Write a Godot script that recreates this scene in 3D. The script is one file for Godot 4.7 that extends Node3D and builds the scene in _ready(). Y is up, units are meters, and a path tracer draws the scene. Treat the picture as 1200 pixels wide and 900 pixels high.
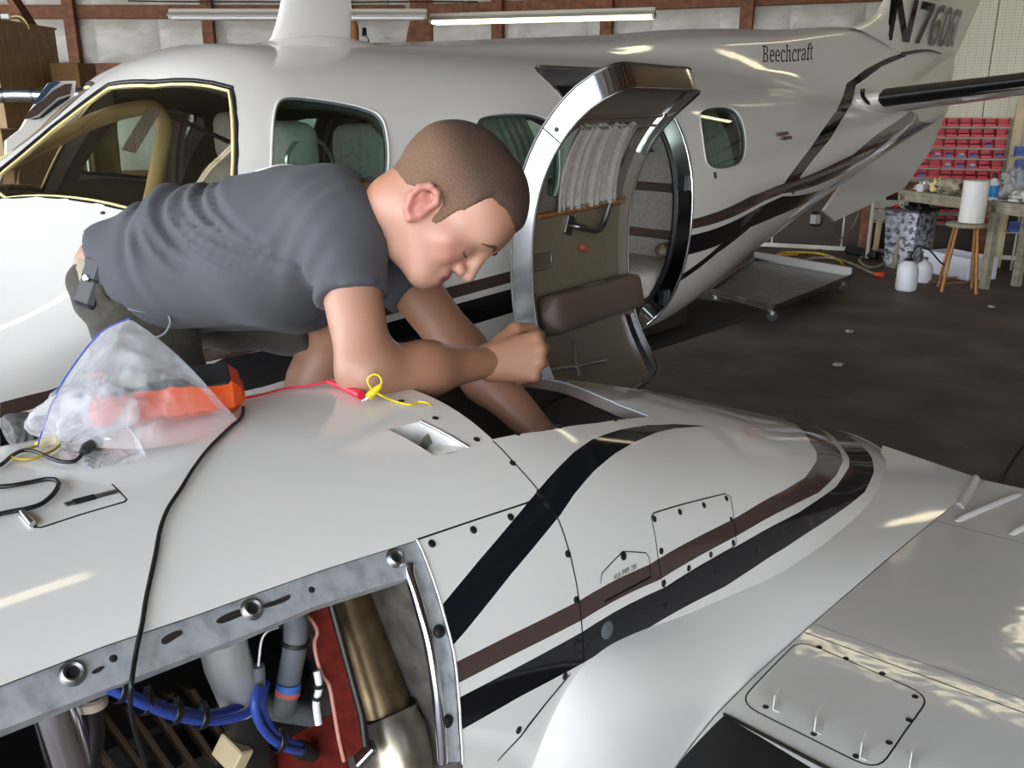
extends Node3D
# A hangar with a white twin-engined aeroplane; a mechanic leans over its open engine nacelle.
# World: x runs aft along the aeroplane, y up, z out to the aeroplane's left; metres.

const NAC = [[-0.9, 1.74, 0.405, 1.288, 0.93, 0.45, 2.4], [0.3, 1.745, 0.4, 1.297, 0.93, 0.45, 2.4], [0.83, 1.77, 0.375, 1.285, 0.93, 0.45, 2.4], [1.35, 1.77, 0.36, 1.165, 0.86, 0.45, 2.3], [1.9, 1.77, 0.32, 0.98, 0.74, 0.45, 2.1], [2.3, 1.77, 0.26, 0.835, 0.7, 0.5, 2.0], [2.5, 1.77, 0.16, 0.765, 0.7, 0.6, 2.0]]
const FUS = [[-2.1, 0.05, 1.12, 1.05, 0.98, 2.0], [-1.5, 0.26, 1.28, 1.05, 0.8, 2.1], [-0.8, 0.42, 1.37, 1.07, 0.68, 2.2], [0.0, 0.54, 1.33, 1.06, 0.62, 2.0], [0.5, 0.62, 1.36, 1.1, 0.58, 1.8], [0.7, 0.65, 1.435, 1.14, 0.57, 1.7], [0.87, 0.67, 1.54, 1.18, 0.56, 1.7], [1.03, 0.685, 1.652, 1.21, 0.55, 1.75], [1.19, 0.695, 1.765, 1.24, 0.55, 2.05], [1.33, 0.7, 1.838, 1.25, 0.55, 2.25], [1.5, 0.7, 1.88, 1.25, 0.55, 2.3], [1.7, 0.7, 1.885, 1.25, 0.55, 2.3], [3.3, 0.7, 1.885, 1.25, 0.57, 2.3], [4.4, 0.57, 1.84, 1.33, 0.81, 2.2], [5.8, 0.36, 1.77, 1.48, 1.12, 2.1], [7.0, 0.2, 1.75, 1.58, 1.37, 2.0], [8.05, 0.07, 1.74, 1.67, 1.57, 2.0]]
const DOR = [[1.7, 0.0], [2.33, 0.035], [2.93, 0.077], [3.5, 0.12], [4.2, 0.215], [5.1, 0.31], [6.24, 0.42], [8.05, 0.43]]
const WUP = [[0.93, 0.665], [0.94, 0.695], [0.98, 0.727], [1.05, 0.752], [1.109, 0.765], [1.25, 0.775], [1.45, 0.778], [1.8, 0.775], [2.1, 0.768], [2.42, 0.757]]
var M := {}
var used := {}
var memo := {}
var rng := RandomNumberGenerator.new()

func _ready():
	rng.seed = 7
	# ---- camera, sky, sun, exposure
	var cam := Camera3D.new()
	cam.name = "camera"
	cam.position = Vector3(0, 1.7, 2.8)
	cam.rotation_degrees = Vector3(-17.4, -46.3, 0)
	cam.fov = 46.397
	cam.near = 0.05
	cam.far = 200.0
	add_child(cam)
	cam.current = true
	var sm := ProceduralSkyMaterial.new()
	sm.sky_top_color = Color(0.72, 0.77, 0.85)
	sm.sky_horizon_color = Color(0.96, 0.96, 0.96)
	sm.ground_bottom_color = Color(0.42, 0.42, 0.40)
	sm.ground_horizon_color = Color(0.60, 0.60, 0.58)
	sm.sky_energy_multiplier = SKY_E
	sm.ground_energy_multiplier = SKY_E
	var sky := Sky.new()
	sky.sky_material = sm
	var env := Environment.new()
	env.background_mode = Environment.BG_SKY
	env.sky = sky
	env.tonemap_mode = Environment.TONE_MAPPER_LINEAR
	env.tonemap_exposure = EXPOSURE
	env.sdfgi_enabled = true
	env.ssao_enabled = true
	env.ssil_enabled = true
	var we := WorldEnvironment.new()
	we.name = "world_environment"
	we.environment = env
	add_child(we)
	var sun := DirectionalLight3D.new()
	sun.name = "sun"
	sun.light_color = Color(1.0, 0.96, 0.88)
	sun.light_energy = SUN_E
	sun.light_angular_distance = 0.6
	sun.shadow_enabled = true
	sun.rotation_degrees = Vector3(-52, 75, 0)
	add_child(sun)
	make_materials()
	hangar()
	strip_lights()
	airplane()
	mechanic()
	loose_things()
	workshop()

const SKY_E = 3.0
const SUN_E = 4.0
const EXPOSURE = 0.87

# ---------------------------------------------------------------- small helpers
func P2(a: Array) -> PackedVector2Array:
	var r := PackedVector2Array()
	for i in range(0, a.size(), 2): r.append(Vector2(a[i], a[i + 1]))
	return r
func P3(a: Array) -> PackedVector3Array:
	var r := PackedVector3Array()
	for i in range(0, a.size(), 3): r.append(Vector3(a[i], a[i + 1], a[i + 2]))
	return r
func numbered(n: String) -> String:
	used[n] = used.get(n, -1) + 1
	return n if used[n] == 0 else "%s_%03d" % [n, used[n]]
func tag(o, label := "", category := "", group := "", kind := ""):
	if label: o.set_meta("label", label)
	if category: o.set_meta("category", category)
	if group: o.set_meta("group", group)
	if kind: o.set_meta("kind", kind)
	return o
func thing(called: String, label: String, category: String, at := Vector3.ZERO, turn := 0.0, group := "") -> Node3D:
	var o := Node3D.new()
	o.name = numbered(called)
	o.position = at
	o.rotation.y = turn
	add_child(o)
	tag(o, label, category, group)
	return o
func base_of(n: Node) -> Vector3:
	var p := Vector3.ZERO
	var q = n
	while q != self and q is Node3D:
		p += q.position
		q = q.get_parent()
	return p
# shape given in the parent's own axes
func own(called: String, shape, mat: Material, parent: Node = self) -> MeshInstance3D:
	var o := MeshInstance3D.new()
	o.name = numbered(called) if parent == self else called
	if shape is SurfaceTool:
		shape.generate_normals()
		o.mesh = shape.commit()
	else:
		o.mesh = shape
	o.material_override = mat
	parent.add_child(o, true)
	return o
# shape given in world axes
func obj(called: String, shape, mat: Material, parent: Node = self) -> MeshInstance3D:
	var o := own(called, shape, mat, parent)
	if parent != self: o.position = -base_of(parent)
	return o
func struct(called: String, shape, mat: Material, parent: Node = self) -> MeshInstance3D:
	var o := obj(called, shape, mat, parent)
	if parent == self: o.set_meta("kind", "structure")
	return o
func dup(o: Node, at: Vector3, turn := 0.0, label := "", group := "") -> Node3D:
	var r = o.duplicate()
	r.name = numbered(String(o.name).rstrip("0123456789").rstrip("_"))
	add_child(r)
	r.position = at
	r.rotation.y = turn
	if label: r.set_meta("label", label)
	if group: r.set_meta("group", group)
	return r
func fresh() -> SurfaceTool:
	var st := SurfaceTool.new()
	st.begin(Mesh.PRIMITIVE_TRIANGLES)
	return st
func X(at: Vector3, rot := Vector3.ZERO) -> Transform3D:
	return Transform3D(Basis.from_euler(rot * PI / 180.0), at)
func look(at: Vector3, y_axis: Vector3, hint := Vector3(0.31, 0.9, 0.2)) -> Transform3D:
	var y := y_axis.normalized()
	var x := y.cross(hint)
	if x.length() < 0.01: x = y.cross(Vector3(1, 0, 0.1))
	x = x.normalized()
	return Transform3D(Basis(x, y, x.cross(y)), at)
func tri(st: SurfaceTool, a: Vector3, b: Vector3, c: Vector3, out: Vector3):
	if (a - c).cross(a - b).dot(out) < 0.0:
		var t := b
		b = c
		c = t
	st.add_vertex(a)
	st.add_vertex(b)
	st.add_vertex(c)
func poly(st: SurfaceTool, p: Array, out: Vector3):
	for i in range(1, p.size() - 1): tri(st, p[0], p[i], p[i + 1], out)
func box(st: SurfaceTool, T: Transform3D, s: Vector3, b := 0.0):
	st.set_smooth_group(-1)
	var h := s * 0.5
	b = minf(b, minf(h.x, minf(h.y, h.z)) * 0.9)
	var pt := func(sx: float, sy: float, sz: float, ax: int) -> Vector3:
		var v := Vector3(sx * h.x, sy * h.y, sz * h.z)
		var q := Vector3(sx, sy, sz) * b
		q[ax] = 0.0
		return T * (v - q)
	for ax in 3:
		for s1 in [-1.0, 1.0]:
			var c := []
			for k in [[-1.0, -1.0], [1.0, -1.0], [1.0, 1.0], [-1.0, 1.0]]:
				var v := Vector3.ZERO
				v[ax] = s1
				v[(ax + 1) % 3] = k[0]
				v[(ax + 2) % 3] = k[1]
				c.append(pt.call(v.x, v.y, v.z, ax))
			var o := Vector3.ZERO
			o[ax] = s1
			poly(st, c, T.basis * o)
	if b <= 0.0: return
	for ax in 3:
		var a1 := (ax + 1) % 3
		var a2 := (ax + 2) % 3
		for s1 in [-1.0, 1.0]:
			for s2 in [-1.0, 1.0]:
				var v := Vector3.ZERO
				v[a1] = s1
				v[a2] = s2
				var w := v
				v[ax] = -1.0
				w[ax] = 1.0
				var o := Vector3.ZERO
				o[a1] = s1
				o[a2] = s2
				poly(st, [pt.call(v.x, v.y, v.z, a1), pt.call(w.x, w.y, w.z, a1), pt.call(w.x, w.y, w.z, a2), pt.call(v.x, v.y, v.z, a2)], T.basis * o)
	for sx in [-1.0, 1.0]:
		for sy in [-1.0, 1.0]:
			for sz in [-1.0, 1.0]:
				poly(st, [pt.call(sx, sy, sz, 0), pt.call(sx, sy, sz, 1), pt.call(sx, sy, sz, 2)], T.basis * Vector3(sx, sy, sz))
func boxm(T: Transform3D, s: Vector3, b := 0.0) -> SurfaceTool:
	var st := fresh()
	box(st, T, s, b)
	return st
func bar(st: SurfaceTool, a: Vector3, b: Vector3, w: float, d: float, hint := Vector3.UP, bev := 0.0):
	var T := look((a + b) * 0.5, b - a, hint)
	box(st, T, Vector3(w, (b - a).length(), d), bev)
func smooth3(p: PackedVector3Array, n := 4) -> PackedVector3Array:
	var r := PackedVector3Array()
	for i in p.size() - 1:
		var a := p[maxi(i - 1, 0)]
		var d := p[mini(i + 2, p.size() - 1)]
		for k in n: r.append(p[i].cubic_interpolate(p[i + 1], a, d, float(k) / n))
	r.append(p[p.size() - 1])
	return r
func smooth2(p: PackedVector2Array, n := 2) -> PackedVector2Array:
	for k in n:
		var r := PackedVector2Array()
		for i in p.size():
			var a := p[i]
			var b := p[(i + 1) % p.size()]
			r.append(a.lerp(b, 0.25))
			r.append(a.lerp(b, 0.75))
		p = r
	return p
func rounded(p: PackedVector2Array, f := 0.3) -> PackedVector2Array:
	var r := PackedVector2Array()
	for i in p.size():
		var a := p[i]
		var l := p[(i + p.size() - 1) % p.size()]
		var n := p[(i + 1) % p.size()]
		var q := a.lerp(l, f)
		var s := a.lerp(n, f)
		for k in 6:
			var u := k / 5.0
			r.append(q.lerp(a, u).lerp(a.lerp(s, u), u))
	return r
# a round or oval tube through points; r is one radius or one per point
func tube(st: SurfaceTool, p: PackedVector3Array, r, seg := 8, cap := true):
	var n := p.size()
	var up := Vector3(0.13, 0.97, 0.21)
	var rings := []
	for i in n:
		var d := (p[mini(i + 1, n - 1)] - p[maxi(i - 1, 0)]).normalized()
		var x := up.cross(d)
		if x.length() < 0.02: x = Vector3(1, 0.2, 0).cross(d)
		x = x.normalized()
		var y := d.cross(x)
		up = y
		var rr: float = r if (r is float or r is int) else r[i]
		var ring := []
		for k in seg:
			var a := TAU * k / seg
			ring.append(p[i] + (x * cos(a) + y * sin(a)) * rr)
		rings.append(ring)
	st.set_smooth_group(1)
	for i in n - 1:
		for k in seg:
			var k2 := (k + 1) % seg
			var o: Vector3 = rings[i][k] + rings[i + 1][k2] - p[i] - p[i + 1]
			tri(st, rings[i][k], rings[i][k2], rings[i + 1][k2], o)
			tri(st, rings[i][k], rings[i + 1][k2], rings[i + 1][k], o)
	if cap:
		st.set_smooth_group(-1)
		poly(st, rings[0], p[0] - p[1])
		poly(st, rings[n - 1], p[n - 1] - p[n - 2])
func tubem(p: PackedVector3Array, r, seg := 8) -> SurfaceTool:
	var st := fresh()
	tube(st, p, r, seg)
	return st
# turned profile: points are (radius, height) from bottom to top
func lathe(st: SurfaceTool, T: Transform3D, prof: PackedVector2Array, seg := 20, squash := 1.0):
	var g := 2
	for i in prof.size() - 1:
		if i > 0:
			var a := prof[i] - prof[i - 1]
			var b := prof[i + 1] - prof[i]
			if absf(a.angle_to(b)) > 0.7: g += 1
		st.set_smooth_group(g)
		var d := prof[i + 1] - prof[i]
		for k in seg:
			var a0 := TAU * k / seg
			var a1 := TAU * (k + 1) / seg
			var c := [Vector3(cos(a0) * prof[i].x, prof[i].y, sin(a0) * prof[i].x * squash), Vector3(cos(a1) * prof[i].x, prof[i].y, sin(a1) * prof[i].x * squash), Vector3(cos(a1) * prof[i + 1].x, prof[i + 1].y, sin(a1) * prof[i + 1].x * squash), Vector3(cos(a0) * prof[i + 1].x, prof[i + 1].y, sin(a0) * prof[i + 1].x * squash)]
			var am := (a0 + a1) * 0.5
			var o := T.basis * Vector3(cos(am) * d.y, -d.x, sin(am) * d.y)
			if prof[i].x > 1e-5: tri(st, T * c[0], T * c[1], T * c[2], o)
			if prof[i + 1].x > 1e-5: tri(st, T * c[0], T * c[2], T * c[3], o)
func lathem(T: Transform3D, prof: Array, seg := 20) -> SurfaceTool:
	var st := fresh()
	lathe(st, T, P2(prof), seg)
	return st
# flat outline in the local xy plane, thick along local z from 0 to d
func prism(st: SurfaceTool, T: Transform3D, p: PackedVector2Array, d: float):
	st.set_smooth_group(-1)
	var ids := Geometry2D.triangulate_polygon(p)
	for i in range(0, ids.size(), 3):
		for z in [0.0, d]:
			var v := []
			for k in 3: v.append(T * Vector3(p[ids[i + k]].x, p[ids[i + k]].y, z))
			tri(st, v[0], v[1], v[2], T.basis.z * (1.0 if z == maxf(d, 0.0) else -1.0))
	var cw := 1.0 if Geometry2D.is_polygon_clockwise(p) else -1.0
	for i in p.size():
		var a := p[i]
		var b := p[(i + 1) % p.size()]
		var n := (b - a).orthogonal() * cw
		var o := T.basis * Vector3(-n.x, -n.y, 0)
		o = T.basis * Vector3((b - a).y * -cw, (b - a).x * cw, 0)
		poly(st, [T * Vector3(a.x, a.y, 0), T * Vector3(b.x, b.y, 0), T * Vector3(b.x, b.y, d), T * Vector3(a.x, a.y, d)], o)
func prismm(T: Transform3D, p: PackedVector2Array, d: float) -> SurfaceTool:
	var st := fresh()
	prism(st, T, p, d)
	return st
# smooth sheet f(u, v), u and v in 0..1, closed with a thickness (0: open)
func sheet(st: SurfaceTool, f: Callable, nu: int, nv: int, th := 0.0):
	var g := []
	for i in nu + 1:
		var row := []
		for j in nv + 1: row.append(f.call(float(i) / nu, float(j) / nv))
		g.append(row)
	var nn := []
	for i in nu + 1:
		var row := []
		for j in nv + 1:
			var du: Vector3 = g[mini(i + 1, nu)][j] - g[maxi(i - 1, 0)][j]
			var dv: Vector3 = g[i][mini(j + 1, nv)] - g[i][maxi(j - 1, 0)]
			row.append(du.cross(dv).normalized())
		nn.append(row)
	st.set_smooth_group(5)
	for i in nu:
		for j in nv:
			var o: Vector3 = nn[i][j] + nn[i + 1][j + 1]
			tri(st, g[i][j], g[i + 1][j], g[i + 1][j + 1], o)
			tri(st, g[i][j], g[i + 1][j + 1], g[i][j + 1], o)
	if th == 0.0: return
	var b := []
	for i in nu + 1:
		var row := []
		for j in nv + 1: row.append(g[i][j] - nn[i][j] * th)
		b.append(row)
	st.set_smooth_group(6)
	for i in nu:
		for j in nv:
			var o: Vector3 = -nn[i][j] - nn[i + 1][j + 1]
			tri(st, b[i][j], b[i + 1][j], b[i + 1][j + 1], o)
			tri(st, b[i][j], b[i + 1][j + 1], b[i][j + 1], o)
	st.set_smooth_group(-1)
	for i in nu:
		poly(st, [g[i][0], g[i + 1][0], b[i + 1][0], b[i][0]], g[i][0] - g[i][1])
		poly(st, [g[i][nv], g[i + 1][nv], b[i + 1][nv], b[i][nv]], g[i][nv] - g[i][nv - 1])
	for j in nv:
		poly(st, [g[0][j], g[0][j + 1], b[0][j + 1], b[0][j]], g[0][j] - g[1][j])
		poly(st, [g[nu][j], g[nu][j + 1], b[nu][j + 1], b[nu][j]], g[nu][j] - g[nu - 1][j])
func sheetm(f: Callable, nu: int, nv: int, th := 0.0) -> SurfaceTool:
	var st := fresh()
	sheet(st, f, nu, nv, th)
	return st

# ---------------------------------------------------------------- curved skins of the aeroplane
func curve_at(tab: Array, x: float) -> Array:
	var n := tab.size()
	if x <= tab[0][0]: return tab[0].slice(1)
	if x >= tab[n - 1][0]: return tab[n - 1].slice(1)
	var i := 0
	while tab[i + 1][0] <= x: i += 1
	var h: float = tab[i + 1][0] - tab[i][0]
	var u: float = (x - tab[i][0]) / h
	var out := []
	for c in range(1, tab[0].size()):
		var s: float = (tab[i + 1][c] - tab[i][c]) / h
		var m0 := s
		var m1 := s
		if i > 0:
			var a: float = (tab[i][c] - tab[i - 1][c]) / (tab[i][0] - tab[i - 1][0])
			m0 = 2.0 * a * s / (a + s) if a * s > 0.0 else 0.0
		if i + 2 < n:
			var b: float = (tab[i + 2][c] - tab[i + 1][c]) / (tab[i + 2][0] - tab[i + 1][0])
			m1 = 2.0 * b * s / (b + s) if b * s > 0.0 else 0.0
		var u2 := u * u
		var u3 := u2 * u
		out.append((2 * u3 - 3 * u2 + 1) * tab[i][c] + (u3 - 2 * u2 + u) * m0 * h + (3 * u2 - 2 * u3) * tab[i + 1][c] + (u3 - u2) * m1 * h)
	return out
func remember(which: String, tab: Array, x: float) -> Array:
	if not memo.has(which): memo[which] = {}
	var d: Dictionary = memo[which]
	if not d.has(x): d[x] = curve_at(tab, x)
	return d[x]
func nac(x: float, t: float) -> Vector3:
	var c := remember("n", NAC, x)
	var s := 1.0 if t >= 0.0 else -1.0
	var a := absf(t)
	if a <= 1.0:
		var th := a * PI / 2
		return Vector3(x, c[3] + (c[2] - c[3]) * pow(maxf(cos(th), 0.0), 2.0 / c[5]), c[0] + s * c[1] * pow(sin(th), 2.0 / c[5]))
	return Vector3(x, c[3] - (a - 1.0) * (c[3] - c[4]), c[0] + s * c[1] * (1.0 - 0.1 * (a - 1.0) * (a - 1.0)))
func fus(x: float, t: float) -> Vector3:
	var c := remember("f", FUS, x)
	var s := 1.0 if t >= 0.0 else -1.0
	var a := absf(t)
	if a <= 1.0:
		var th := a * PI / 2
		var z: float = c[0] * pow(sin(th), 2.0 / c[4])
		var r: float = remember("d", DOR, x)[0]
		return Vector3(x, c[2] + (c[1] - c[2]) * pow(maxf(cos(th), 0.0), 2.0 / c[4]) + r * exp(-z * z / 0.0169), s * z)
	var th2 := (2.0 - a) * PI / 2
	return Vector3(x, c[2] - (c[2] - c[3]) * pow(maxf(cos(th2), 0.0), 2.0 / c[4]), s * c[0] * pow(maxf(sin(th2), 0.0), 2.0 / c[4]))
func wing(x: float, z: float) -> Vector3:
	return Vector3(x, remember("w", WUP, x)[0] + 0.05 * (z - 2.2), z)
func normal_of(f: Callable, u: float, v: float) -> Vector3:
	var e := 0.0012
	var du: Vector3 = f.call(u + e, v) - f.call(u - e, v)
	var dv: Vector3 = f.call(u, v + e) - f.call(u, v - e)
	return dv.cross(du).normalized()
func lift(f: Callable, off: float) -> Callable:
	return func(u: float, v: float) -> Vector3: return f.call(u, v) + normal_of(f, u, v) * off
func door_turn(p: Vector3) -> Vector3:
	var a := deg_to_rad(170.0)
	var dx := p.x - 2.61
	var dz := p.z - 0.76
	return Vector3(2.61 + dx * cos(a) - dz * sin(a), p.y, 0.76 + dx * sin(a) + dz * cos(a))
func door_at(x: float, t: float, off := -0.05) -> Vector3:
	return door_turn(fus(x, t) + normal_of(fus, x, t) * off)
func bounds(p: PackedVector2Array) -> Rect2:
	var r := Rect2(p[0], Vector2.ZERO)
	for q in p: r = r.expand(q)
	return r
func line_poly(p: PackedVector2Array, w: float, aspect := 1.0) -> Array:
	# a thin band of width w (in metres of x) along an open line; v is aspect metres per unit
	var q := PackedVector2Array()
	for a in p: q.append(Vector2(a.x, a.y * aspect))
	var out := []
	if p[0].distance_to(p[p.size() - 1]) < 1e-4 and p.size() > 4:
		# a closed line: two open halves
		var m := p.size() / 2
		out.append_array(line_poly(p.slice(0, m + 1), w, aspect))
		out.append_array(line_poly(p.slice(m), w, aspect))
		return out
	for r in Geometry2D.offset_polyline(q, w * 0.5, Geometry2D.JOIN_MITER, Geometry2D.END_BUTT):
		var b := PackedVector2Array()
		for a in r: b.append(Vector2(a.x, a.y / aspect))
		out.append(b)
	return out
# cuts the skin f over a grid of us x vs: drops the holes, keeps only what lies in keep (if any), and hands each painted region its own part.
func skin(f: Callable, us: PackedFloat32Array, vs: PackedFloat32Array, holes: Array, paints := [], keep := PackedVector2Array()) -> Array:
	var out := []
	for k in paints.size() + 1: out.append([PackedVector3Array(), PackedVector3Array()])
	var hb := []
	for h in holes: hb.append(bounds(h))
	var pb := []
	for p in paints: pb.append(bounds(p))
	var nv := vs.size()
	var gp := []
	var gn := []
	for u in us:
		var rp := PackedVector3Array()
		var rn := PackedVector3Array()
		for v in vs:
			rp.append(f.call(u, v))
			rn.append(normal_of(f, u, v))
		gp.append(rp)
		gn.append(rn)
	for i in us.size() - 1:
		for j in nv - 1:
			var cell := PackedVector2Array([Vector2(us[i], vs[j]), Vector2(us[i + 1], vs[j]), Vector2(us[i + 1], vs[j + 1]), Vector2(us[i], vs[j + 1])])
			var cb := Rect2(cell[0], cell[2] - cell[0])
			var near := false
			for r in hb: near = near or r.intersects(cb, true)
			for r in pb: near = near or r.intersects(cb, true)
			if not near and keep.is_empty():
				var P := [gp[i][j], gp[i + 1][j], gp[i + 1][j + 1], gp[i][j + 1]]
				var N := [gn[i][j], gn[i + 1][j], gn[i + 1][j + 1], gn[i][j + 1]]
				for k in [[0, 1, 2], [0, 2, 3]]: face(out[0], P[k[0]], P[k[1]], P[k[2]], N[k[0]], N[k[1]], N[k[2]])
				continue
			cut(f, cell, holes, hb, paints, pb, keep, out, 0)
	var meshes := []
	for o in out:
		if o[0].is_empty():
			meshes.append(null)
			continue
		var arr := []
		arr.resize(Mesh.ARRAY_MAX)
		arr[Mesh.ARRAY_VERTEX] = o[0]
		arr[Mesh.ARRAY_NORMAL] = o[1]
		var m := ArrayMesh.new()
		m.add_surface_from_arrays(Mesh.PRIMITIVE_TRIANGLES, arr)
		meshes.append(m)
	return meshes
func face(o: Array, a: Vector3, b: Vector3, c: Vector3, na: Vector3, nb: Vector3, nc: Vector3):
	var g := (a - c).cross(a - b)
	if g.length_squared() < 1e-16: return
	if g.dot(na + nb + nc) < 0.0:
		o[0].append_array(PackedVector3Array([a, c, b]))
		o[1].append_array(PackedVector3Array([na, nc, nb]))
	else:
		o[0].append_array(PackedVector3Array([a, b, c]))
		o[1].append_array(PackedVector3Array([na, nb, nc]))
func cut(f: Callable, cell: PackedVector2Array, holes: Array, hb: Array, paints: Array, pb: Array, keep: PackedVector2Array, out: Array, deep: int):
	var left := [cell]
	var cb := Rect2(cell[0], cell[2] - cell[0])
	if keep.size(): left = Geometry2D.intersect_polygons(cell, keep)
	var bad := false
	for h in holes.size():
		if not hb[h].intersects(cb, true): continue
		var nxt := []
		for p in left: nxt.append_array(Geometry2D.clip_polygons(p, holes[h]))
		left = nxt
	for p in left: bad = bad or Geometry2D.is_polygon_clockwise(p)
	var parts := []
	if not bad:
		for k in paints.size():
			if not pb[k].intersects(cb, true): continue
			var nxt := []
			for p in left:
				for q in Geometry2D.intersect_polygons(p, paints[k]): parts.append([k + 1, q])
				nxt.append_array(Geometry2D.clip_polygons(p, paints[k]))
			left = nxt
		for p in left: bad = bad or Geometry2D.is_polygon_clockwise(p)
	if bad and deep < 5:
		var m := (cell[0] + cell[2]) * 0.5
		for c in [[cell[0], m], [Vector2(m.x, cell[0].y), Vector2(cell[2].x, m.y)], [m, cell[2]], [Vector2(cell[0].x, m.y), Vector2(m.x, cell[2].y)]]:
			cut(f, PackedVector2Array([c[0], Vector2(c[1].x, c[0].y), c[1], Vector2(c[0].x, c[1].y)]), holes, hb, paints, pb, keep, out, deep + 1)
		return
	for p in left: parts.append([0, p])
	for q in parts:
		var p: PackedVector2Array = q[1]
		if p.size() < 3 or Geometry2D.is_polygon_clockwise(p): continue
		var ids := Geometry2D.triangulate_polygon(p)
		var P := []
		var N := []
		for a in p:
			P.append(f.call(a.x, a.y))
			N.append(normal_of(f, a.x, a.y))
		for k in range(0, ids.size(), 3): face(out[q[0]], P[ids[k]], P[ids[k + 1]], P[ids[k + 2]], N[ids[k]], N[ids[k + 1]], N[ids[k + 2]])
func spread(a: float, b: float, n: int) -> PackedFloat32Array:
	var r := PackedFloat32Array()
	for i in n + 1: r.append(lerpf(a, b, float(i) / n))
	return r
func region(f: Callable, p: PackedVector2Array, nu := 12, nv := 12) -> ArrayMesh:
	var b := bounds(p)
	return skin(f, spread(b.position.x, b.end.x, nu), spread(b.position.y, b.end.y, nv), [], [], p)[0]
# a band along a line on the skin, standing from height h0 to h1 over it
func along(f: Callable, p: PackedVector2Array, closed := false) -> PackedVector3Array:
	var r := PackedVector3Array()
	for i in p.size() if closed else p.size() - 1:
		var a := p[i]
		var b := p[(i + 1) % p.size()]
		var k := maxi(1, int(ceil(maxf(absf(b.x - a.x) / 0.04, absf(b.y - a.y) / 0.05))))
		for j in k:
			var q := a.lerp(b, float(j) / k)
			r.append(f.call(q.x, q.y))
	r.append(r[0] if closed else f.call(p[p.size() - 1].x, p[p.size() - 1].y))
	return r
func pane(f: Callable, p: PackedVector2Array, depth: float, nu := 12, nv := 12) -> ArrayMesh:
	# a sheet of glass with a front and a back face
	var m := region(lift(f, -depth), p, nu, nv)
	var b := region(lift(f, -depth - 0.005), p, nu, nv).surface_get_arrays(0)
	var v: PackedVector3Array = b[Mesh.ARRAY_VERTEX]
	var n: PackedVector3Array = b[Mesh.ARRAY_NORMAL]
	v.reverse()
	n.reverse()
	for i in n.size(): n[i] = -n[i]
	var arr := m.surface_get_arrays(0)
	var v0: PackedVector3Array = arr[Mesh.ARRAY_VERTEX]
	var n0: PackedVector3Array = arr[Mesh.ARRAY_NORMAL]
	v0.append_array(v)
	n0.append_array(n)
	var both := []
	both.resize(Mesh.ARRAY_MAX)
	both[Mesh.ARRAY_VERTEX] = v0
	both[Mesh.ARRAY_NORMAL] = n0
	var out := ArrayMesh.new()
	out.add_surface_from_arrays(Mesh.PRIMITIVE_TRIANGLES, both)
	return out
func ribbon(st: SurfaceTool, a: PackedVector3Array, b: PackedVector3Array, out := Vector3.UP):
	st.set_smooth_group(3)
	for i in a.size() - 1:
		tri(st, a[i], a[i + 1], b[i + 1], (a[i] - b[i]).cross(a[i + 1] - a[i]))
		tri(st, a[i], b[i + 1], b[i], (a[i] - b[i]).cross(a[i + 1] - a[i]))
func screw(st: SurfaceTool, at: Vector3, n: Vector3, r := 0.0045):
	lathe(st, look(at, n), PackedVector2Array([Vector2(r, -0.001), Vector2(r, 0.0008), Vector2(r * 0.75, 0.0018), Vector2(0, 0.0022)]), 10)
# lettering laid on the skin f: the whole word spans along_u, its height up_v
func lettering(text: String, font_name: String, bold: int, f: Callable, origin: Vector2, along_u: Vector2, up_v: Vector2) -> ArrayMesh:
	var tm := TextMesh.new()
	var sf := SystemFont.new()
	sf.font_names = PackedStringArray([font_name])
	sf.font_weight = bold
	tm.font = sf
	tm.text = text
	tm.font_size = 64
	tm.pixel_size = 0.01
	tm.depth = 0.0
	tm.curve_step = 1.0
	tm.horizontal_alignment = HORIZONTAL_ALIGNMENT_LEFT
	tm.vertical_alignment = VERTICAL_ALIGNMENT_BOTTOM
	var a := tm.get_mesh_arrays()
	var v: PackedVector3Array = a[Mesh.ARRAY_VERTEX]
	var ix: PackedInt32Array = a[Mesh.ARRAY_INDEX]
	var o := [PackedVector3Array(), PackedVector3Array()]
	var bb := Rect2(v[0].x, v[0].y, 0, 0)
	for q in v: bb = bb.expand(Vector2(q.x, q.y))
	for i in range(0, ix.size(), 3):
		var P := []
		var N := []
		for k in 3:
			var q := v[ix[i + k]]
			var w := origin + along_u * ((q.x - bb.position.x) / bb.size.x) + up_v * ((q.y - bb.position.y) / bb.size.y)
			P.append(f.call(w.x, w.y))
			N.append(normal_of(f, w.x, w.y))
		face(o, P[0], P[1], P[2], N[0], N[1], N[2])
	var arr := []
	arr.resize(Mesh.ARRAY_MAX)
	arr[Mesh.ARRAY_VERTEX] = o[0]
	arr[Mesh.ARRAY_NORMAL] = o[1]
	var m := ArrayMesh.new()
	m.add_surface_from_arrays(Mesh.PRIMITIVE_TRIANGLES, arr)
	return m

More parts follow.
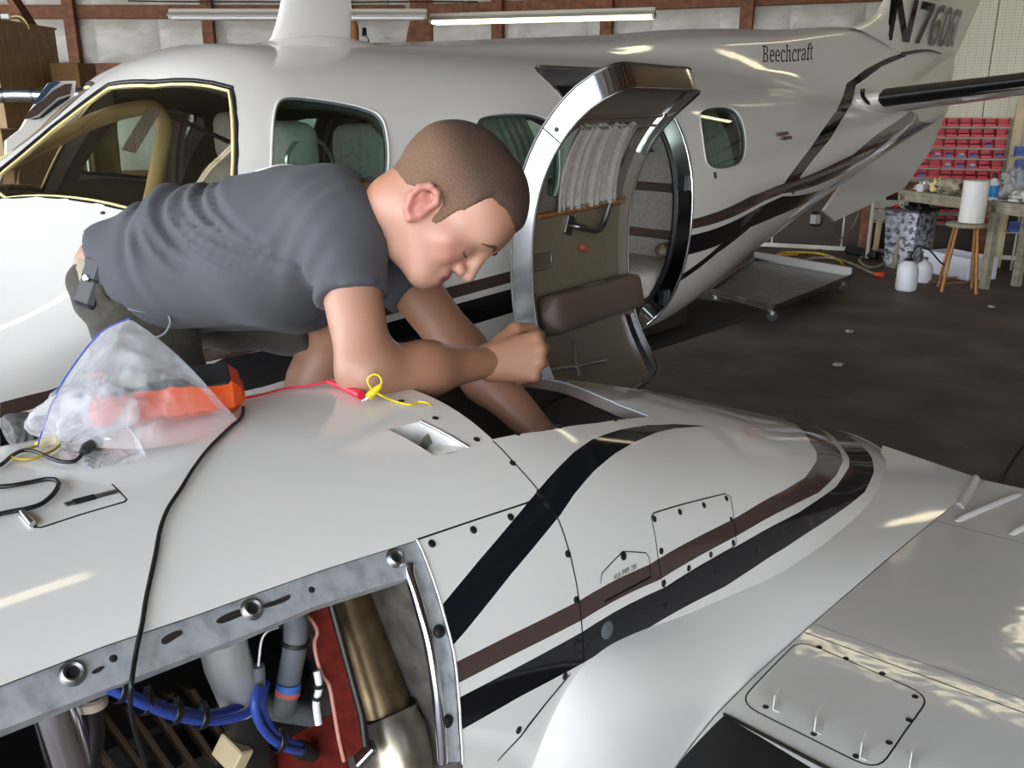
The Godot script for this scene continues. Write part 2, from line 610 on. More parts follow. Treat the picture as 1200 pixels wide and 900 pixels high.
# ---------------------------------------------------------------- bodies: a field of tapered bones, meshed as surface nets
func bone(a: Vector3, b: Vector3, ra: float, rb: float) -> Array:
	var ab := b - a
	return [a, ab, 1.0 / maxf(ab.length_squared(), 1e-9), ra, rb - ra]
func field(p: Vector3, B: Array, k: float) -> float:
	var d := 9.0
	for b in B:
		var q: Vector3 = p - b[0]
		var t := clampf(q.dot(b[1]) * b[2], 0.0, 1.0)
		var e: float = (q - b[1] * t).length() - b[3] - b[4] * t
		if e > d + k: continue
		if d > e + k:
			d = e
			continue
		var h := (k - absf(d - e)) / k
		d = minf(d, e) - h * h * k * 0.25
	return d
func nets(st: SurfaceTool, f: Callable, bx: AABB, c: float, paint = null):
	var nb := Vector3i((bx.size / (c * 4.0)).ceil())
	var n := nb * 4 + Vector3i.ONE
	var val := PackedFloat32Array()
	val.resize(n.x * n.y * n.z)
	val.fill(99.0)
	var active := []
	var reach := 4.0 * c * 0.87 * 1.15 + 0.016
	# coarse blocks first, then the small ones inside those near the surface
	var wide := 16.0 * c * 0.87 + 0.03
	for ci in range(0, nb.x, 4):
		for cj in range(0, nb.y, 4):
			for ck in range(0, nb.z, 4):
				if absf(f.call(bx.position + Vector3(ci * 4 + 8, cj * 4 + 8, ck * 4 + 8) * c)) > wide: continue
				for bi in range(ci, mini(ci + 4, nb.x)):
					for bj in range(cj, mini(cj + 4, nb.y)):
						for bk in range(ck, mini(ck + 4, nb.z)):
							var m := bx.position + Vector3(bi * 4 + 2, bj * 4 + 2, bk * 4 + 2) * c
							if absf(f.call(m)) > reach: continue
							active.append(Vector3i(bi, bj, bk))
							for i in 5:
								for j in 5:
									var at := ((bi * 4 + i) * n.y + bj * 4 + j) * n.z + bk * 4
									for k in 5:
										if val[at + k] > 90.0: val[at + k] = f.call(bx.position + Vector3(bi * 4 + i, bj * 4 + j, bk * 4 + k) * c)
	var spot := {}
	var E := [[0, 1], [0, 2], [0, 4], [1, 3], [1, 5], [2, 3], [2, 6], [3, 7], [4, 5], [4, 6], [5, 7], [6, 7]]
	for b in active:
		for i in range(b.x * 4, b.x * 4 + 4):
			for j in range(b.y * 4, b.y * 4 + 4):
				for k in range(b.z * 4, b.z * 4 + 4):
					var g := []
					var low := 0
					for q in 8:
						var w := val[((i + (q >> 2)) * n.y + j + ((q >> 1) & 1)) * n.z + k + (q & 1)]
						g.append(w)
						if w < 0.0: low += 1
					if low == 0 or low == 8: continue
					var s := Vector3.ZERO
					var cnt := 0
					for e in E:
						var a: float = g[e[0]]
						var d: float = g[e[1]]
						if (a < 0.0) == (d < 0.0): continue
						var t := a / (a - d)
						var pa := Vector3(e[0] >> 2, (e[0] >> 1) & 1, e[0] & 1)
						var pd := Vector3(e[1] >> 2, (e[1] >> 1) & 1, e[1] & 1)
						s += pa.lerp(pd, t)
						cnt += 1
					spot[(i * n.y + j) * n.z + k] = bx.position + (Vector3(i, j, k) + s / cnt) * c
	st.set_smooth_group(0)
	var sy := n.z
	var sx := n.y * n.z
	for key in spot:
		var i: int = key / sx
		var j: int = (key / sy) % n.y
		var k: int = key % n.z
		var v0 := val[key]
		for ax in 3:
			var step: int = [sx, sy, 1][ax]
			var d1: int = [sy, 1, sx][ax]
			var d2: int = [1, sx, sy][ax]
			if ([j, k, i][ax] == 0) or ([k, i, j][ax] == 0): continue
			var v1 := val[key + step]
			if (v0 < 0.0) == (v1 < 0.0) or v1 > 90.0: continue
			var q := [key, key - d1, key - d1 - d2, key - d2]
			var ok := true
			for a in q: ok = ok and spot.has(a)
			if not ok: continue
			var P := [spot[q[0]], spot[q[1]], spot[q[2]], spot[q[3]]]
			for t in ([[0, 2, 1], [0, 3, 2]] if v0 < 0.0 else [[0, 1, 2], [0, 2, 3]]):
				var a: Vector3 = P[t[0]]
				var b: Vector3 = P[t[1]]
				var d: Vector3 = P[t[2]]
				for x in [a, b, d]:
					if paint: st.set_color(paint.call(x))
					st.add_vertex(x)

# ---------------------------------------------------------------- materials
func noise_tex(freq: float, ramp: Array, size := 512, kind := FastNoiseLite.TYPE_SIMPLEX_SMOOTH, oct := 4, seed_ := 1) -> NoiseTexture2D:
	var n := FastNoiseLite.new()
	n.noise_type = kind
	n.frequency = freq
	n.fractal_octaves = oct
	n.seed = seed_
	var t := NoiseTexture2D.new()
	t.width = size
	t.height = size
	t.seamless = true
	t.noise = n
	if ramp.size():
		var g := Gradient.new()
		var offs := PackedFloat32Array()
		var cols := PackedColorArray()
		for r in ramp:
			offs.append(r[0])
			cols.append(r[1])
		g.offsets = offs
		g.colors = cols
		t.color_ramp = g
	return t
func normal_tex(freq: float, strength: float, size := 512, oct := 3, seed_ := 3) -> NoiseTexture2D:
	var t := noise_tex(freq, [], size, FastNoiseLite.TYPE_SIMPLEX_SMOOTH, oct, seed_)
	t.as_normal_map = true
	t.bump_strength = strength
	return t
func mat(name_: String, c: Color, rough := 0.6, metal := 0.0, spec := 0.5) -> StandardMaterial3D:
	var m := StandardMaterial3D.new()
	m.resource_name = name_
	m.albedo_color = c
	m.roughness = rough
	m.metallic = metal
	m.metallic_specular = spec
	M[name_] = m
	return m
func world_map(m: StandardMaterial3D, scale: Vector3):
	m.uv1_triplanar = true
	m.uv1_world_triplanar = true
	m.uv1_scale = scale
func textured(name_: String, tex: Texture2D, scale: Vector3, rough := 0.7, metal := 0.0, spec := 0.5) -> StandardMaterial3D:
	var m := mat(name_, Color.WHITE, rough, metal, spec)
	m.albedo_texture = tex
	world_map(m, scale)
	return m
func with_normal(m: StandardMaterial3D, t: Texture2D, s: float):
	m.normal_enabled = true
	m.normal_texture = t
	m.normal_scale = s
func hex(s: String) -> Color:
	return Color(s)
func make_materials():
	var dents := normal_tex(0.006, 6.0, 512, 2, 11)
	for p in [["white_paint", hex("e3e0d8")], ["brown_paint", hex("4a3a34")], ["black_paint", hex("17161a")], ["dark_paint", hex("141a1f")]]:
		var m := mat(p[0], p[1], 0.07, 0.0, 0.66 if p[0] == "white_paint" else 0.45)
		world_map(m, Vector3(0.9, 0.9, 0.9))
		with_normal(m, dents, 0.10)
	var wp := mat("wing_paint", hex("cfccc4"), 0.08, 0.0, 0.68)
	world_map(wp, Vector3(1.6, 1.6, 1.6))
	with_normal(wp, normal_tex(0.012, 7.0, 512, 3, 5), 0.07)
	mat("chrome", hex("e6e7ea"), 0.13, 1.0)
	mat("bright_metal", hex("cfd0d0"), 0.28, 1.0)
	mat("steel", hex("8e8d8a"), 0.38, 1.0)
	mat("dark_steel", hex("3c3a38"), 0.45, 0.8)
	textured("worn_metal", noise_tex(0.012, [[0.0, hex("8b9094")], [0.35, hex("b3b8bb")], [0.55, hex("c6cacd")], [1.0, hex("d6d9da")]], 512, FastNoiseLite.TYPE_SIMPLEX_SMOOTH, 5, 4), Vector3(6, 6, 6), 0.42, 0.45)
	textured("bronze_pipe", noise_tex(0.01, [[0.0, hex("5b4a35")], [0.5, hex("7d6a4e")], [1.0, hex("968566")]]), Vector3(5, 5, 5), 0.35, 0.85)
	textured("titanium", noise_tex(0.01, [[0.0, hex("8a7d68")], [0.5, hex("a99f8c")], [1.0, hex("c0b9ab")]]), Vector3(5, 5, 5), 0.32, 0.85)
	mat("black_rubber", hex("121212"), 0.45)
	mat("black_plastic", hex("191919"), 0.4)
	mat("hole_black", hex("141315"), 0.8)  # near-black for the shade in holes and recesses
	textured("bay_metal", noise_tex(0.01, [[0.0, hex("3f3b37")], [0.5, hex("57534d")], [1.0, hex("6c675f")]], 512, FastNoiseLite.TYPE_SIMPLEX_SMOOTH, 5, 77), Vector3(4, 4, 4), 0.6)
	mat("boot_rubber", hex("0f0f10"), 0.5)
	textured("red_baffle", noise_tex(0.02, [[0.0, hex("360f0b")], [0.5, hex("521811")], [1.0, hex("64241a")]], 512, FastNoiseLite.TYPE_SIMPLEX_SMOOTH, 5, 8), Vector3(5, 5, 5), 0.85, 0.0, 0.2)
	mat("red_edge", hex("c08070"), 0.7)
	mat("bay_grey", hex("6a6058"), 0.6)
	mat("pipe_alloy", hex("c3c4c2"), 0.38, 0.55)
	mat("cooler_brown", hex("33281e"), 0.7, 0.0, 0.25)
	mat("blue_hose", hex("31499c"), 0.45)
	mat("white_plastic", hex("dcdcd8"), 0.45)
	mat("tan_rubber", hex("a49684"), 0.6)
	mat("orange_rubber", hex("e0561c"), 0.5)
	mat("red_plastic", hex("d8203c"), 0.35)
	mat("yellow_plastic", hex("e0c21e"), 0.35)
	mat("grey_plastic", hex("5d6163"), 0.45)
	mat("lcd", hex("9aa08c"), 0.25)
	# cloth and leather
	var weave := normal_tex(0.09, 5.0, 512, 3, 21)
	var cl := mat("shirt_cloth", hex("444549"), 0.85)
	cl.rim_enabled = true
	cl.rim = 0.25
	cl.rim_tint = 0.5
	world_map(cl, Vector3(9, 9, 9))
	with_normal(cl, weave, 0.25)
	var sh := textured("shorts_cloth", noise_tex(0.03, [[0.0, hex("28251d")], [0.5, hex("353127")], [1.0, hex("454034")]], 512, FastNoiseLite.TYPE_SIMPLEX_SMOOTH, 4, 9), Vector3(4, 4, 4), 0.9)
	sh.rim_enabled = true
	sh.rim = 0.2
	mat("tan_cloth", hex("958b78"), 0.9)
	mat("black_leather", hex("1d1e20"), 0.5)
	mat("print_white", hex("d8d8d4"), 0.7)
	mat("print_blue", hex("2b3e57"), 0.7)
	var le := textured("cream_leather", noise_tex(0.02, [[0.0, hex("b5afa5")], [0.5, hex("cbc6bc")], [1.0, hex("d8d4cc")]]), Vector3(3, 3, 3), 0.5)
	with_normal(le, weave, 0.15)
	mat("brown_leather", hex("6b5a4c"), 0.55)
	mat("taupe", hex("7d7264"), 0.75)
	textured("trim_wood", noise_tex(0.02, [[0.0, hex("6d6151")], [0.45, hex("857863")], [0.6, hex("796c58")], [1.0, hex("978a74")]], 512, FastNoiseLite.TYPE_SIMPLEX_SMOOTH, 4, 14), Vector3(9, 1.2, 9), 0.4)
	textured("curtain_cloth", noise_tex(0.03, [[0.0, hex("8d857b")], [0.5, hex("b0a89d")], [1.0, hex("c6c0b6")]], 512, FastNoiseLite.TYPE_SIMPLEX_SMOOTH, 4, 16), Vector3(8, 2, 8), 0.9)
	mat("clutter_dark", hex("3b332d"), 0.8)  # stand-in colour for dark clutter low on the right wall
	mat("lining", hex("77705f"), 0.85)
	mat("cockpit_trim", hex("efdc9c"), 0.6)
	mat("cockpit_dark", hex("2a2521"), 0.8)
	var g: StandardMaterial3D
	for q in [["green_glass", Color(0.83, 0.92, 0.88, 0.0)], ["clear_glass", Color(0.90, 0.88, 0.84, 0.0)]]:
		g = mat(q[0], q[1], 0.0)
		g.refraction_enabled = true
		g.refraction_scale = 0.05
	g = mat("bag_film", Color(0.96, 0.96, 0.97, 0.22), 0.22)
	g.refraction_enabled = true
	g.refraction_scale = 0.006
	world_map(g, Vector3(7, 7, 7))
	with_normal(g, normal_tex(0.02, 9.0, 512, 3, 31), 0.7)
	g = mat("clear_plastic", Color(0.85, 0.88, 0.9, 0.35), 0.15)
	g.transparency = BaseMaterial3D.TRANSPARENCY_ALPHA
	# skin and hair
	var sk := mat("skin", Color.WHITE, 0.48)
	sk.vertex_color_use_as_albedo = true
	sk.subsurf_scatter_enabled = true
	sk.subsurf_scatter_strength = 0.02
	var ha := textured("hair", noise_tex(0.05, [[0.0, hex("4a3527")], [0.5, hex("6c503c")], [1.0, hex("926f57")]], 512, FastNoiseLite.TYPE_SIMPLEX_SMOOTH, 4, 40), Vector3(14, 14, 14), 0.8)
	with_normal(ha, normal_tex(0.15, 8.0, 512, 3, 41), 0.6)
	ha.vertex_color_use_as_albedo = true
	mat("brow_hair", hex("4a382b"), 0.8)
	# hangar
	var fl := textured("concrete", noise_tex(0.006, [[0.0, hex("463b35")], [0.4, hex("574a43")], [0.6, hex("5f5149")], [1.0, hex("6f6158")]], 1024, FastNoiseLite.TYPE_SIMPLEX_SMOOTH, 6, 50), Vector3(0.22, 0.22, 0.22), 0.62)
	with_normal(fl, normal_tex(0.05, 3.0, 512, 4, 51), 0.15)
	textured("apron", noise_tex(0.006, [[0.0, hex("9a968e")], [1.0, hex("b4b0a8")]], 512, FastNoiseLite.TYPE_SIMPLEX_SMOOTH, 4, 52), Vector3(0.1, 0.1, 0.1), 0.9)
	textured("stud_wood", noise_tex(0.012, [[0.0, hex("53301c")], [0.5, hex("744629")], [1.0, hex("8e5c38")]], 512, FastNoiseLite.TYPE_SIMPLEX_SMOOTH, 4, 53), Vector3(1.5, 1.5, 1.5), 0.7)
	textured("cabinet_wood", noise_tex(0.012, [[0.0, hex("7d5f3c")], [0.5, hex("a07f52")], [1.0, hex("b89562")]], 512, FastNoiseLite.TYPE_SIMPLEX_SMOOTH, 4, 54), Vector3(3, 0.5, 3), 0.5)
	textured("pale_wood", noise_tex(0.012, [[0.0, hex("b09c76")], [1.0, hex("cdbd98")]], 512, FastNoiseLite.TYPE_SIMPLEX_SMOOTH, 4, 55), Vector3(2, 0.6, 2), 0.7)
	textured("bench_wood", noise_tex(0.01, [[0.0, hex("6d6658")], [0.5, hex("918976")], [1.0, hex("aaa28e")]], 512, FastNoiseLite.TYPE_SIMPLEX_SMOOTH, 5, 56), Vector3(2, 2, 2), 0.8)
	textured("orange_wood", noise_tex(0.012, [[0.0, hex("7b4a22")], [0.5, hex("a06a35")], [1.0, hex("b58148")]], 512, FastNoiseLite.TYPE_SIMPLEX_SMOOTH, 4, 57), Vector3(5, 1, 5), 0.55)
	textured("cardboard", noise_tex(0.02, [[0.0, hex("7a5c3a")], [1.0, hex("93724b")]]), Vector3(2, 2, 2), 0.9)
	var vinyl := textured("vinyl", noise_tex(0.008, [[0.0, hex("9c988c")], [0.5, hex("b3afa4")], [1.0, hex("c6c2b8")]], 512, FastNoiseLite.TYPE_SIMPLEX_SMOOTH, 5, 58), Vector3(0.8, 0.8, 0.8), 0.34)
	with_normal(vinyl, normal_tex(0.012, 9.0, 512, 5, 59), 0.55)
	textured("foil", noise_tex(0.008, [[0.0, hex("483e30")], [0.5, hex("5f5442")], [1.0, hex("74674f")]], 512, FastNoiseLite.TYPE_SIMPLEX_SMOOTH, 5, 60), Vector3(0.5, 0.5, 0.5), 0.55)
	mat("outer_wall", hex("6b5f50"), 0.8)
	mat("fixture_metal", hex("b8b5a8"), 0.45)
	var tb := mat("lamp_tube", hex("fff6dc"), 0.4)
	tb.emission_enabled = true
	tb.emission = hex("fff0c4")
	tb.emission_energy_multiplier = 5.0
	mat("bin_red", hex("c5182c"), 0.42)
	mat("bin_shade", hex("2a1a17"), 0.7)  # colour of the shaded bin interiors
	mat("bin_blue", hex("20409a"), 0.42)
	mat("label_blue", hex("3a62a8"), 0.6)
	mat("rail_metal", hex("9a9788"), 0.5, 0.4)
	mat("paper", hex("e3e1dc"), 0.9)
	mat("newsprint", hex("b9b09c"), 0.9)
	mat("milky", hex("d5d6dc"), 0.4)
	mat("yellow_cable", hex("a8902c"), 0.6)
	mat("glove_yellow", hex("c8aa2e"), 0.8)
	mat("label_sky", hex("2f86c9"), 0.5)
	mat("rag_red", hex("b0584a"), 0.9)
	mat("safety_orange", hex("d8481c"), 0.6)
	textured("painted_cart", noise_tex(0.012, [[0.0, hex("1f1b19")], [0.55, hex("38312d")], [0.75, hex("544c46")], [1.0, hex("7a746d")]], 512, FastNoiseLite.TYPE_SIMPLEX_SMOOTH, 6, 61), Vector3(1.2, 1.2, 1.2), 0.35, 0.3)
	textured("splashed_white", noise_tex(0.015, [[0.0, hex("2c2b2e")], [0.42, hex("46454a")], [0.5, hex("b7b8c2")], [1.0, hex("cfd0d8")]], 512, FastNoiseLite.TYPE_SIMPLEX_SMOOTH, 4, 62), Vector3(1.6, 1.6, 1.6), 0.5)
	textured("dusty_rag", noise_tex(0.03, [[0.0, hex("3a3a3a")], [0.6, hex("5a5a58")], [1.0, hex("80807c")]]), Vector3(6, 6, 6), 0.95)
	# pegboard: a grid of drilled holes
	var im := Image.create(64, 64, false, Image.FORMAT_RGB8)
	im.fill(hex("cfcab8"))
	for y in 64:
		for x in 64:
			if Vector2(x - 31.5, y - 31.5).length() < 9.0: im.set_pixel(x, y, hex("5d584c"))
	textured("pegboard", ImageTexture.create_from_image(im), Vector3(34, 34, 34), 0.75)

# ---------------------------------------------------------------- the hangar
const H = 4.8
func wall_box(called: String, a: Vector3, b: Vector3, y0: float, y1: float, th: float, m: Material, parent: Node = self) -> MeshInstance3D:
	var d := (b - a)
	var T := Transform3D(Basis(d.normalized(), Vector3.UP, d.normalized().cross(Vector3.UP)), (a + b) * 0.5 + Vector3(0, (y0 + y1) * 0.5, 0))
	return struct(called, boxm(T, Vector3(d.length(), y1 - y0, th)), m, parent)
func flat_poly(p: Array, y: float, th: float) -> SurfaceTool:
	var q := PackedVector2Array()
	for v in p: q.append(Vector2(v.x, -v.z))
	return prismm(Transform3D(Basis(Vector3.RIGHT, Vector3.BACK * -1, Vector3.UP), Vector3(0, y, 0)), q, th)
func hangar():
	var A := Vector3(-3.6, 0, -16.5)
	var B := Vector3(-0.47, 0, -16.5)
	var C := Vector3(8.515, 0, -7.106)
	var D := Vector3(13.37, 0, 4.95)
	var E := Vector3(10, 0, 15)
	var F := Vector3(-3.6, 0, 15)
	struct("floor", flat_poly([A, B, C, D, E, F], -0.12, 0.12), M.concrete)
	struct("floor_apron", boxm(X(Vector3(-33.6, -0.1, 0)), Vector3(60, 0.16, 80)), M.apron)
	struct("ceiling", flat_poly([A, B, C, D, E, F], H, 0.15), M.foil)
	var back := wall_box("wall_back", B, C, 0, H, 0.16, M.vinyl)
	var right := wall_box("wall_right", C, D, 0, H, 0.16, M.vinyl)
	wall_box("wall_far", A, B, 0, H, 0.16, M.outer_wall)
	wall_box("wall_aft", D, E, 0, H, 0.16, M.outer_wall)
	wall_box("wall_side", E, F, 0, H, 0.16, M.outer_wall)
	# the front is one wide open doorway under a beam
	wall_box("wall_front", F, A, 4.1, H, 0.16, M.outer_wall)
	var jamb := boxm(X(Vector3(-3.6, 2.05, -15.6)), Vector3(0.16, 4.1, 1.6))
	box(jamb, X(Vector3(-3.6, 2.05, 14)), Vector3(0.16, 4.1, 2))
	struct("trim_door_jamb", jamb, M.outer_wall)
	framing(back, B, C, [Vector3(3.617, 0, -12.227), Vector3(5.343, 0, -10.423), Vector3(6.604, 0, -9.104), Vector3(7.857, 0, -7.794)], 0.86)
	framing(right, C, D, [Vector3(8.984, 0, -5.941), Vector3(9.526, 0, -4.597), Vector3(10.154, 0, -3.036), Vector3(10.737, 0, -1.588), Vector3(11.187, 0, -0.47)], 0.80)
	# corner post with two braces
	struct("trim_corner_post", boxm(X(C + Vector3(0.0, H / 2, 0.12), Vector3(0, 40, 0)), Vector3(0.3, H, 0.3), 0.01), M.stud_wood)
	for s in [[Vector3(8.234, 0, -7.4), C, B], [Vector3(8.698, 0, -6.653), C, D]]:
		var n: Vector3 = (s[2] - s[1]).normalized()
		var st := fresh()
		var foot: Vector3 = s[1] + n * (s[0] as Vector3 - s[1]).dot(n) + Vector3(0.1, 2.1, 0.2)
		bar(st, foot, C + Vector3(0.05, 3.7, 0.25), 0.12, 0.09)
		struct("trim_corner_brace", st, M.stud_wood)
	# a ledger with hanging loops of cable, rafters under the ceiling
	for i in 9:
		var st := fresh()
		var x := -3.0 + i * 1.8
		bar(st, Vector3(x, H - 0.14, -15.5), Vector3(x, H - 0.14, 14.5), 0.09, 0.26)
		var zl := -16.5 if x < -0.5 else (-16.4 + (x + 0.9) * 1.0)
		struct("trim_rafter", rafter(x, zl), M.stud_wood)
func rafter(x: float, z0: float) -> SurfaceTool:
	var z1 := 14.6 if x < 10.0 else 14.6 - (x - 9.5) * 2.0
	if x > 8.5: z0 = -6.0 + (x - 8.5) * 2.45
	return boxm(X(Vector3(x, H - 0.13, (z0 + z1) * 0.5)), Vector3(0.09, 0.26, z1 - z0))
# girts, posts and the quilted vinyl panels between them
func framing(w: Node, a: Vector3, b: Vector3, posts: Array, step: float):
	var d := (b - a).normalized()
	var n := d.cross(Vector3.UP)
	if n.dot(Vector3(0, 1.7, 2.8) - a) < 0: n = -n
	var L := (b - a).length()
	for y in [0.75, 2.13, 2.86, 3.75]:
		struct("girt", boxm(Transform3D(Basis(d, Vector3.UP, n), a + d * L * 0.5 + n * 0.13 + Vector3(0, y, 0)), Vector3(L - 0.3, 0.17, 0.05), 0.006), M.stud_wood, w)
	for p in posts:
		var at := a + d * (p as Vector3 - a).dot(d)
		struct("post", boxm(Transform3D(Basis(d, Vector3.UP, n), at + n * 0.19 + Vector3(0, H * 0.5, 0)), Vector3(0.15, H, 0.10), 0.006), M.stud_wood, w)
	var rows := [[0.05, 0.68], [0.83, 2.05], [2.21, 2.78], [2.94, 3.67], [3.83, H - 0.03]]
	var cnt := int(L / step)
	for r in rows.size():
		for i in cnt:
			var x0 := L * i / cnt + 0.01
			var x1 := L * (i + 1) / cnt - 0.01
			var y0: float = rows[r][0]
			var y1: float = rows[r][1]
			var ph := rng.randf() * 6.0
			var f := func(u: float, v: float) -> Vector3:
				var q := pow(4.0 * u * (1.0 - u), 0.5) * pow(4.0 * v * (1.0 - v), 0.35)
				var wr := sin(u * 9.0 + v * 4.0 + ph) * 0.006 * q + sin(u * 31.0 - v * 17.0 + ph * 2.0) * 0.003 * exp(-16.0 * u * (1.0 - u))
				return a + d * lerpf(x0, x1, u) + Vector3(0, lerpf(y0, y1, v), 0) + n * (0.085 + 0.045 * q + wr)
			if Vector3(f.call(0.5, 0.5)).distance_to(Vector3(0, 1.7, 2.8)) > 22.0: continue
			struct("panel", sheetm(f, 10, 8), M.clutter_dark if r == 0 and w.name == "wall_right" else M.vinyl, w)  # no real cladding: lowest right-wall row darkened in place of dark clutter

func strip_lights():
	# ceiling strips: [place, turn, lit, label]
	var defs := [
		[Vector3(5.469, 2.541, -5.358), -46.3, false, "long unlit metal strip light hanging in front of the left part of the insulated wall", 2.55],
		[Vector3(7.117, 2.525, -3.626), -63.0, true, "lit strip light hanging in front of the wall behind the aeroplane's roof", 2.3],
		[Vector3(9.4, 4.3, 0.9), 0.0, true, "ceiling strip light over the aeroplane's tail", 2.4],
		[Vector3(6.7, 4.3, 0.3), 90.0, true, "ceiling strip light across the aeroplane's rear fuselage", 2.4],
		[Vector3(0.0, 4.3, 1.2), 0.0, true, "ceiling strip light over the left engine", 2.4]]
	for q in defs:
		var at: Vector3 = q[0]
		var l: float = q[4]
		var t := thing("strip_light", q[3], "light", at, deg_to_rad(q[1] - 0.0), "hangar strip lights")
		pass
		var hood := prismm(Transform3D(Basis(Vector3.BACK, Vector3.UP, Vector3.LEFT), Vector3(l / 2, 0, 0)), P2([-0.03, 0.05, 0.03, 0.05, 0.045, 0.02, 0.11, -0.015, 0.11, -0.022, 0.03, 0.0, -0.03, 0.0, -0.11, -0.022, -0.11, -0.015, -0.045, 0.02]), l)
		own("housing", hood, M.fixture_metal, t)
		var ends := fresh()
		for s in [-1.0, 1.0]: box(ends, X(Vector3(s * (l / 2 - 0.015), -0.02, 0)), Vector3(0.03, 0.05, 0.14), 0.004)
		own("end_cap", ends, M.fixture_metal, t)
		for z in [-0.055, 0.055]:
			own("tube", tubem(PackedVector3Array([Vector3(-l / 2 + 0.03, -0.035, z), Vector3(l / 2 - 0.03, -0.035, z)]), 0.018, 10), M.lamp_tube if q[2] else M.white_plastic, t)
		for s in [-0.35, 0.35]:
			own("hanger_wire", tubem(PackedVector3Array([Vector3(s * l, 0.05, 0), Vector3(s * l, H - at.y, 0)]), 0.004, 5), M.dark_steel, t)
		if q[2]:
			var al := AreaLight3D.new()
			al.name = "lamp_glow"
			al.area_size = Vector2(l - 0.1, 0.2)
			al.light_color = hex("fff0cc")
			al.light_energy = LAMP_E
			al.shadow_enabled = true
			al.area_range = 30.0
			al.position = Vector3(0, -0.07, 0)
			al.rotation_degrees = Vector3(-90, 0, 0)
			t.add_child(al)
const LAMP_E = 0.45

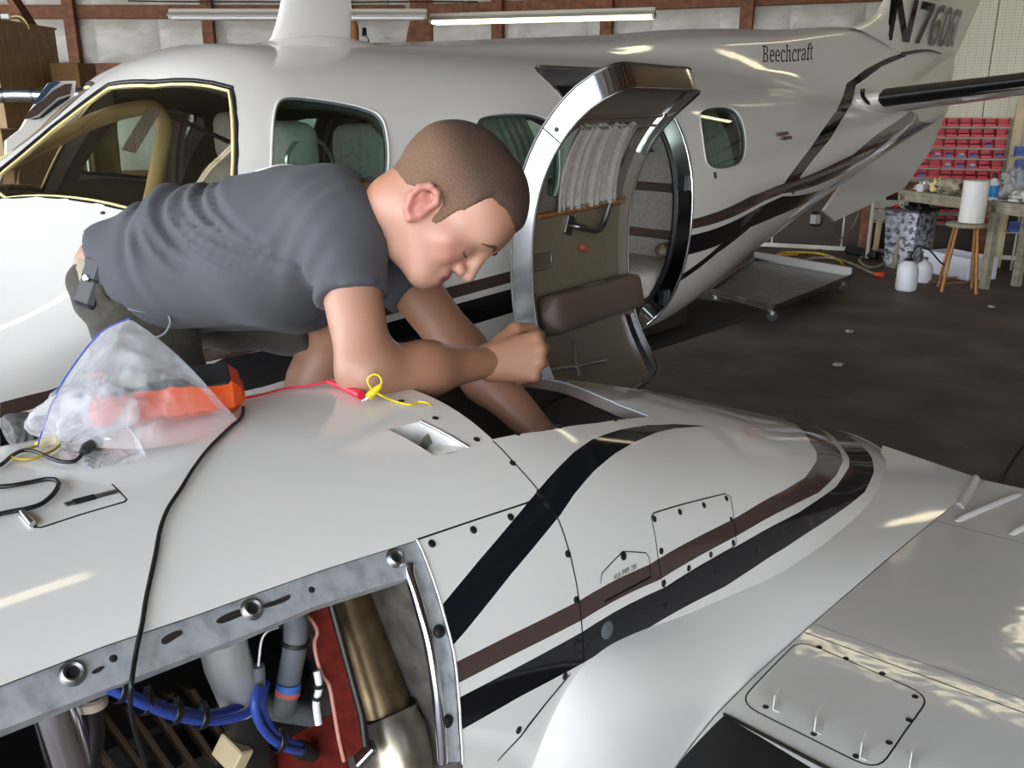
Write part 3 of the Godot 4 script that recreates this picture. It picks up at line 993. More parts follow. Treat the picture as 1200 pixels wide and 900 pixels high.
# ---------------------------------------------------------------- the aeroplane
var plane: Node3D
func airplane():
	plane = thing("airplane", "white twin-engined aeroplane with brown and black stripes and its cabin door swung open", "airplane", Vector3(2, 0, 0))
	fuselage()
	cabin_door()
	cabin()
	tail()
	left_nacelle()
	left_wing()
	engine()
	far_side()
func fuselage():
	var side_win := P2([0.791, 0.078, 0.856, 0.049, 1.013, 0.025, 1.178, 0.041, 1.228, 0.202, 1.355, 0.399, 1.19, 0.806, 0.979, 0.567, 0.792, 0.235])
	var win2 := smooth2(P2([1.322, 0.727, 1.395, 0.564, 1.447, 0.495, 1.513, 0.497, 1.626, 0.522, 1.717, 0.548, 1.766, 0.582, 1.746, 0.672, 1.711, 0.767, 1.669, 0.835, 1.592, 0.857, 1.373, 0.814, 1.311, 0.778]), 2)
	var win3 := smooth2(P2([2.106, 0.668, 2.139, 0.612, 2.19, 0.584, 2.337, 0.574, 2.471, 0.584, 2.518, 0.626, 2.499, 0.714, 2.448, 0.864, 2.385, 0.914, 2.245, 0.917, 2.086, 0.893, 2.049, 0.845]), 2)
	var win4 := smooth2(P2([3.49, 0.608, 3.583, 0.559, 3.802, 0.54, 3.924, 0.567, 3.902, 0.678, 3.84, 0.802, 3.761, 0.856, 3.595, 0.864, 3.462, 0.851, 3.416, 0.809]), 2)
	var opening := door_outline(0.0)
	var holes := [side_win, win2, win3, win4, opening]
	for h in [side_win, win2, win3, win4]:
		var r := PackedVector2Array()
		for q in h: r.append(Vector2(q.x, -q.y))
		r.reverse()
		holes.append(r)
	var brown := P2([0.592, 1.101, 0.691, 1.121, 1.097, 1.141, 1.197, 1.124, 1.679, 1.084, 1.884, 1.079, 2.163, 1.068, 3.278, 1.012, 3.88, 0.999, 4.261, 1.009, 5.56, 1.083, 6.873, 0.839, 7.029, 0.993, 5.844, 1.302, 4.33, 1.064, 4.085, 1.047, 3.284, 1.04, 2.172, 1.101, 1.913, 1.113, 1.616, 1.123, 1.26, 1.156, 1.086, 1.184, 0.668, 1.166, 0.589, 1.153])
	var black := P2([0.588, 1.188, 0.606, 1.191, 0.881, 1.215, 1.087, 1.197, 1.131, 1.175, 1.26, 1.158, 1.382, 1.157, 1.64, 1.143, 1.938, 1.131, 2.175, 1.121, 3.289, 1.061, 4.012, 1.062, 4.337, 1.079, 6.134, 1.484, 6.361, 1.352, 7.05, 0.998, 8.043, 1.629, 7.097, 1.618, 6.24, 1.594, 5.229, 1.338, 5.059, 1.305, 3.947, 1.143, 3.295, 1.133, 2.196, 1.204, 1.974, 1.215, 1.674, 1.228, 1.356, 1.25, 1.2, 1.28, 0.893, 1.33, 0.589, 1.277])
	var leg := P2([3.309, 1.214, 3.659, 1.124, 3.947, 1.143, 3.586, 1.176, 3.327, 1.243, 3.218, 1.276, 3.146, 1.264])
	var swoosh := P2([4.313, 1.021, 4.727, 0.866, 5.369, 0.583, 5.863, 0.298, 6.207, 0.259, 6.645, 0.237, 6.982, 0.235, 7.002, 0.264, 6.51, 0.273, 6.001, 0.325, 5.719, 0.511, 5.074, 0.85, 4.572, 1.016, 4.511, 1.109])
	var us := PackedFloat32Array()
	for i in 46: us.append(-2.05 + i * 0.10)
	for i in 56: us.append(2.55 + i * 0.10)
	var vs := PackedFloat32Array()
	for i in 49: vs.append(-2.0 + i * 0.08333)
	vs[48] = 1.99999
	vs[0] = -1.99999
	var m := skin(fus, us, vs, holes, [brown, black, leg, swoosh])
	var body := obj("fuselage", m[0], M.white_paint, plane)
	for k in [[1, M.brown_paint], [2, M.black_paint], [3, M.black_paint], [4, M.black_paint]]:
		if m[k[0]]: obj("painted_stripe", m[k[0]], k[1], body)
	# panes, seals and bright edges of the windows
	var panes := [[side_win, M.clear_glass, "windshield"], [win2, M.green_glass, "cabin_window"], [win3, M.green_glass, "cabin_window"], [win4, M.green_glass, "cabin_window"]]
	for s in [1.0, -1.0]:
		for q in panes:
			var p := PackedVector2Array()
			for a in q[0]: p.append(Vector2(a.x, a.y * s))
			if s < 0: p.reverse()
			obj(q[2], pane(fus, p, 0.010, 14, 10), q[1], body)
			obj("window_seal", tubem(along(lift(fus, -0.006), p, true), 0.007, 6), M.black_rubber if q[1] == M.clear_glass else M.grey_plastic, body)
			if q[1] == M.clear_glass:
				var inner := Geometry2D.offset_polygon(p, -0.012)
				if inner.size(): obj("window_trim", tubem(along(lift(fus, -0.010), inner[0], true), 0.005, 6), M.cockpit_trim, body)
			else:
				obj("window_rim", tubem(along(lift(fus, 0.001), p, true), 0.004, 6), M.white_paint, body)
	# bright door frame: the jamb all round the opening and its thin lip
	var st := fresh()
	var a := along(fus, opening, true)
	var b := along(lift(fus, -0.085), opening, true)
	ribbon(st, a, b)
	obj("door_frame", st, M.chrome, body)
	obj("door_frame_lip", tubem(a, 0.006, 6), M.chrome, body)
	var inner_line := PackedVector3Array(b)
	obj("door_seal", tubem(inner_line, 0.012, 8), M.black_rubber, body)
	for q in [Vector2(3.223, 0.897), Vector2(3.286, 1.334)]:
		var p := Vector3(3.288, fus(3.3, q.y).y, fus(3.3, q.y).z - 0.035)
		obj("door_striker", boxm(X(p), Vector3(0.025, 0.07, 0.035), 0.004), M.black_plastic, body)
	# roof aerial: a broad white blade on a fairing
	var blade := func(u: float, v: float) -> Vector3:
		var y := lerpf(1.87, 2.36, v)
		var c0 := lerpf(1.72 + 0.17 * pow(v, 0.55), 1.96, 0.0) 
		var c1 := lerpf(2.09, 2.12, v)
		var an := u * TAU
		var mid := (c0 + c1) * 0.5
		return Vector3(mid - cos(an) * (c1 - c0) * 0.5, y, sin(an) * 0.022 * (1.0 - 0.4 * v) * (1.0 + 0.5 * cos(an)))
	obj("roof_aerial", sheetm(blade, 24, 12), M.white_paint, body)
	var fair := func(u: float, v: float) -> Vector3:
		var an := u * TAU
		return Vector3(1.98 + cos(an) * 0.34 * v, 1.925 - 0.055 * v * v, sin(an) * 0.16 * v)
	obj("aerial_fairing", sheetm(fair, 24, 6), M.white_paint, body)
	obj("root_mark", tubem(smooth3(P3([5.804, 1.787, 0.3, 5.815, 1.746, 0.3, 5.89, 1.71, 0.3, 6.001, 1.689, 0.3]), 4), 0.014, 6), M.black_paint, body)
	# lettering and small marks
	var o := Vector2(4.831, 0.141)
	var e := Vector2(5.477, 0.154)
	var up := Vector2(4.907, 0.082)
	obj("lettering", lettering("Beechcraft", "Droid Serif", 400, lift(fus, 0.002), o, e - o, up - o), M.black_paint, body)
	var mk := fresh()
	for q in [[Vector2(4.268, 0.737), Vector2(4.396, 0.74)], [Vector2(4.309, 0.767), Vector2(4.426, 0.771)]]:
		var p0: Vector3 = fus(q[0].x, q[0].y)
		var p1: Vector3 = fus(q[1].x, q[1].y)
		var n := normal_of(fus, q[0].x, q[0].y)
		tube(mk, PackedVector3Array([p0 + n * 0.008, p1 + n * 0.012]), 0.009, 8)
	obj("drain_nozzle", mk, M.brown_leather, body)
	obj("fastener", tubem(along(lift(fus, 0.002), P2([3.489, 0.867, 3.493, 0.891])), 0.007, 6), M.dark_steel, body)
	var rv := fresh()
	for q in [Vector2(1.183, 0.74), Vector2(0.936, 0.537)]: screw(rv, fus(q.x, q.y), normal_of(fus, q.x, q.y), 0.006)
	obj("screw", rv, M.steel, body)
func door_outline(grow: float, t0 := 0.27) -> PackedVector2Array:
	return rounded(P2([2.66 - grow, t0 - grow, 3.30 + grow, t0 - grow, 3.30 + grow, 1.52 + grow, 2.66 - grow, 1.52 + grow]), 0.15)
func cabin_door():
	var line := door_outline(-0.004, 0.34)
	var f0 := func(u: float, v: float) -> Vector3: return door_at(u, v, 0.0)
	var fi := func(u: float, v: float) -> Vector3: return door_at(u, v, -0.042)
	var win := smooth2(P2([2.80, 0.57, 3.16, 0.57, 3.22, 0.63, 3.22, 0.80, 3.16, 0.86, 2.80, 0.86, 2.74, 0.80, 2.74, 0.63]), 2)
	var m := skin(f0, spread(2.64, 3.32, 14), spread(0.30, 1.56, 32), [win], [], line)
	var door := obj("cabin_door", m[0], M.white_paint, plane)
	# bright edge all round, with an inner lip
	var st := fresh()
	var inset := line
	var hs2 := fresh()
	var ea := along(f0, line, true)
	var eb := along(func(u, v): return door_at(u, v, -0.075), inset, true)
	for i in ea.size() - 1:
		var hinge_side := ea[i].distance_to(door_at(2.66, 0.9, 0.0) * Vector3(1, 0, 1) + Vector3(0, ea[i].y, 0)) < 0.05 and ea[i].y < 1.78
		ribbon(hs2 if hinge_side else st, ea.slice(i, i + 2), eb.slice(i, i + 2))
	obj("bright_edge", st, M.chrome, door)
	obj("hinge_edge", hs2, M.taupe, door)
	obj("edge_bead", tubem(eb, 0.004, 6), M.steel, door)
	obj("outer_bead", tubem(along(f0, line, true), 0.004, 6), M.steel, door)
	var seam := fresh()
	var sc := fresh()
	for t in [0.66, 0.98]:
		var n := (door_at(3.31, t, -0.03) - door_at(3.25, t, -0.03)).normalized()
		screw(sc, door_at(3.298, t * 0.9, -0.04), n, 0.007)
	obj("screw", sc, M.dark_steel, door)
	box(seam, look((door_at(3.299, 0.62, -0.037)), door_at(3.3, 0.62, -0.075) - door_at(3.3, 0.62, 0.0), Vector3.UP), Vector3(0.002, 0.07, 0.002))
	obj("edge_seam", seam, M.dark_steel, door)
	var keep: PackedVector2Array = Geometry2D.offset_polygon(line, -0.02)[0]
	var top := PackedVector2Array([Vector2(2.5, 0.3), Vector2(3.3, 0.3), Vector2(3.3, 0.54), Vector2(2.5, 0.54)])
	var low := PackedVector2Array([Vector2(2.5, 0.90), Vector2(3.3, 0.90), Vector2(3.3, 1.6), Vector2(2.5, 1.6)])
	var lin := skin(fi, spread(2.64, 3.32, 14), spread(0.30, 1.56, 32), [win], [top, low], keep)
	obj("window_surround", lin[0], M.taupe, door)
	obj("head_lining", lin[1], M.taupe, door)
	obj("wood_panel", lin[2], M.trim_wood, door)
	obj("head_trim", tubem(along(lift(fi, -0.004), P2([2.68, 0.54, 2.8, 0.54, 3.0, 0.54, 3.27, 0.54])), 0.007, 6), M.brown_leather, door)
	obj("sill_trim", tubem(along(lift(fi, -0.006), P2([2.68, 0.895, 2.8, 0.895, 3.0, 0.895, 3.27, 0.895])), 0.009, 6), M.orange_wood, door)
	obj("door_window", pane(f0, win, 0.012, 8, 8), M.green_glass, door)
	var c0 := Vector2(2.855, 0.544)
	var c1 := Vector2(3.229, 0.57)
	var c2 := Vector2(3.159, 0.907)
	var c3 := Vector2(2.745, 0.914)
	# gathered curtain drawn over most of the window, on two rods
	var cu := func(u: float, v: float) -> Vector3:
		var x := lerpf(lerpf(c0.x, c1.x, u), lerpf(c3.x, c2.x, u), v)
		var fold := sin(u * 62.0 + sin(v * 3.0) * 0.8) * 0.010 + sin(u * 23.0 + 1.0) * 0.005
		return door_at(x, lerpf(0.565, 0.885, v), -0.062 + fold)
	obj("curtain", sheetm(cu, 90, 8, 0.002), M.curtain_cloth, door)
	for t in [0.572, 0.878]:
		obj("curtain_rod", tubem(along(func(u, v): return door_at(u, v, -0.062), P2([2.70, t, 2.9, t, 3.2, t])), 0.005, 6), M.bright_metal, door)
	# lever handle
	var hp := Vector2(3.037, 0.939)
	var hq := Vector2(2.928, 0.955)
	var hr := Vector2(2.88, 0.876)
	var hb := door_at(hp.x, hp.y, -0.046)
	var lift_h := -0.10
	var lever := tubem(smooth3(PackedVector3Array([hb, door_at(hp.x, hp.y, -0.085), door_at(hq.x, hq.y, lift_h), door_at(hr.x, hr.y, lift_h)]), 5), 0.010, 8)
	obj("door_handle", lever, M.steel, door)
	obj("handle_plate", boxm(look(hb, normal_of(fi, hp.x, hp.y)), Vector3(0.05, 0.012, 0.06), 0.003), M.steel, door)
	var rt := Vector2(2.945, 1.003)
	obj("red_tab", boxm(look(door_at(rt.x, rt.y, -0.055), door_at(rt.x, rt.y, -0.1) - door_at(rt.x, rt.y, 0.0)), Vector3(0.04, 0.02, 0.02), 0.004), M.rag_red, door)
	# ash tray recess with a bright frame
	var ap := P2([3.265, 0.996, 3.141, 0.996, 3.135, 1.026, 3.26, 1.027])
	obj("ash_tray", region(lift(fi, -0.002), ap, 3, 3), M.brown_leather, door)
	obj("ash_tray_frame", tubem(along(lift(fi, -0.004), ap, true), 0.004, 6), M.bright_metal, door)
	# arm rest: a padded box standing off the panel
	var a0 := Vector2(3.264, 1.096)
	var a1 := Vector2(2.714, 1.109)
	var ar := func(u: float, v: float) -> Vector3:
		var an := u * TAU
		var c := Vector2(cos(an), sin(an))
		var sq := pow(pow(absf(c.x), 5.0) + pow(absf(c.y), 5.0), -0.2)
		var x := lerpf(3.27, 2.64, v)
		var tt := lerpf(a0.y, a1.y, v) + 0.055
		var sc2 := 1.0 if v > 0.02 and v < 0.98 else 0.0
		return door_at(x, tt + c.y * sq * 0.062 * sc2, -0.085 - (c.x * sq * 0.045) * sc2)
	obj("arm_rest", sheetm(ar, 28, 16), M.brown_leather, door)
	var vn := fresh()
	for i in 6:
		var s := lerpf(0.42, 0.62, i / 5.0)
		var q := door_at(lerpf(3.27, 2.64, s), lerpf(a0.y, a1.y, s) + 0.055 - 0.060, -0.09)
		box(vn, X(q), Vector3(0.014, 0.006, 0.03), 0.001)
	obj("arm_rest_vent", vn, M.bright_metal, door)
	# latch plate at the free edge, strap and lower stay
	var lp := P2([3.279, 1.071, 3.176, 1.076, 3.192, 1.147, 3.237, 1.145, 3.27, 1.196, 3.3, 1.197])
	obj("latch_plate", region(lift(fi, 0.004), lp, 4, 4), M.bright_metal, door)
	var l2 := fresh()
	for q in [Vector2(3.242, 1.085), Vector2(3.253, 1.134)]: screw(l2, door_at(q.x, q.y, -0.048), -normal_of(fi, q.x, q.y), 0.006)
	obj("latch_screw", l2, M.steel, door)
	obj("strap", tubem(along(lift(fi, -0.008), P2([3.077, 1.26, 3.099, 1.311, 3.122, 1.377])), 0.006, 6), M.bright_metal, door)
	obj("kick_strip", tubem(along(lift(fi, -0.004), P2([3.28, 1.315, 3.091, 1.346, 2.922, 1.37])), 0.005, 6), M.bright_metal, door)
	# hinge arms to the fuselage
	for t in [0.75, 1.15]:
		var hs := fus(2.67, t)
		obj("hinge_arm", tubem(PackedVector3Array([hs + Vector3(0.01, 0, -0.05), hs + Vector3(0.03, 0, 0.02), door_at(2.68, t, -0.03)]), 0.014, 8), M.steel, door)
func seat(at: Vector3, turn: float, head := true, label := ""):
	var s := Node3D.new()
	s.name = "seat"
	s.position = at - plane.position
	s.rotation.y = turn
	plane.add_child(s, true)
	if label: s.set_meta("label", label)
	# local: faces -x
	var cushion := func(u: float, v: float) -> Vector3: return pad(u, v, Vector3(0, 0.26, 0), Vector3(0.26, 0.08, 0.25))
	own("cushion", sheetm(cushion, 24, 14), M.cream_leather, s)
	var back := func(u: float, v: float) -> Vector3:
		var p := pad(u, v, Vector3(0, 0, 0), Vector3(0.08, 0.30, 0.24))
		return Transform3D(Basis(Vector3.BACK, deg_to_rad(-14)), Vector3(0.25, 0.52, 0)) * p
	own("backrest", sheetm(back, 24, 18), M.cream_leather, s)
	for q in [-0.10, 0.12]:
		var band := boxm(Transform3D(Basis(Vector3.BACK, deg_to_rad(-14)), Vector3(0.25, 0.52, 0)) * X(Vector3(-0.055, q, 0)), Vector3(0.06, 0.07, 0.46), 0.02)
		own("brown_band", band, M.brown_leather, s)
	if head:
		var hr := func(u: float, v: float) -> Vector3: return pad(u, v, Vector3(0.335, 0.90, 0), Vector3(0.06, 0.095, 0.14))
		own("headrest", sheetm(hr, 20, 12), M.cream_leather, s)
	own("frame", boxm(X(Vector3(0, 0.11, 0)), Vector3(0.44, 0.2, 0.4), 0.01), M.cockpit_dark, s)
	own("arm_rest", boxm(X(Vector3(0.02, 0.42, 0.27)), Vector3(0.38, 0.06, 0.06), 0.02), M.brown_leather, s)
func pad(u: float, v: float, c: Vector3, s: Vector3) -> Vector3:
	var a := u * TAU
	var b := (v - 0.5) * PI
	var e := func(x: float, k: float) -> float: return signf(x) * pow(absf(x), k)
	return c + Vector3(e.call(cos(b), 0.5) * e.call(cos(a), 0.5) * s.x, e.call(sin(b), 0.5) * s.y, e.call(cos(b), 0.5) * e.call(sin(a), 0.5) * s.z)
func cabin():
	# inner lining with the same openings, cut wider
	var keepers := []
	for h in [P2([1.296, 0.794, 1.411, 0.502, 1.459, 0.472, 1.64, 0.497, 1.759, 0.548, 1.783, 0.628, 1.697, 0.877]), P2([2.006, 0.912, 2.136, 0.584, 2.223, 0.558, 2.488, 0.56, 2.548, 0.608, 2.455, 0.945]), P2([3.315, 0.85, 3.499, 0.575, 3.663, 0.531, 3.945, 0.524, 3.969, 0.628, 3.843, 0.891]), P2([0.8, 0.077, 0.868, -0.003, 1.025, -0.02, 1.198, 0.004, 1.367, 0.392, 1.192, 0.828, 0.785, 0.255])]:
		keepers.append(h)
		var r := PackedVector2Array()
		for q in h: r.append(Vector2(q.x, -q.y))
		r.reverse()
		keepers.append(r)
	keepers.append(door_outline(0.02))
	var lin: ArrayMesh = skin(lift(fus, -0.06), spread(0.1, 4.3, 50), spread(-1.45, 1.45, 40), keepers)[0]
	obj("cabin_lining", lin, M.lining, plane)
	obj("cabin_floor", boxm(X(Vector3(2.1, 0.64, 0)), Vector3(4.4, 0.03, 1.1)), M.cockpit_dark, plane)
	obj("cabin_bulkhead", boxm(X(Vector3(4.2, 1.3, 0)), Vector3(0.03, 0.82, 0.85)), M.lining, plane)
	obj("cockpit_bulkhead", boxm(X(Vector3(0.14, 0.92, 0)), Vector3(0.03, 0.45, 0.8)), M.cockpit_dark, plane)
	# panel and coaming
	var coam := func(u: float, v: float) -> Vector3:
		var z := lerpf(-0.56, 0.56, u)
		var an := v * PI * 0.5
		return Vector3(0.25 + sin(an) * 0.40, 1.22 + 0.05 * cos(an) - 0.02 * z * z * 4.0, z)
	obj("coaming", sheetm(coam, 16, 8, 0.02), M.cockpit_dark, plane)
	obj("instrument_panel", boxm(X(Vector3(0.62, 1.02, 0)), Vector3(0.05, 0.42, 0.95), 0.01), M.cockpit_dark, plane)
	for z in [0.30, -0.30]:
		obj("control_yoke", tubem(smooth3(PackedVector3Array([Vector3(0.80, 1.30, z - 0.13), Vector3(0.80, 1.20, z - 0.15), Vector3(0.80, 1.13, z - 0.06), Vector3(0.80, 1.13, z + 0.06), Vector3(0.80, 1.20, z + 0.15), Vector3(0.80, 1.30, z + 0.13)]), 4), 0.014, 8), M.black_plastic, plane)
	# cream arched trim round the far side window, with a pale fabric visor
	var arch := P3([0.855, 1.517, -0.04, 1.045, 1.591, -0.09, 1.209, 1.657, -0.1, 1.342, 1.687, -0.1, 1.386, 1.676, -0.1, 1.393, 1.624, -0.08, 1.357, 1.546, -0.05, 1.291, 1.426, 0, 1.272, 1.369, 0])
	obj("cockpit_arch", tubem(smooth3(arch, 6), 0.024, 10), M.cockpit_trim, plane)
	obj("sun_visor", sheetm(func(u, v): return (Vector3(1.307, 1.687, 0)).lerp(Vector3(1.349, 1.677, 0), u).lerp((Vector3(1.211, 1.564, 0)).lerp(Vector3(1.252, 1.552, 0), u), v), 4, 4, 0.006), M.curtain_cloth, plane)
	obj("cabin_strut", tubem(P3([1.419, 1.666, -0.1, 1.628, 1.574, -0.1]), 0.009, 6), M.grey_plastic, plane)
	# seats: two in front, two in the middle, two facing forward at the back
	for z in [0.28, -0.28]:
		seat(Vector3(1.45, 0.68, z), 0.0) if z < 0 else seat(Vector3(1.536, 1.555, 0.37) - Vector3(0.335, 0.90, 0), 0.0)
		seat(Vector3(2.28, 0.68, z * 1.05), 0.0) if z < 0 else seat(Vector3(1.856, 1.543, 0.37) - Vector3(0.335, 0.90, 0), 0.0)
		seat(Vector3(3.45, 0.66, z), 0.0)
	# curtains by the windows
	for q in [[1.60, 1.72, -1.0, 0.03], [2.0, 2.42, 1.0, 0.10], [3.36, 3.75, 1.0, 0.05], [2.3, 2.7, -1.0, 0.03]]:
		var cu := func(u: float, v: float) -> Vector3:
			var x := lerpf(q[0], q[1], u)
			return lift(fus, -0.032 - 0.006 * sin(u * (q[1] - q[0]) * 160.0)).call(x, lerpf(0.50, 0.90, v) * q[2])
		obj("window_curtain", sheetm(cu, int((q[1] - q[0]) * 130.0), 8), M.curtain_cloth, plane)
	# headset hoop on the front seat
	obj("headset_hoop", tubem(smooth3(P3([1.471, 1.502, 0.5, 1.47, 1.55, 0.5, 1.496, 1.587, 0.5, 1.543, 1.603, 0.5, 1.59, 1.587, 0.5, 1.62, 1.546, 0.5, 1.625, 1.494, 0.5]), 5), 0.006, 6), M.bright_metal, plane)
	var cup := func(u: float, v: float) -> Vector3: return pad(u, v, Vector3(1.593, 1.544, 0.42), Vector3(0.045, 0.055, 0.03))
	obj("headset_cup", sheetm(cup, 16, 10), M.brown_leather, plane)
func slab(st: SurfaceTool, root: Array, tip: Array, nu := 24, nv := 6):
	# a lifting surface: each end is [leading edge point, trailing edge point, thickness], u runs round the section
	var across: Vector3 = (tip[0] - root[0]).cross(root[1] - root[0]).normalized()
	sheet(st, func(u: float, v: float) -> Vector3:
		var le: Vector3 = (root[0] as Vector3).lerp(tip[0], v)
		var te: Vector3 = (root[1] as Vector3).lerp(tip[1], v)
		var th: float = lerpf(root[2], tip[2], v)
		var an := u * TAU
		var x := 0.5 - 0.5 * cos(an)
		return le.lerp(te, x) + across * sin(an) * th * 0.5 * (1.25 - x * 0.9) * (1.0 if x < 0.999 else 0.0), nu, nv)
func tail():
	# fin and rudder
	var fl := fresh()
	var f_le0 := Vector3(6.281, 2.193, 0)
	var f_te0 := Vector3(8.015, 1.84, 0)
	var le := P3([6.2, 2.18, 0, 6.55, 2.28, 0, 6.72, 2.42, 0, 7.30, 3.05, 0, 7.75, 3.62, 0])
	var te := P3([8.02, 1.82, 0, 8.30, 2.13, 0, 8.45, 2.29, 0, 8.98, 2.93, 0, 9.35, 3.62, 0])
	le = smooth3(le, 4)
	te = smooth3(te, 4)
	var n := le.size() - 1
	var fin := func(u: float, v: float) -> Vector3:
		var i := int(floor(v * n * 0.99999))
		var w := v * n - i
		var a := le[i].lerp(le[i + 1], w)
		var b := te[i].lerp(te[i + 1], w)
		var an := u * TAU
		var x := 0.5 - 0.5 * cos(an)
		return a.lerp(b, x) + Vector3(0, 0, sin(an) * 0.085 * (1.2 - x * 0.95) * (1.0 - v * 0.4))
	var fo := obj("fin", sheetm(fin, 32, 16), M.white_paint, plane)
	var fs := func(u: float, v: float) -> Vector3:
		# left face of the fin by its own x and y
		var lo := 0.0
		for i in n:
			if le[i + 1].y >= v or i == n - 1:
				var w := clampf((v - le[i].y) / (le[i + 1].y - le[i].y), -2.0, 1.0)
				var a := le[i].lerp(le[i + 1], w)
				var j := clampf(i, 0, n - 1)
				var b := te[j].lerp(te[j + 1], w)
				var x := clampf((u - a.x) / maxf(b.x - a.x, 0.1), 0.0, 1.0)
				var s := sin(acos(clampf(1.0 - 2.0 * x, -1.0, 1.0)))
				return Vector3(u, v, 0.004 + s * 0.085 * (1.2 - x * 0.95))
		return Vector3(u, v, 0.08)
	var o := Vector3(6.648, 2.12, 0.08)
	var e := Vector3(8.074, 2.121, 0.08)
	var up := Vector3(6.732, 2.418, 0.08)
	obj("registration", lettering("N7606D", "Droid Sans", 700, func(u, v):
		var w: float = clampf((u - o.x - (v - o.y) * (up.x - o.x) / (up.y - o.y)) / (e.x - o.x), 0.0, 1.0)
		var x: float = u + (e.x - o.x) * (1.0 - pow(1.0 - w, 1.7) - w)
		return Vector3(x, v, fin_z(x, v)), Vector2(o.x, o.y), Vector2(e.x - o.x, e.y - o.y), Vector2(up.x - o.x, up.y - o.y)), M.black_paint, fo)
	var arc := smooth3(P3([6.879, 2.036, 0.09, 7.175, 2.067, 0.09, 7.427, 2.08, 0.09, 7.694, 2.068, 0.08]), 4)
	var arcm := fresh()
	for i in arc.size() - 1:
		var w0 := 0.026 * (1.0 - float(i) / arc.size() * 0.7)
		bar(arcm, arc[i], arc[i + 1], w0, 0.004, Vector3(0, 0, 1))
	obj("painted_stripe", arcm, M.black_paint, fo)
	# tailplanes
	for s in [1.0, -1.0]:
		var st := fresh()
		var r0 := Vector3(5.86, 1.715, 0.22 * s)
		var t0 := Vector3(6.60, 2.03, 2.65 * s)
		slab(st, [r0, r0 + Vector3(1.35, -0.02, 0), 0.17], [t0, t0 + Vector3(0.85, -0.02, 0), 0.09], 28, 8)
		var tp := obj("tailplane", st, M.white_paint, plane)
		var bt := fresh()
		sheet(bt, func(u: float, v: float) -> Vector3:
			var lep := r0.lerp(t0, lerpf(0.06, 0.995, v))
			var th := lerpf(0.17, 0.09, v) * 1.0
			var an := lerpf(-1.0, 1.0, u)
			var x := an * an * 0.085
			var y := signf(an) * sqrt(absf(an)) * th * 0.5
			y = sin(acos(clampf(1.0 - 2.0 * x / 1.2, -1.0, 1.0))) * signf(an) * th * 0.62
			return lep + Vector3(x * 1.25 - 0.006, y + signf(an) * 0.002, 0), 16, 8)
		obj("deice_boot", bt, M.boot_rubber, tp)
	# dark belly fairing under the tail and its white strake
	var cone := fresh()
	sheet(cone, func(u, v):
		var an: float = lerpf(-1.0, 1.0, u)
		return Vector3(lerpf(5.3, 6.3, v), lerpf(1.00, 1.28, v) - 0.30 * (1.0 - v * 0.4) * (1.0 - absf(an) * 0.0) * lerpf(1.0, 0.9, absf(an)) + 0.30, an * 0.02), 4, 4)
	var strake := prismm(Transform3D(Basis(Vector3.RIGHT, Vector3.UP, Vector3.BACK), Vector3(0, 0, 0.05)), strake_outline(), 0.02)
	obj("ventral_strake", strake, M.wing_paint, plane)
	obj("tail_skid", boxm(X(Vector3(5.767, 0.966, 0.1)), Vector3(0.10, 0.10, 0.08), 0.02), M.steel, plane)
func strake_outline() -> PackedVector2Array:
	var r := PackedVector2Array()
	for p in P3([5.932, 1, 0.06, 6.124, 0.914, 0.06, 7.315, 1.06, 0.06, 7.79, 1.342, 0.06, 8.019, 1.639, 0.06, 7.215, 1.457, 0.06, 6.633, 1.292, 0.06, 6.172, 1.156, 0.06]): r.append(Vector2(p.x, p.y))
	return r
func fin_z(u: float, v: float) -> float:
	var le := 6.62 + (v - 2.33) * 0.92
	var te := 8.32 + (v - 2.13) * 0.86
	var x := clampf((u - le) / maxf(te - le, 0.1), 0.0, 1.0)
	return 0.006 + sin(acos(clampf(1.0 - 2.0 * x, -1.0, 1.0))) * 0.085 * (1.2 - x * 0.95)
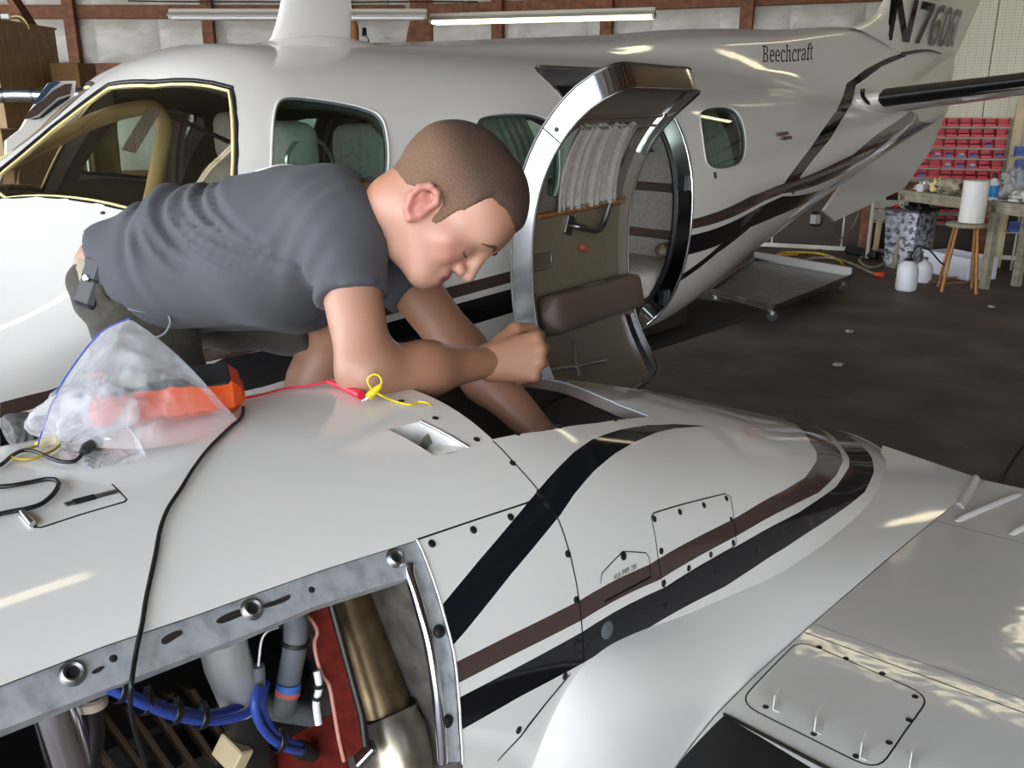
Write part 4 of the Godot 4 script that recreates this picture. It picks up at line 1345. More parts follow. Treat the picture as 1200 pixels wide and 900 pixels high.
func far_side():
	# the other engine: nacelle, wing, and its striped cowl door propped up
	var st := fresh()
	sheet(st, func(u, v):
		var p := nac(lerpf(-0.9, 2.5, v), lerpf(-1.99, 1.99, u))
		return Vector3(p.x, p.y, -p.z), 40, 30)
	var far := obj("far_nacelle", st, M.white_paint, plane)
	var fw := fresh()
	slab(fw, [Vector3(0.93, 0.66, -0.5), Vector3(2.45, 0.75, -0.5), 0.2], [Vector3(1.1, 1.02, -6.0), Vector3(2.2, 1.03, -6.0), 0.1], 24, 6)
	obj("far_wing", fw, M.wing_paint, plane)
	# cowl door standing open beyond the windshield, with the sweep of its stripes
	var cz := -1.62
	var panel := P3([1.396, 1.543, -1.6, 1.463, 1.589, -1.6, 1.526, 1.678, -1.6, 1.61, 1.783, -1.6, 1.64, 1.794, -1.6, 1.726, 1.796, -1.6, 1.708, 1.726, -1.6, 1.682, 1.648, -1.6, 1.6, 1.593, -1.6, 1.478, 1.505, -1.6, 1.385, 1.472, -1.6])
	obj("cowl_door", thin_plate(panel, 0.03), M.white_paint, far)
	for q in [[P3([1.522, 1.696, -1.562, 1.599, 1.782, -1.562, 1.626, 1.794, -1.562, 1.658, 1.791, -1.562, 1.61, 1.761, -1.562, 1.568, 1.718, -1.562, 1.536, 1.696, -1.562]), M.print_blue], [P3([1.47, 1.632, -1.562, 1.528, 1.689, -1.562, 1.575, 1.718, -1.562, 1.617, 1.754, -1.562, 1.672, 1.782, -1.562, 1.702, 1.784, -1.562, 1.688, 1.74, -1.562, 1.634, 1.725, -1.562, 1.577, 1.682, -1.562, 1.536, 1.65, -1.562, 1.499, 1.636, -1.562]), M.brown_paint], [P3([1.498, 1.632, -1.562, 1.543, 1.642, -1.562, 1.587, 1.678, -1.562, 1.636, 1.714, -1.562, 1.687, 1.733, -1.562, 1.678, 1.718, -1.562, 1.613, 1.678, -1.562, 1.556, 1.639, -1.562, 1.527, 1.632, -1.562]), M.black_paint]]:
		obj("painted_stripe", thin_plate(q[0], 0.003), q[1], far)
func thin_plate(p: PackedVector3Array, th: float) -> SurfaceTool:
	var q := PackedVector2Array()
	for a in p: q.append(Vector2(a.x, a.y))
	return prismm(Transform3D(Basis(), Vector3(0, 0, p[0].z)), q, th)

# ---------------------------------------------------------------- the near engine nacelle and wing
func mirrored(near: PackedVector2Array, apex: float) -> PackedVector2Array:
	var r := PackedVector2Array(near)
	r.append(Vector2(apex, 0.0))
	for i in range(near.size() - 1, -1, -1): r.append(Vector2(near[i].x, -near[i].y))
	return r
func band(inner: PackedVector2Array, ia: float, outer: PackedVector2Array, oa: float) -> PackedVector2Array:
	var a := mirrored(inner, ia)
	var b := mirrored(outer, oa)
	b.reverse()
	a.append_array(b)
	return a
func left_nacelle():
	var rail_top := P2([0.172, 0.454, 0.258, 0.459, 0.35, 0.472, 0.494, 0.483, 0.62, 0.499])
	var rail_low := P2([0.159, 0.52, 0.243, 0.529, 0.395, 0.545, 0.476, 0.547, 0.591, 0.571])
	var frame_out := P2([0.62, 0.499, 0.619, 0.53, 0.615, 0.593, 0.61, 0.684, 0.608, 0.76, 0.602, 0.846, 0.598, 0.916, 0.598, 0.981])
	var frame_in := P2([0.596, 0.543, 0.59, 0.57, 0.584, 0.653, 0.581, 0.712, 0.577, 0.774, 0.572, 0.873, 0.571, 0.961])
	rail_top.insert(0, Vector2(-0.62, rail_top[0].y))
	rail_low.insert(0, Vector2(-0.62, rail_low[0].y))
	var opening := PackedVector2Array(rail_top)
	for i in range(1, frame_out.size()): opening.append(frame_out[i])
	opening.append(Vector2(frame_out[frame_out.size() - 1].x, 1.95))
	opening.append(Vector2(-0.62, 1.95))
	var hatch := PackedVector2Array([Vector2(0.83, 0.309), Vector2(0.937, 0.326), Vector2(1.07, 0.314), Vector2(1.265, 0.266), Vector2(1.225, 0.191), Vector2(1.215, 0.111), Vector2(1.23, 0.023), Vector2(1.241, -0.035), Vector2(1.20, -0.30), Vector2(0.835, -0.30), Vector2(0.835, 0.0)])
	var scoop := P2([0.707, 0.169, 0.762, 0.173, 0.784, 0.309, 0.749, 0.309, 0.725, 0.302])
	var holes := [opening, hatch, scoop]
	var g := 0.0026
	var lines := [
		[P2([0.829, 0.312, 0.83, 0.402, 0.838, 0.514, 0.843, 0.595, 0.838, 0.688, 0.832, 0.796, 0.828, 0.899, 0.828, 0.955]), g],
		[P2([0.621, 0.498, 0.717, 0.507, 0.808, 0.518, 0.841, 0.519]), g * 0.8],
		[P2([1.04, 0.671, 1.051, 0.661, 1.286, 0.637, 1.299, 0.652, 1.282, 0.731, 1.269, 0.821, 1.252, 0.831, 1.036, 0.882, 1.027, 0.874, 1.027, 0.793, 1.04, 0.671]), g * 0.8],
		[P2([0.882, 0.794, 0.889, 0.771, 0.947, 0.74, 1, 0.767, 1.005, 0.784, 0.999, 0.836]), g * 0.6],
		[P2([0.262, 0.165, 0.268, 0.172, 0.311, 0.17, 0.354, 0.171, 0.358, 0.166, 0.359, 0.107]), g * 0.7],
		[P2([0.656, 1.026, 0.711, 0.995, 0.798, 0.954]), g * 0.7]]
	for q in lines: holes.append_array(line_poly(q[0], q[1], 0.42))
	var swoosh := P2([0.614, 0.655, 0.686, 0.602, 0.806, 0.519, 0.866, 0.478, 0.95, 0.421, 1.016, 0.383, 1.113, 0.347, 1.212, 0.321, 1.312, 0.311, 1.413, 0.322, 1.29, 0.336, 1.214, 0.36, 1.133, 0.399, 1.045, 0.444, 0.964, 0.494, 0.894, 0.546, 0.851, 0.583, 0.729, 0.662, 0.633, 0.731, 0.608, 0.747])
	var brown := band(P2([0.606, 0.782, 0.701, 0.79, 0.834, 0.805, 1, 0.802, 1.281, 0.734, 1.528, 0.658, 1.664, 0.604, 1.812, 0.505, 1.865, 0.446, 1.897, 0.374]), BR_I, P2([0.602, 0.825, 0.694, 0.834, 0.833, 0.853, 1.02, 0.854, 1.264, 0.798, 1.491, 0.742, 1.702, 0.682, 1.866, 0.6, 1.989, 0.512, 2.036, 0.445, 2.099, 0.326]), BR_O)
	var black := band(P2([0.6, 0.854, 0.69, 0.864, 0.83, 0.88, 1.036, 0.88, 1.478, 0.784, 1.556, 0.763, 1.824, 0.662, 1.994, 0.558, 2.053, 0.495, 2.109, 0.378]), BK_I, P2([0.601, 0.919, 0.7, 0.929, 0.826, 0.95, 0.973, 0.965, 1.219, 0.947, 1.458, 0.896, 1.778, 0.797, 1.99, 0.739, 2.154, 0.629, 2.245, 0.522, 2.298, 0.399]), BK_O)
	var us := spread(-0.62, 2.5, 78)
	var vs := spread(-1.7, 1.95, 64)
	var m := skin(nac, us, vs, holes, [swoosh, brown, black])
	var body := obj("nacelle", m[0], M.white_paint, plane)
	obj("painted_stripe", m[1], M.dark_paint, body)
	obj("painted_stripe", m[2], M.brown_paint, body)
	obj("painted_stripe", m[3], M.black_paint, body)
	# dark inner wall
	var lin: ArrayMesh = skin(lift(nac, -0.010), spread(-0.62, 0.78, 20), spread(-1.7, 1.95, 30), [opening, scoop])[0]
	obj("engine_bay_wall", lin, M.bay_metal, body)
	var lin2: ArrayMesh = skin(lift(nac, -0.010), spread(0.78, 2.45, 24), spread(-1.7, 1.95, 30), [hatch])[0]
	obj("bay_wall", lin2, M.bay_grey, body)
	for q in [[-0.62, M.bay_metal], [0.63, M.bay_metal], [0.81, M.dark_steel], [1.48, M.bay_grey]]:
		var out := PackedVector2Array()
		for i in 41:
			var p := nac(q[0], lerpf(-1.7, 1.95, i / 40.0))
			out.append(Vector2(p.z, p.y).lerp(Vector2(1.77, 0.8), 0.035))
		obj("bulkhead", prismm(Transform3D(Basis(Vector3.BACK, Vector3.UP, Vector3.LEFT), Vector3(q[0], 0, 0)), out, 0.012), q[1], body)
	# hatch edge flanges, with dark fasteners
	var hr := along(lift(nac, -0.001), hatch, true)
	var hb := fresh()
	ribbon(hb, hr, along(lift(nac, -0.022), hatch, true))
	obj("hatch_flange", hb, M.bay_grey, body)
	var loom := P3([0.786, 1.257, 1.788, 0.771, 1.246, 1.866, 0.782, 1.231, 1.909, 0.806, 1.215, 1.939])
	obj("wire_loom", tubem(smooth3(loom, 4), 0.006, 8), M.brown_leather, body)
	obj("bracket", boxm(look(Vector3(0.825, 1.238, 1.947), Vector3(0.828, 1.303, 1.972) - Vector3(0.825, 1.238, 1.947)), Vector3(0.03, 0.006, 0.02), 0.001), M.cooler_brown, body)
	obj("terminal_block", boxm(look(Vector3(0.82, 1.212, 1.898), Vector3(0.825, 1.319, 1.925) - Vector3(0.82, 1.212, 1.898)), Vector3(0.05, 0.03, 0.03), 0.004), M.rag_red, body)
	obj("hatch_rim", tubem(along(lift(nac, -0.002), hatch, true), 0.0018, 6), M.worn_metal, body)
	var fs := fresh()
	for q in P2([0.785, 0.066, 0.788, 0.176, 0.807, 0.293, 0.827, 0.4, 0.88, 0.313, 0.972, 0.317, 1.129, 0.297]): screw(fs, nac(q.x, q.y), normal_of(nac, q.x, q.y), 0.0048)
	obj("fastener", fs, M.dark_steel, body)
	# scoop: a sloping floor that meets the skin at its rear edge, and a vane
	var sf := func(u: float, v: float) -> Vector3:
		var a := scoop[0].lerp(scoop[1], v)
		var b := scoop[4].lerp(scoop[2], v)
		var q := a.lerp(b, u)
		return nac(q.x, q.y) - normal_of(nac, q.x, q.y) * lerpf(0.04, 0.001, u)
	obj("scoop_floor", sheetm(sf, 8, 6), M.wing_paint, body)
	var sw := fresh()
	ribbon(sw, along(nac, scoop, true), along(lift(nac, -0.045), scoop, true))
	obj("scoop_wall", sw, M.white_paint, body)
	obj("scoop_lip", tubem(along(lift(nac, 0.0), PackedVector2Array([scoop[1], scoop[2]])), 0.0022, 6), M.bright_metal, body)
	var vq: Vector3 = sf.call(0.45, 0.45)
	obj("scoop_vane", boxm(look(vq + Vector3(0, 0.005, 0), Vector3(0.747, 1.276, 1.939) - Vector3(0.714, 1.257, 1.936)), Vector3(0.003, 0.035, 0.02)), M.steel, body)
	# cowl rail: worn bare metal with captive fastener cups
	var rail := PackedVector2Array(rail_top)
	var rl := PackedVector2Array(rail_low)
	rl.reverse()
	rail.append(Vector2(0.616, 0.563))
	rail.append_array(rl)
	obj("cowl_rail", region(lift(nac, -0.003), rail, 60, 8), M.worn_metal, body)
	var lip := fresh()
	ribbon(lip, along(lift(nac, -0.003), rail_low), along(lift(nac, -0.03), rail_low))
	obj("rail_lip", lip, M.worn_metal, body)
	for q in P2([0.227, 0.481, 0.402, 0.502, 0.583, 0.518]):
		var T := look(nac(q.x, q.y) - normal_of(nac, q.x, q.y) * 0.004, normal_of(nac, q.x, q.y))
		obj("fastener_cup", lathem(T, [0.0, 0.001, 0.005, 0.001, 0.006, 0.005, 0.0085, 0.0065, 0.011, 0.004, 0.0125, 0.0]), M.steel, body)
		obj("cup_socket", lathem(T, [0.0, 0.0018, 0.0052, 0.0018, 0.0056, 0.003]), M.hole_black, body)  # dark disc paints the shade in the bottom of the cup
	var sm := fresh()
	for q in P2([0.263, 0.485, 0.471, 0.512]): screw(sm, nac(q.x, q.y) - normal_of(nac, q.x, q.y) * 0.004, normal_of(nac, q.x, q.y), 0.004)
	obj("rail_hole", sm, M.hole_black, body)  # near-black caps: the shade of open holes put into the colour
	for q in [[P2([0.307, 0.489, 0.315, 0.483, 0.329, 0.484, 0.33, 0.494, 0.32, 0.497, 0.308, 0.501]), 0], [P2([0.362, 0.494, 0.38, 0.49, 0.393, 0.493, 0.395, 0.506, 0.378, 0.507, 0.365, 0.505]), 0], [P2([0.414, 0.501, 0.435, 0.504, 0.448, 0.502, 0.444, 0.514, 0.425, 0.513, 0.414, 0.51]), 0], [P2([0.241, 0.49, 0.255, 0.489, 0.251, 0.497, 0.242, 0.498]), 0]]:
		obj("wear_stain", region(lift(nac, -0.0025), smooth2(q[0], 2), 8, 6), M.steel, body)
	# bare frame down the rear of the cowl opening
	var fr := PackedVector2Array(frame_out)
	var fi := PackedVector2Array(frame_in)
	fi.reverse()
	fr.append_array(fi)
	obj("cowl_frame", region(lift(nac, -0.004), fr, 10, 40), M.worn_metal, body)
	obj("frame_bead", tubem(smooth3(along(lift(nac, -0.004), frame_in), 3), 0.0065, 8), M.chrome, body)
	obj("frame_edge", tubem(along(lift(nac, 0.0), frame_out), 0.0016, 6), M.white_paint, body)
	var fb := fresh()
	for q in P2([0.598, 0.706, 0.582, 0.888]): lathe(fb, look(nac(q.x, q.y) - normal_of(nac, q.x, q.y) * 0.003, normal_of(nac, q.x, q.y)), P2([0.008, 0, 0.0075, 0.003, 0.004, 0.005, 0, 0.005]), 14)
	obj("frame_stud", fb, M.dark_steel, body)
	# skin screws
	for q in P2([0.636, 0.52, 0.702, 0.528, 0.767, 0.535, 0.835, 0.507, 0.837, 0.543, 0.834, 0.684, 0.826, 0.799, 0.819, 0.9, 0.787, 0.95, 0.695, 0.99, 1.046, 0.679, 1.121, 0.675, 1.2, 0.667, 1.282, 0.656, 1.039, 0.777, 1.271, 0.735, 1.258, 0.815, 1.178, 0.832, 1.106, 0.852, 1.032, 0.867, 1.038, 0.932, 1.191, 0.894, 1.343, 0.869]):
		var st := fresh()
		screw(st, nac(q.x, q.y), normal_of(nac, q.x, q.y), 0.0052)
		obj("screw", st, M.dark_steel, body)
	var big := Vector2(0.945, 0.752)
	obj("quarter_turn", lathem(look(nac(big.x, big.y), normal_of(nac, big.x, big.y)), [0.0065, -0.001, 0.0065, 0.001, 0.004, 0.002, 0.0, 0.002], 14), M.dark_steel, body)
	var cap := Vector2(0.883, 0.912)
	obj("drain_cap", lathem(look(nac(cap.x, cap.y), normal_of(nac, cap.x, cap.y)), [0.013, -0.001, 0.013, 0.0012, 0.011, 0.002, 0.0, 0.002], 20), M.grey_plastic, body)
	obj("hinge_line", tubem(along(lift(nac, 0.0005), P2([0.885, 0.842, 0.939, 0.842, 0.999, 0.837])), 0.0016, 6), M.black_rubber, body)
	# the socket lettering
	var o := Vector2(0.911, 0.802)
	var e := Vector2(0.969, 0.798)
	var dirv := (e - o)
	obj("lettering", lettering("AUX PWR 28V", "Droid Sans", 400, lift(nac, 0.0012), o, dirv, Vector2(0.912, 0.788) - o), M.black_paint, body)
	# oil door latch and its hinge pin
	var l0 := Vector2(0.313, 0.132)
	var l1 := Vector2(0.353, 0.135)
	var n0 := normal_of(nac, l0.x, l0.y)
	var mid := nac(l0.x, l0.y).lerp(nac(l1.x, l1.y), 0.4)
	obj("door_latch", boxm(look(mid + n0 * 0.0005, nac(l1.x, l1.y) - nac(l0.x, l0.y), n0), Vector3(0.0075, 0.055, 0.003), 0.001), M.steel, body)
	obj("latch_tongue", boxm(look(nac(l0.x, l0.y).lerp(nac(l1.x, l1.y), 0.22) + n0 * 0.001, nac(l1.x, l1.y) - nac(l0.x, l0.y), n0), Vector3(0.0095, 0.024, 0.003), 0.001), M.dark_steel, body)
	obj("hinge_pin", tubem(PackedVector3Array([Vector3(0.262, 1.294, 1.845), Vector3(0.262, 1.29, 1.874)]), 0.0038, 8), M.bright_metal, body)
const BR_I = 2.13
const BR_O = 2.29
const BK_I = 2.33
const BK_O = 2.45

func wing_le(z: float) -> float:
	return 0.93
func left_wing():
	# the fairing between nacelle and wing panel
	var A := P3([0.655, 0.60, 2.13, 0.665, 0.74, 2.135, 0.72, 0.87, 2.14, 0.784, 0.95, 2.142, 0.856, 0.972, 2.141, 0.95, 0.960, 2.140, 1.10, 0.925, 2.136, 1.30, 0.890, 2.126, 1.6, 0.845, 2.092, 1.9, 0.805, 2.05, 2.2, 0.785, 1.99, 2.50, 0.752, 1.90])
	var B := P3([0.95, 0.56, 2.1975, 0.93, 0.62, 2.1975, 0.932, 0.665, 2.1975, 0.95, 0.70, 2.1975, 0.985, 0.725, 2.1975, 1.04, 0.748, 2.1975, 1.15, 0.765, 2.1975, 1.35, 0.774, 2.1975, 1.65, 0.777, 2.1975, 1.95, 0.772, 2.1975, 2.1975, 0.764, 2.1975, 2.43, 0.754, 2.1975])
	A = smooth3(A, 4)
	B = smooth3(B, 4)
	var n := A.size() - 1
	var fair := func(u: float, v: float) -> Vector3:
		var i := mini(int(u * n), n - 1)
		var w := u * n - i
		var a := A[i].lerp(A[i + 1], w)
		var b := B[i].lerp(B[i + 1], w)
		var bul := sin(PI * pow(v, 0.8)) * 0.030 * smoothstep(1.35, 0.85, a.x)
		return a.lerp(b, v) + Vector3(-0.8, 0.5, 0.9) * bul
	obj("wing_fairing", sheetm(fair, 66, 16), M.white_paint, plane)
	# the wing panel: upper skin with its seams and an access panel, then the rest of the section
	var hatch := rounded(P2([1.148, 2.213, 1.372, 2.205, 1.352, 2.44, 1.135, 2.445]), 0.16)
	var holes := []
	var g := 0.0028
	var hl := PackedVector2Array(hatch)
	hl.append(hatch[0])
	for q in [[hl, g], [P2([1.40, 2.195, 1.40, 3.6]), g], [P2([1.438, 2.195, 1.438, 3.6]), g * 0.5], [P2([2.06, 2.195, 2.03, 3.6]), g]]: holes.append_array(line_poly(q[0], q[1]))
	var boot := P2([0.90, 2.19, 1.109, 2.21, 1.085, 2.39, 1.06, 2.7, 1.0, 4.6, 0.90, 4.6])
	var us := PackedFloat32Array()
	for i in 41: us.append(0.931 + 1.49 * pow(i / 40.0, 1.8))
	var m := skin(wing, us, spread(2.2, 3.4, 24), holes, [boot])
	var w := obj("wing", m[0], M.wing_paint, plane)
	obj("deice_boot", m[1], M.boot_rubber, w)
	var under := func(u: float, v: float) -> Vector3:
		var z := lerpf(2.2, 3.4, v)
		var x := 0.931 + 1.49 * u * u
		return Vector3(x, lerpf(0.665, 0.752, u) - 0.10 * sin(PI * sqrt(u)) * (1 - u) + 0.05 * (z - 2.2), z)
	obj("wing_underside", sheetm(under, 20, 4), M.wing_paint, w)
	var us2 := fresh()
	sheet(us2, func(u, v): return wing(0.94 + 1.47 * u, lerpf(2.2, 3.4, v)) - Vector3(0, 0.006, 0), 16, 6)
	obj("wing_inner_skin", us2, M.grey_plastic, w)
	slab_tip(w)
	var edge := fresh()
	bar(edge, Vector3(1.11, 0.7665, 2.208), Vector3(1.06, 0.80, 2.8), 0.004, 0.004)
	obj("boot_edge", edge, M.black_rubber, w)
	for q in P2([1.162, 2.245, 1.150, 2.34, 1.143, 2.415, 1.20, 2.443, 1.27, 2.446, 1.335, 2.43, 1.364, 2.36, 1.368, 2.29, 1.372, 2.235]):
		var st := fresh()
		screw(st, wing(q.x * 0.985 + 0.02, lerpf(q.y, 2.33, 0.08)), Vector3(0, 1, -0.05), 0.0052)
		obj("screw", st, M.dark_steel, w)
	# upright tabs along the front of the wing
	for q in P2([1.17, 2.262, 1.162, 2.335, 1.151, 2.411, 1.173, 2.474]):
		var p := wing(q.x, q.y)
		var t := fresh()
		box(t, X(p + Vector3(0.006, 0.014, 0), Vector3(0, 14, 0)), Vector3(0.026, 0.028, 0.002), 0.0008)
		box(t, X(p + Vector3(0.006, 0.001, 0.005), Vector3(0, 14, 0)), Vector3(0.026, 0.002, 0.012), 0.0008)
		obj("vortex_tab", t, M.wing_paint, w)
	# rivet rows
	var mm := MultiMesh.new()
	mm.transform_format = MultiMesh.TRANSFORM_3D
	var rm := fresh()
	lathe(rm, X(Vector3.ZERO), P2([0.0045, -0.0005, 0.004, 0.0008, 0.002, 0.0016, 0, 0.0018]), 8)
	rm.generate_normals()
	mm.mesh = rm.commit()
	var places := []
	for x in [1.52, 1.54, 1.72, 1.88, 1.90, 2.0]:
		for i in 40: places.append(Vector2(x, 2.25 + i * 0.028))
	for z in [2.222, 2.236, 2.9]:
		for i in 24: places.append(Vector2(1.46 + i * 0.026, z))
	mm.instance_count = places.size()
	for i in places.size(): mm.set_instance_transform(i, Transform3D(Basis(), wing(places[i].x, places[i].y)))
	var mi := MultiMeshInstance3D.new()
	mi.name = "rivet"
	mi.multimesh = mm
	mi.material_override = M.wing_paint
	mi.position = -plane.position
	mi.set_meta("kind", "stuff")
	w.add_child(mi, true)
	# beads on the flap and the end cap of the fairing
	for i in 9:
		var z := 2.26 + i * 0.115
		obj("flap_bead", tubem(smooth3(PackedVector3Array([wing(2.09, z - 0.02) - Vector3(0, 0.006, 0), wing(2.13, z - 0.014), wing(2.34, z + 0.03), wing(2.37, z + 0.034) - Vector3(0, 0.006, 0)]), 3), 0.009, 8), M.wing_paint, w)
	obj("fairing_end", sheetm(func(u, v): return (Vector3(2.201, 0.764, 2.198)).lerp(Vector3(2.174, 0.764, 2.232), u).lerp((Vector3(2.407, 0.762, 2.17)).lerp(Vector3(2.406, 0.762, 2.193), u), v) + Vector3(0, 0.010 * sin(PI * u), 0), 8, 8, 0.008), M.wing_paint, w)
	# inboard wing between nacelle and fuselage, with its dark walkway
	var ib := fresh()
	slab(ib, [Vector3(0.98, 0.62, 0.45), Vector3(2.46, 0.71, 0.45), 0.22], [Vector3(0.93, 0.66, 1.5), Vector3(2.50, 0.745, 1.5), 0.2], 24, 6)
	obj("inboard_wing", ib, M.wing_paint, plane)
	obj("walkway", sheetm(func(u, v): return Vector3(lerpf(1.5, 2.46, u), lerpf(0.822, 0.742, pow(u, 1.3)) + 0.003, lerpf(0.85, 1.42, v)), 10, 4, 0.004), M.boot_rubber, plane)
	obj("root_fairing", sheetm(func(u, v): return Vector3(lerpf(1.0, 2.72, u), lerpf(lerpf(0.80, 0.70, u), lerpf(0.68, 0.66, u), v) , lerpf(0.60, 0.86, pow(v, 1.4)) - 0.10 * u * u), 16, 8), M.white_paint, plane)
	obj("root_cap", prismm(Transform3D(Basis(), Vector3(0, 0, 0.62)), P2([2.66, 0.72, 2.80, 0.68, 2.82, 0.56, 2.74, 0.55]), 0.05), M.white_paint, plane)
	# main wheels under the nacelles and the nose wheel
	for q in [[1.75, 1.77], [1.75, -1.77], [-1.1, 0.0]]:
		var r := 0.27 if q[1] != 0.0 else 0.2
		var lg := obj("landing_leg", tubem(PackedVector3Array([Vector3(q[0], 0.85, q[1]), Vector3(q[0], r, q[1])]), 0.035, 10), M.steel, plane)
		obj("tyre", lathem(Transform3D(Basis(Vector3.RIGHT, Vector3.BACK, Vector3.DOWN), Vector3(q[0], r, q[1] + 0.07)), [r * 0.5, -0.07, r * 0.85, -0.075, r * 0.98, -0.04, r, 0.0, r * 0.98, 0.04, r * 0.85, 0.075, r * 0.5, 0.07], 28), M.black_rubber, lg)
		obj("wheel_hub", lathem(Transform3D(Basis(Vector3.RIGHT, Vector3.BACK, Vector3.DOWN), Vector3(q[0], r, q[1] + 0.07)), [0.0, -0.05, r * 0.5, -0.06, r * 0.52, 0.0, r * 0.5, 0.06, 0.0, 0.05], 24), M.bright_metal, lg)
func slab_tip(w: Node):
	var ts := fresh()
	slab(ts, [Vector3(0.935, 0.715, 3.39), Vector3(2.42, 0.80, 3.39), 0.17], [Vector3(1.05, 0.86, 6.0), Vector3(2.0, 0.92, 6.0), 0.08], 24, 6)
	obj("outer_wing", ts, M.wing_paint, w)

func engine():
	var e := Node3D.new()
	e.name = "engine"
	e.position = Vector3(0.3, 0.9, 1.85) - plane.position
	plane.add_child(e, true)
	# air pipes
	obj("intake_pipe", tubem(P3([0.397, 1.144, 1.98, 0.401, 1.109, 1.98, 0.417, 1.055, 1.97, 0.421, 1.04, 1.965]), 0.026, 18), M.pipe_alloy, e)
	obj("intake_pipe", tubem(P3([0.425, 1.036, 1.95, 0.443, 0.961, 1.93, 0.452, 0.892, 1.92]), 0.027, 16), M.dark_steel, e)
	var up := obj("coolant_pipe", tubem(smooth3(P3([0.468, 1.152, 1.99, 0.476, 1.141, 2, 0.478, 1.126, 2, 0.474, 1.1, 2, 0.471, 1.062, 1.99, 0.47, 1.028, 1.98, 0.472, 1.003, 1.97]), 3), 0.014, 14), M.grey_plastic, e)
	obj("hose_clamp", tubem(P3([0.476, 1.11, 2, 0.475, 1.105, 2]), 0.0165, 16), M.black_rubber, up)
	obj("blue_band", tubem(P3([0.469, 1.052, 1.99, 0.467, 1.043, 1.99]), 0.0148, 14), M.label_blue, up)
	obj("red_band", tubem(P3([0.467, 1.043, 1.99, 0.465, 1.037, 1.99]), 0.0148, 14), M.rag_red, up)
	obj("cross_pipe", tubem(P3([0.452, 1.009, 1.95, 0.479, 0.987, 1.95, 0.521, 0.956, 1.95]), 0.015, 14), M.grey_plastic, e)
	# paired blue hoses with ties
	var h1 := P3([0.247, 1.189, 2.04, 0.254, 1.182, 2.04, 0.283, 1.149, 2.04, 0.322, 1.106, 2.03, 0.359, 1.076, 2.02, 0.397, 1.057, 2.01, 0.423, 1.055, 2, 0.445, 1.058, 1.98])
	var h2 := P3([0.255, 1.182, 2.02, 0.262, 1.175, 2.02, 0.291, 1.141, 2.02, 0.331, 1.099, 2.01, 0.369, 1.069, 2, 0.408, 1.054, 1.99, 0.431, 1.052, 1.98, 0.445, 1.059, 1.97])
	var h3 := P3([0.419, 1.08, 2.01, 0.407, 1.071, 2.02, 0.411, 1.043, 2.02, 0.429, 1.007, 2.01, 0.453, 0.974, 2, 0.487, 0.938, 1.98])
	var h4 := P3([0.432, 1.069, 2, 0.42, 1.058, 2.01, 0.425, 1.033, 2.01, 0.443, 0.997, 2, 0.466, 0.968, 1.99, 0.496, 0.935, 1.97])
	for h in [h1, h2, h3, h4]: obj("blue_hose", tubem(smooth3(h, 5), 0.0050, 10), M.blue_hose, e)
	for q in [Vector3(0.265, 1.173, 2.035), Vector3(0.288, 1.144, 2.03), Vector3(0.317, 1.114, 2.025), Vector3(0.346, 1.089, 2.02), Vector3(0.437, 1, 2.01)]:
		obj("cable_tie", lathem(look(q, Vector3(0.85, -0.4, 0.0)), [0.0125, -0.004, 0.0135, -0.003, 0.0135, 0.003, 0.0125, 0.004], 12), M.black_plastic, e)
		obj("cable_tie_head", boxm(X(q + Vector3(0.002, 0.016, 0.004)), Vector3(0.006, 0.008, 0.006), 0.001), M.black_plastic, e)
	obj("hose_end", tubem(P3([0.48, 0.946, 1.98, 0.504, 0.918, 1.97]), 0.011, 10), M.black_plastic, e)
	# sensor with a fine lead
	obj("sensor_lead", tubem(smooth3(P3([0.461, 1.129, 1.99, 0.442, 1.137, 2, 0.434, 1.13, 2, 0.429, 1.11, 2, 0.427, 1.098, 2]), 4), 0.0014, 6), M.white_plastic, e)
	obj("sensor_plug", tubem(P3([0.427, 1.1, 2, 0.427, 1.087, 2, 0.426, 1.075, 2]), 0.007, 8), M.grey_plastic, e)
	# red fabric baffles with frayed edges
	var bf := P3([0.496, 1.132, 1.983, 0.511, 1.14, 1.996, 0.521, 1.143, 2.006, 0.521, 1.109, 2.021, 0.519, 1.052, 2.044, 0.518, 1.014, 2.061, 0.514, 0.983, 2.07, 0.505, 0.972, 2.066, 0.493, 0.964, 2.057, 0.494, 0.987, 2.048, 0.498, 1.023, 2.035, 0.5, 1.049, 2.026, 0.497, 1.06, 2.018, 0.497, 1.081, 2.008, 0.499, 1.098, 2.003, 0.504, 1.109, 2.003, 0.502, 1.123, 1.994])
	obj("red_baffle", plate_in(bf, 0.004), M.red_baffle, e)
	obj("frayed_edge", tubem(smooth3(PackedVector3Array([bf[0], bf[16], bf[15], bf[14], bf[13], bf[12], bf[11], bf[10], bf[9], bf[8]]), 3), 0.0026, 6), M.red_edge, e)
	var bl := P3([0.462, 0.888, 1.923, 0.49, 0.926, 1.934, 0.522, 0.949, 1.958, 0.541, 0.959, 1.973, 0.537, 0.914, 1.989, 0.537, 0.888, 2.001])
	obj("red_baffle", plate_in(bl, 0.004), M.red_baffle, e)
	obj("baffle_stiffener", tubem(P3([0.519, 1.145, 2.01, 0.519, 1.107, 2.026, 0.517, 1.06, 2.047, 0.516, 1.019, 2.064, 0.512, 0.985, 2.075]), 0.0045, 6), M.dark_steel, e)
	obj("baffle_bracket", boxm(look(Vector3(0.512, 0.972, 2.073), Vector3(0.505, 0.966, 2.069) - Vector3(0.518, 0.98, 2.076)), Vector3(0.02, 0.03, 0.01), 0.002), M.steel, e)
	obj("wire_bundle", tubem(smooth3(P3([0.489, 1.071, 2.019, 0.487, 1.053, 2.025, 0.48, 1.035, 2.027, 0.477, 1.012, 2.034]), 4), 0.0045, 8), M.white_plastic, e)
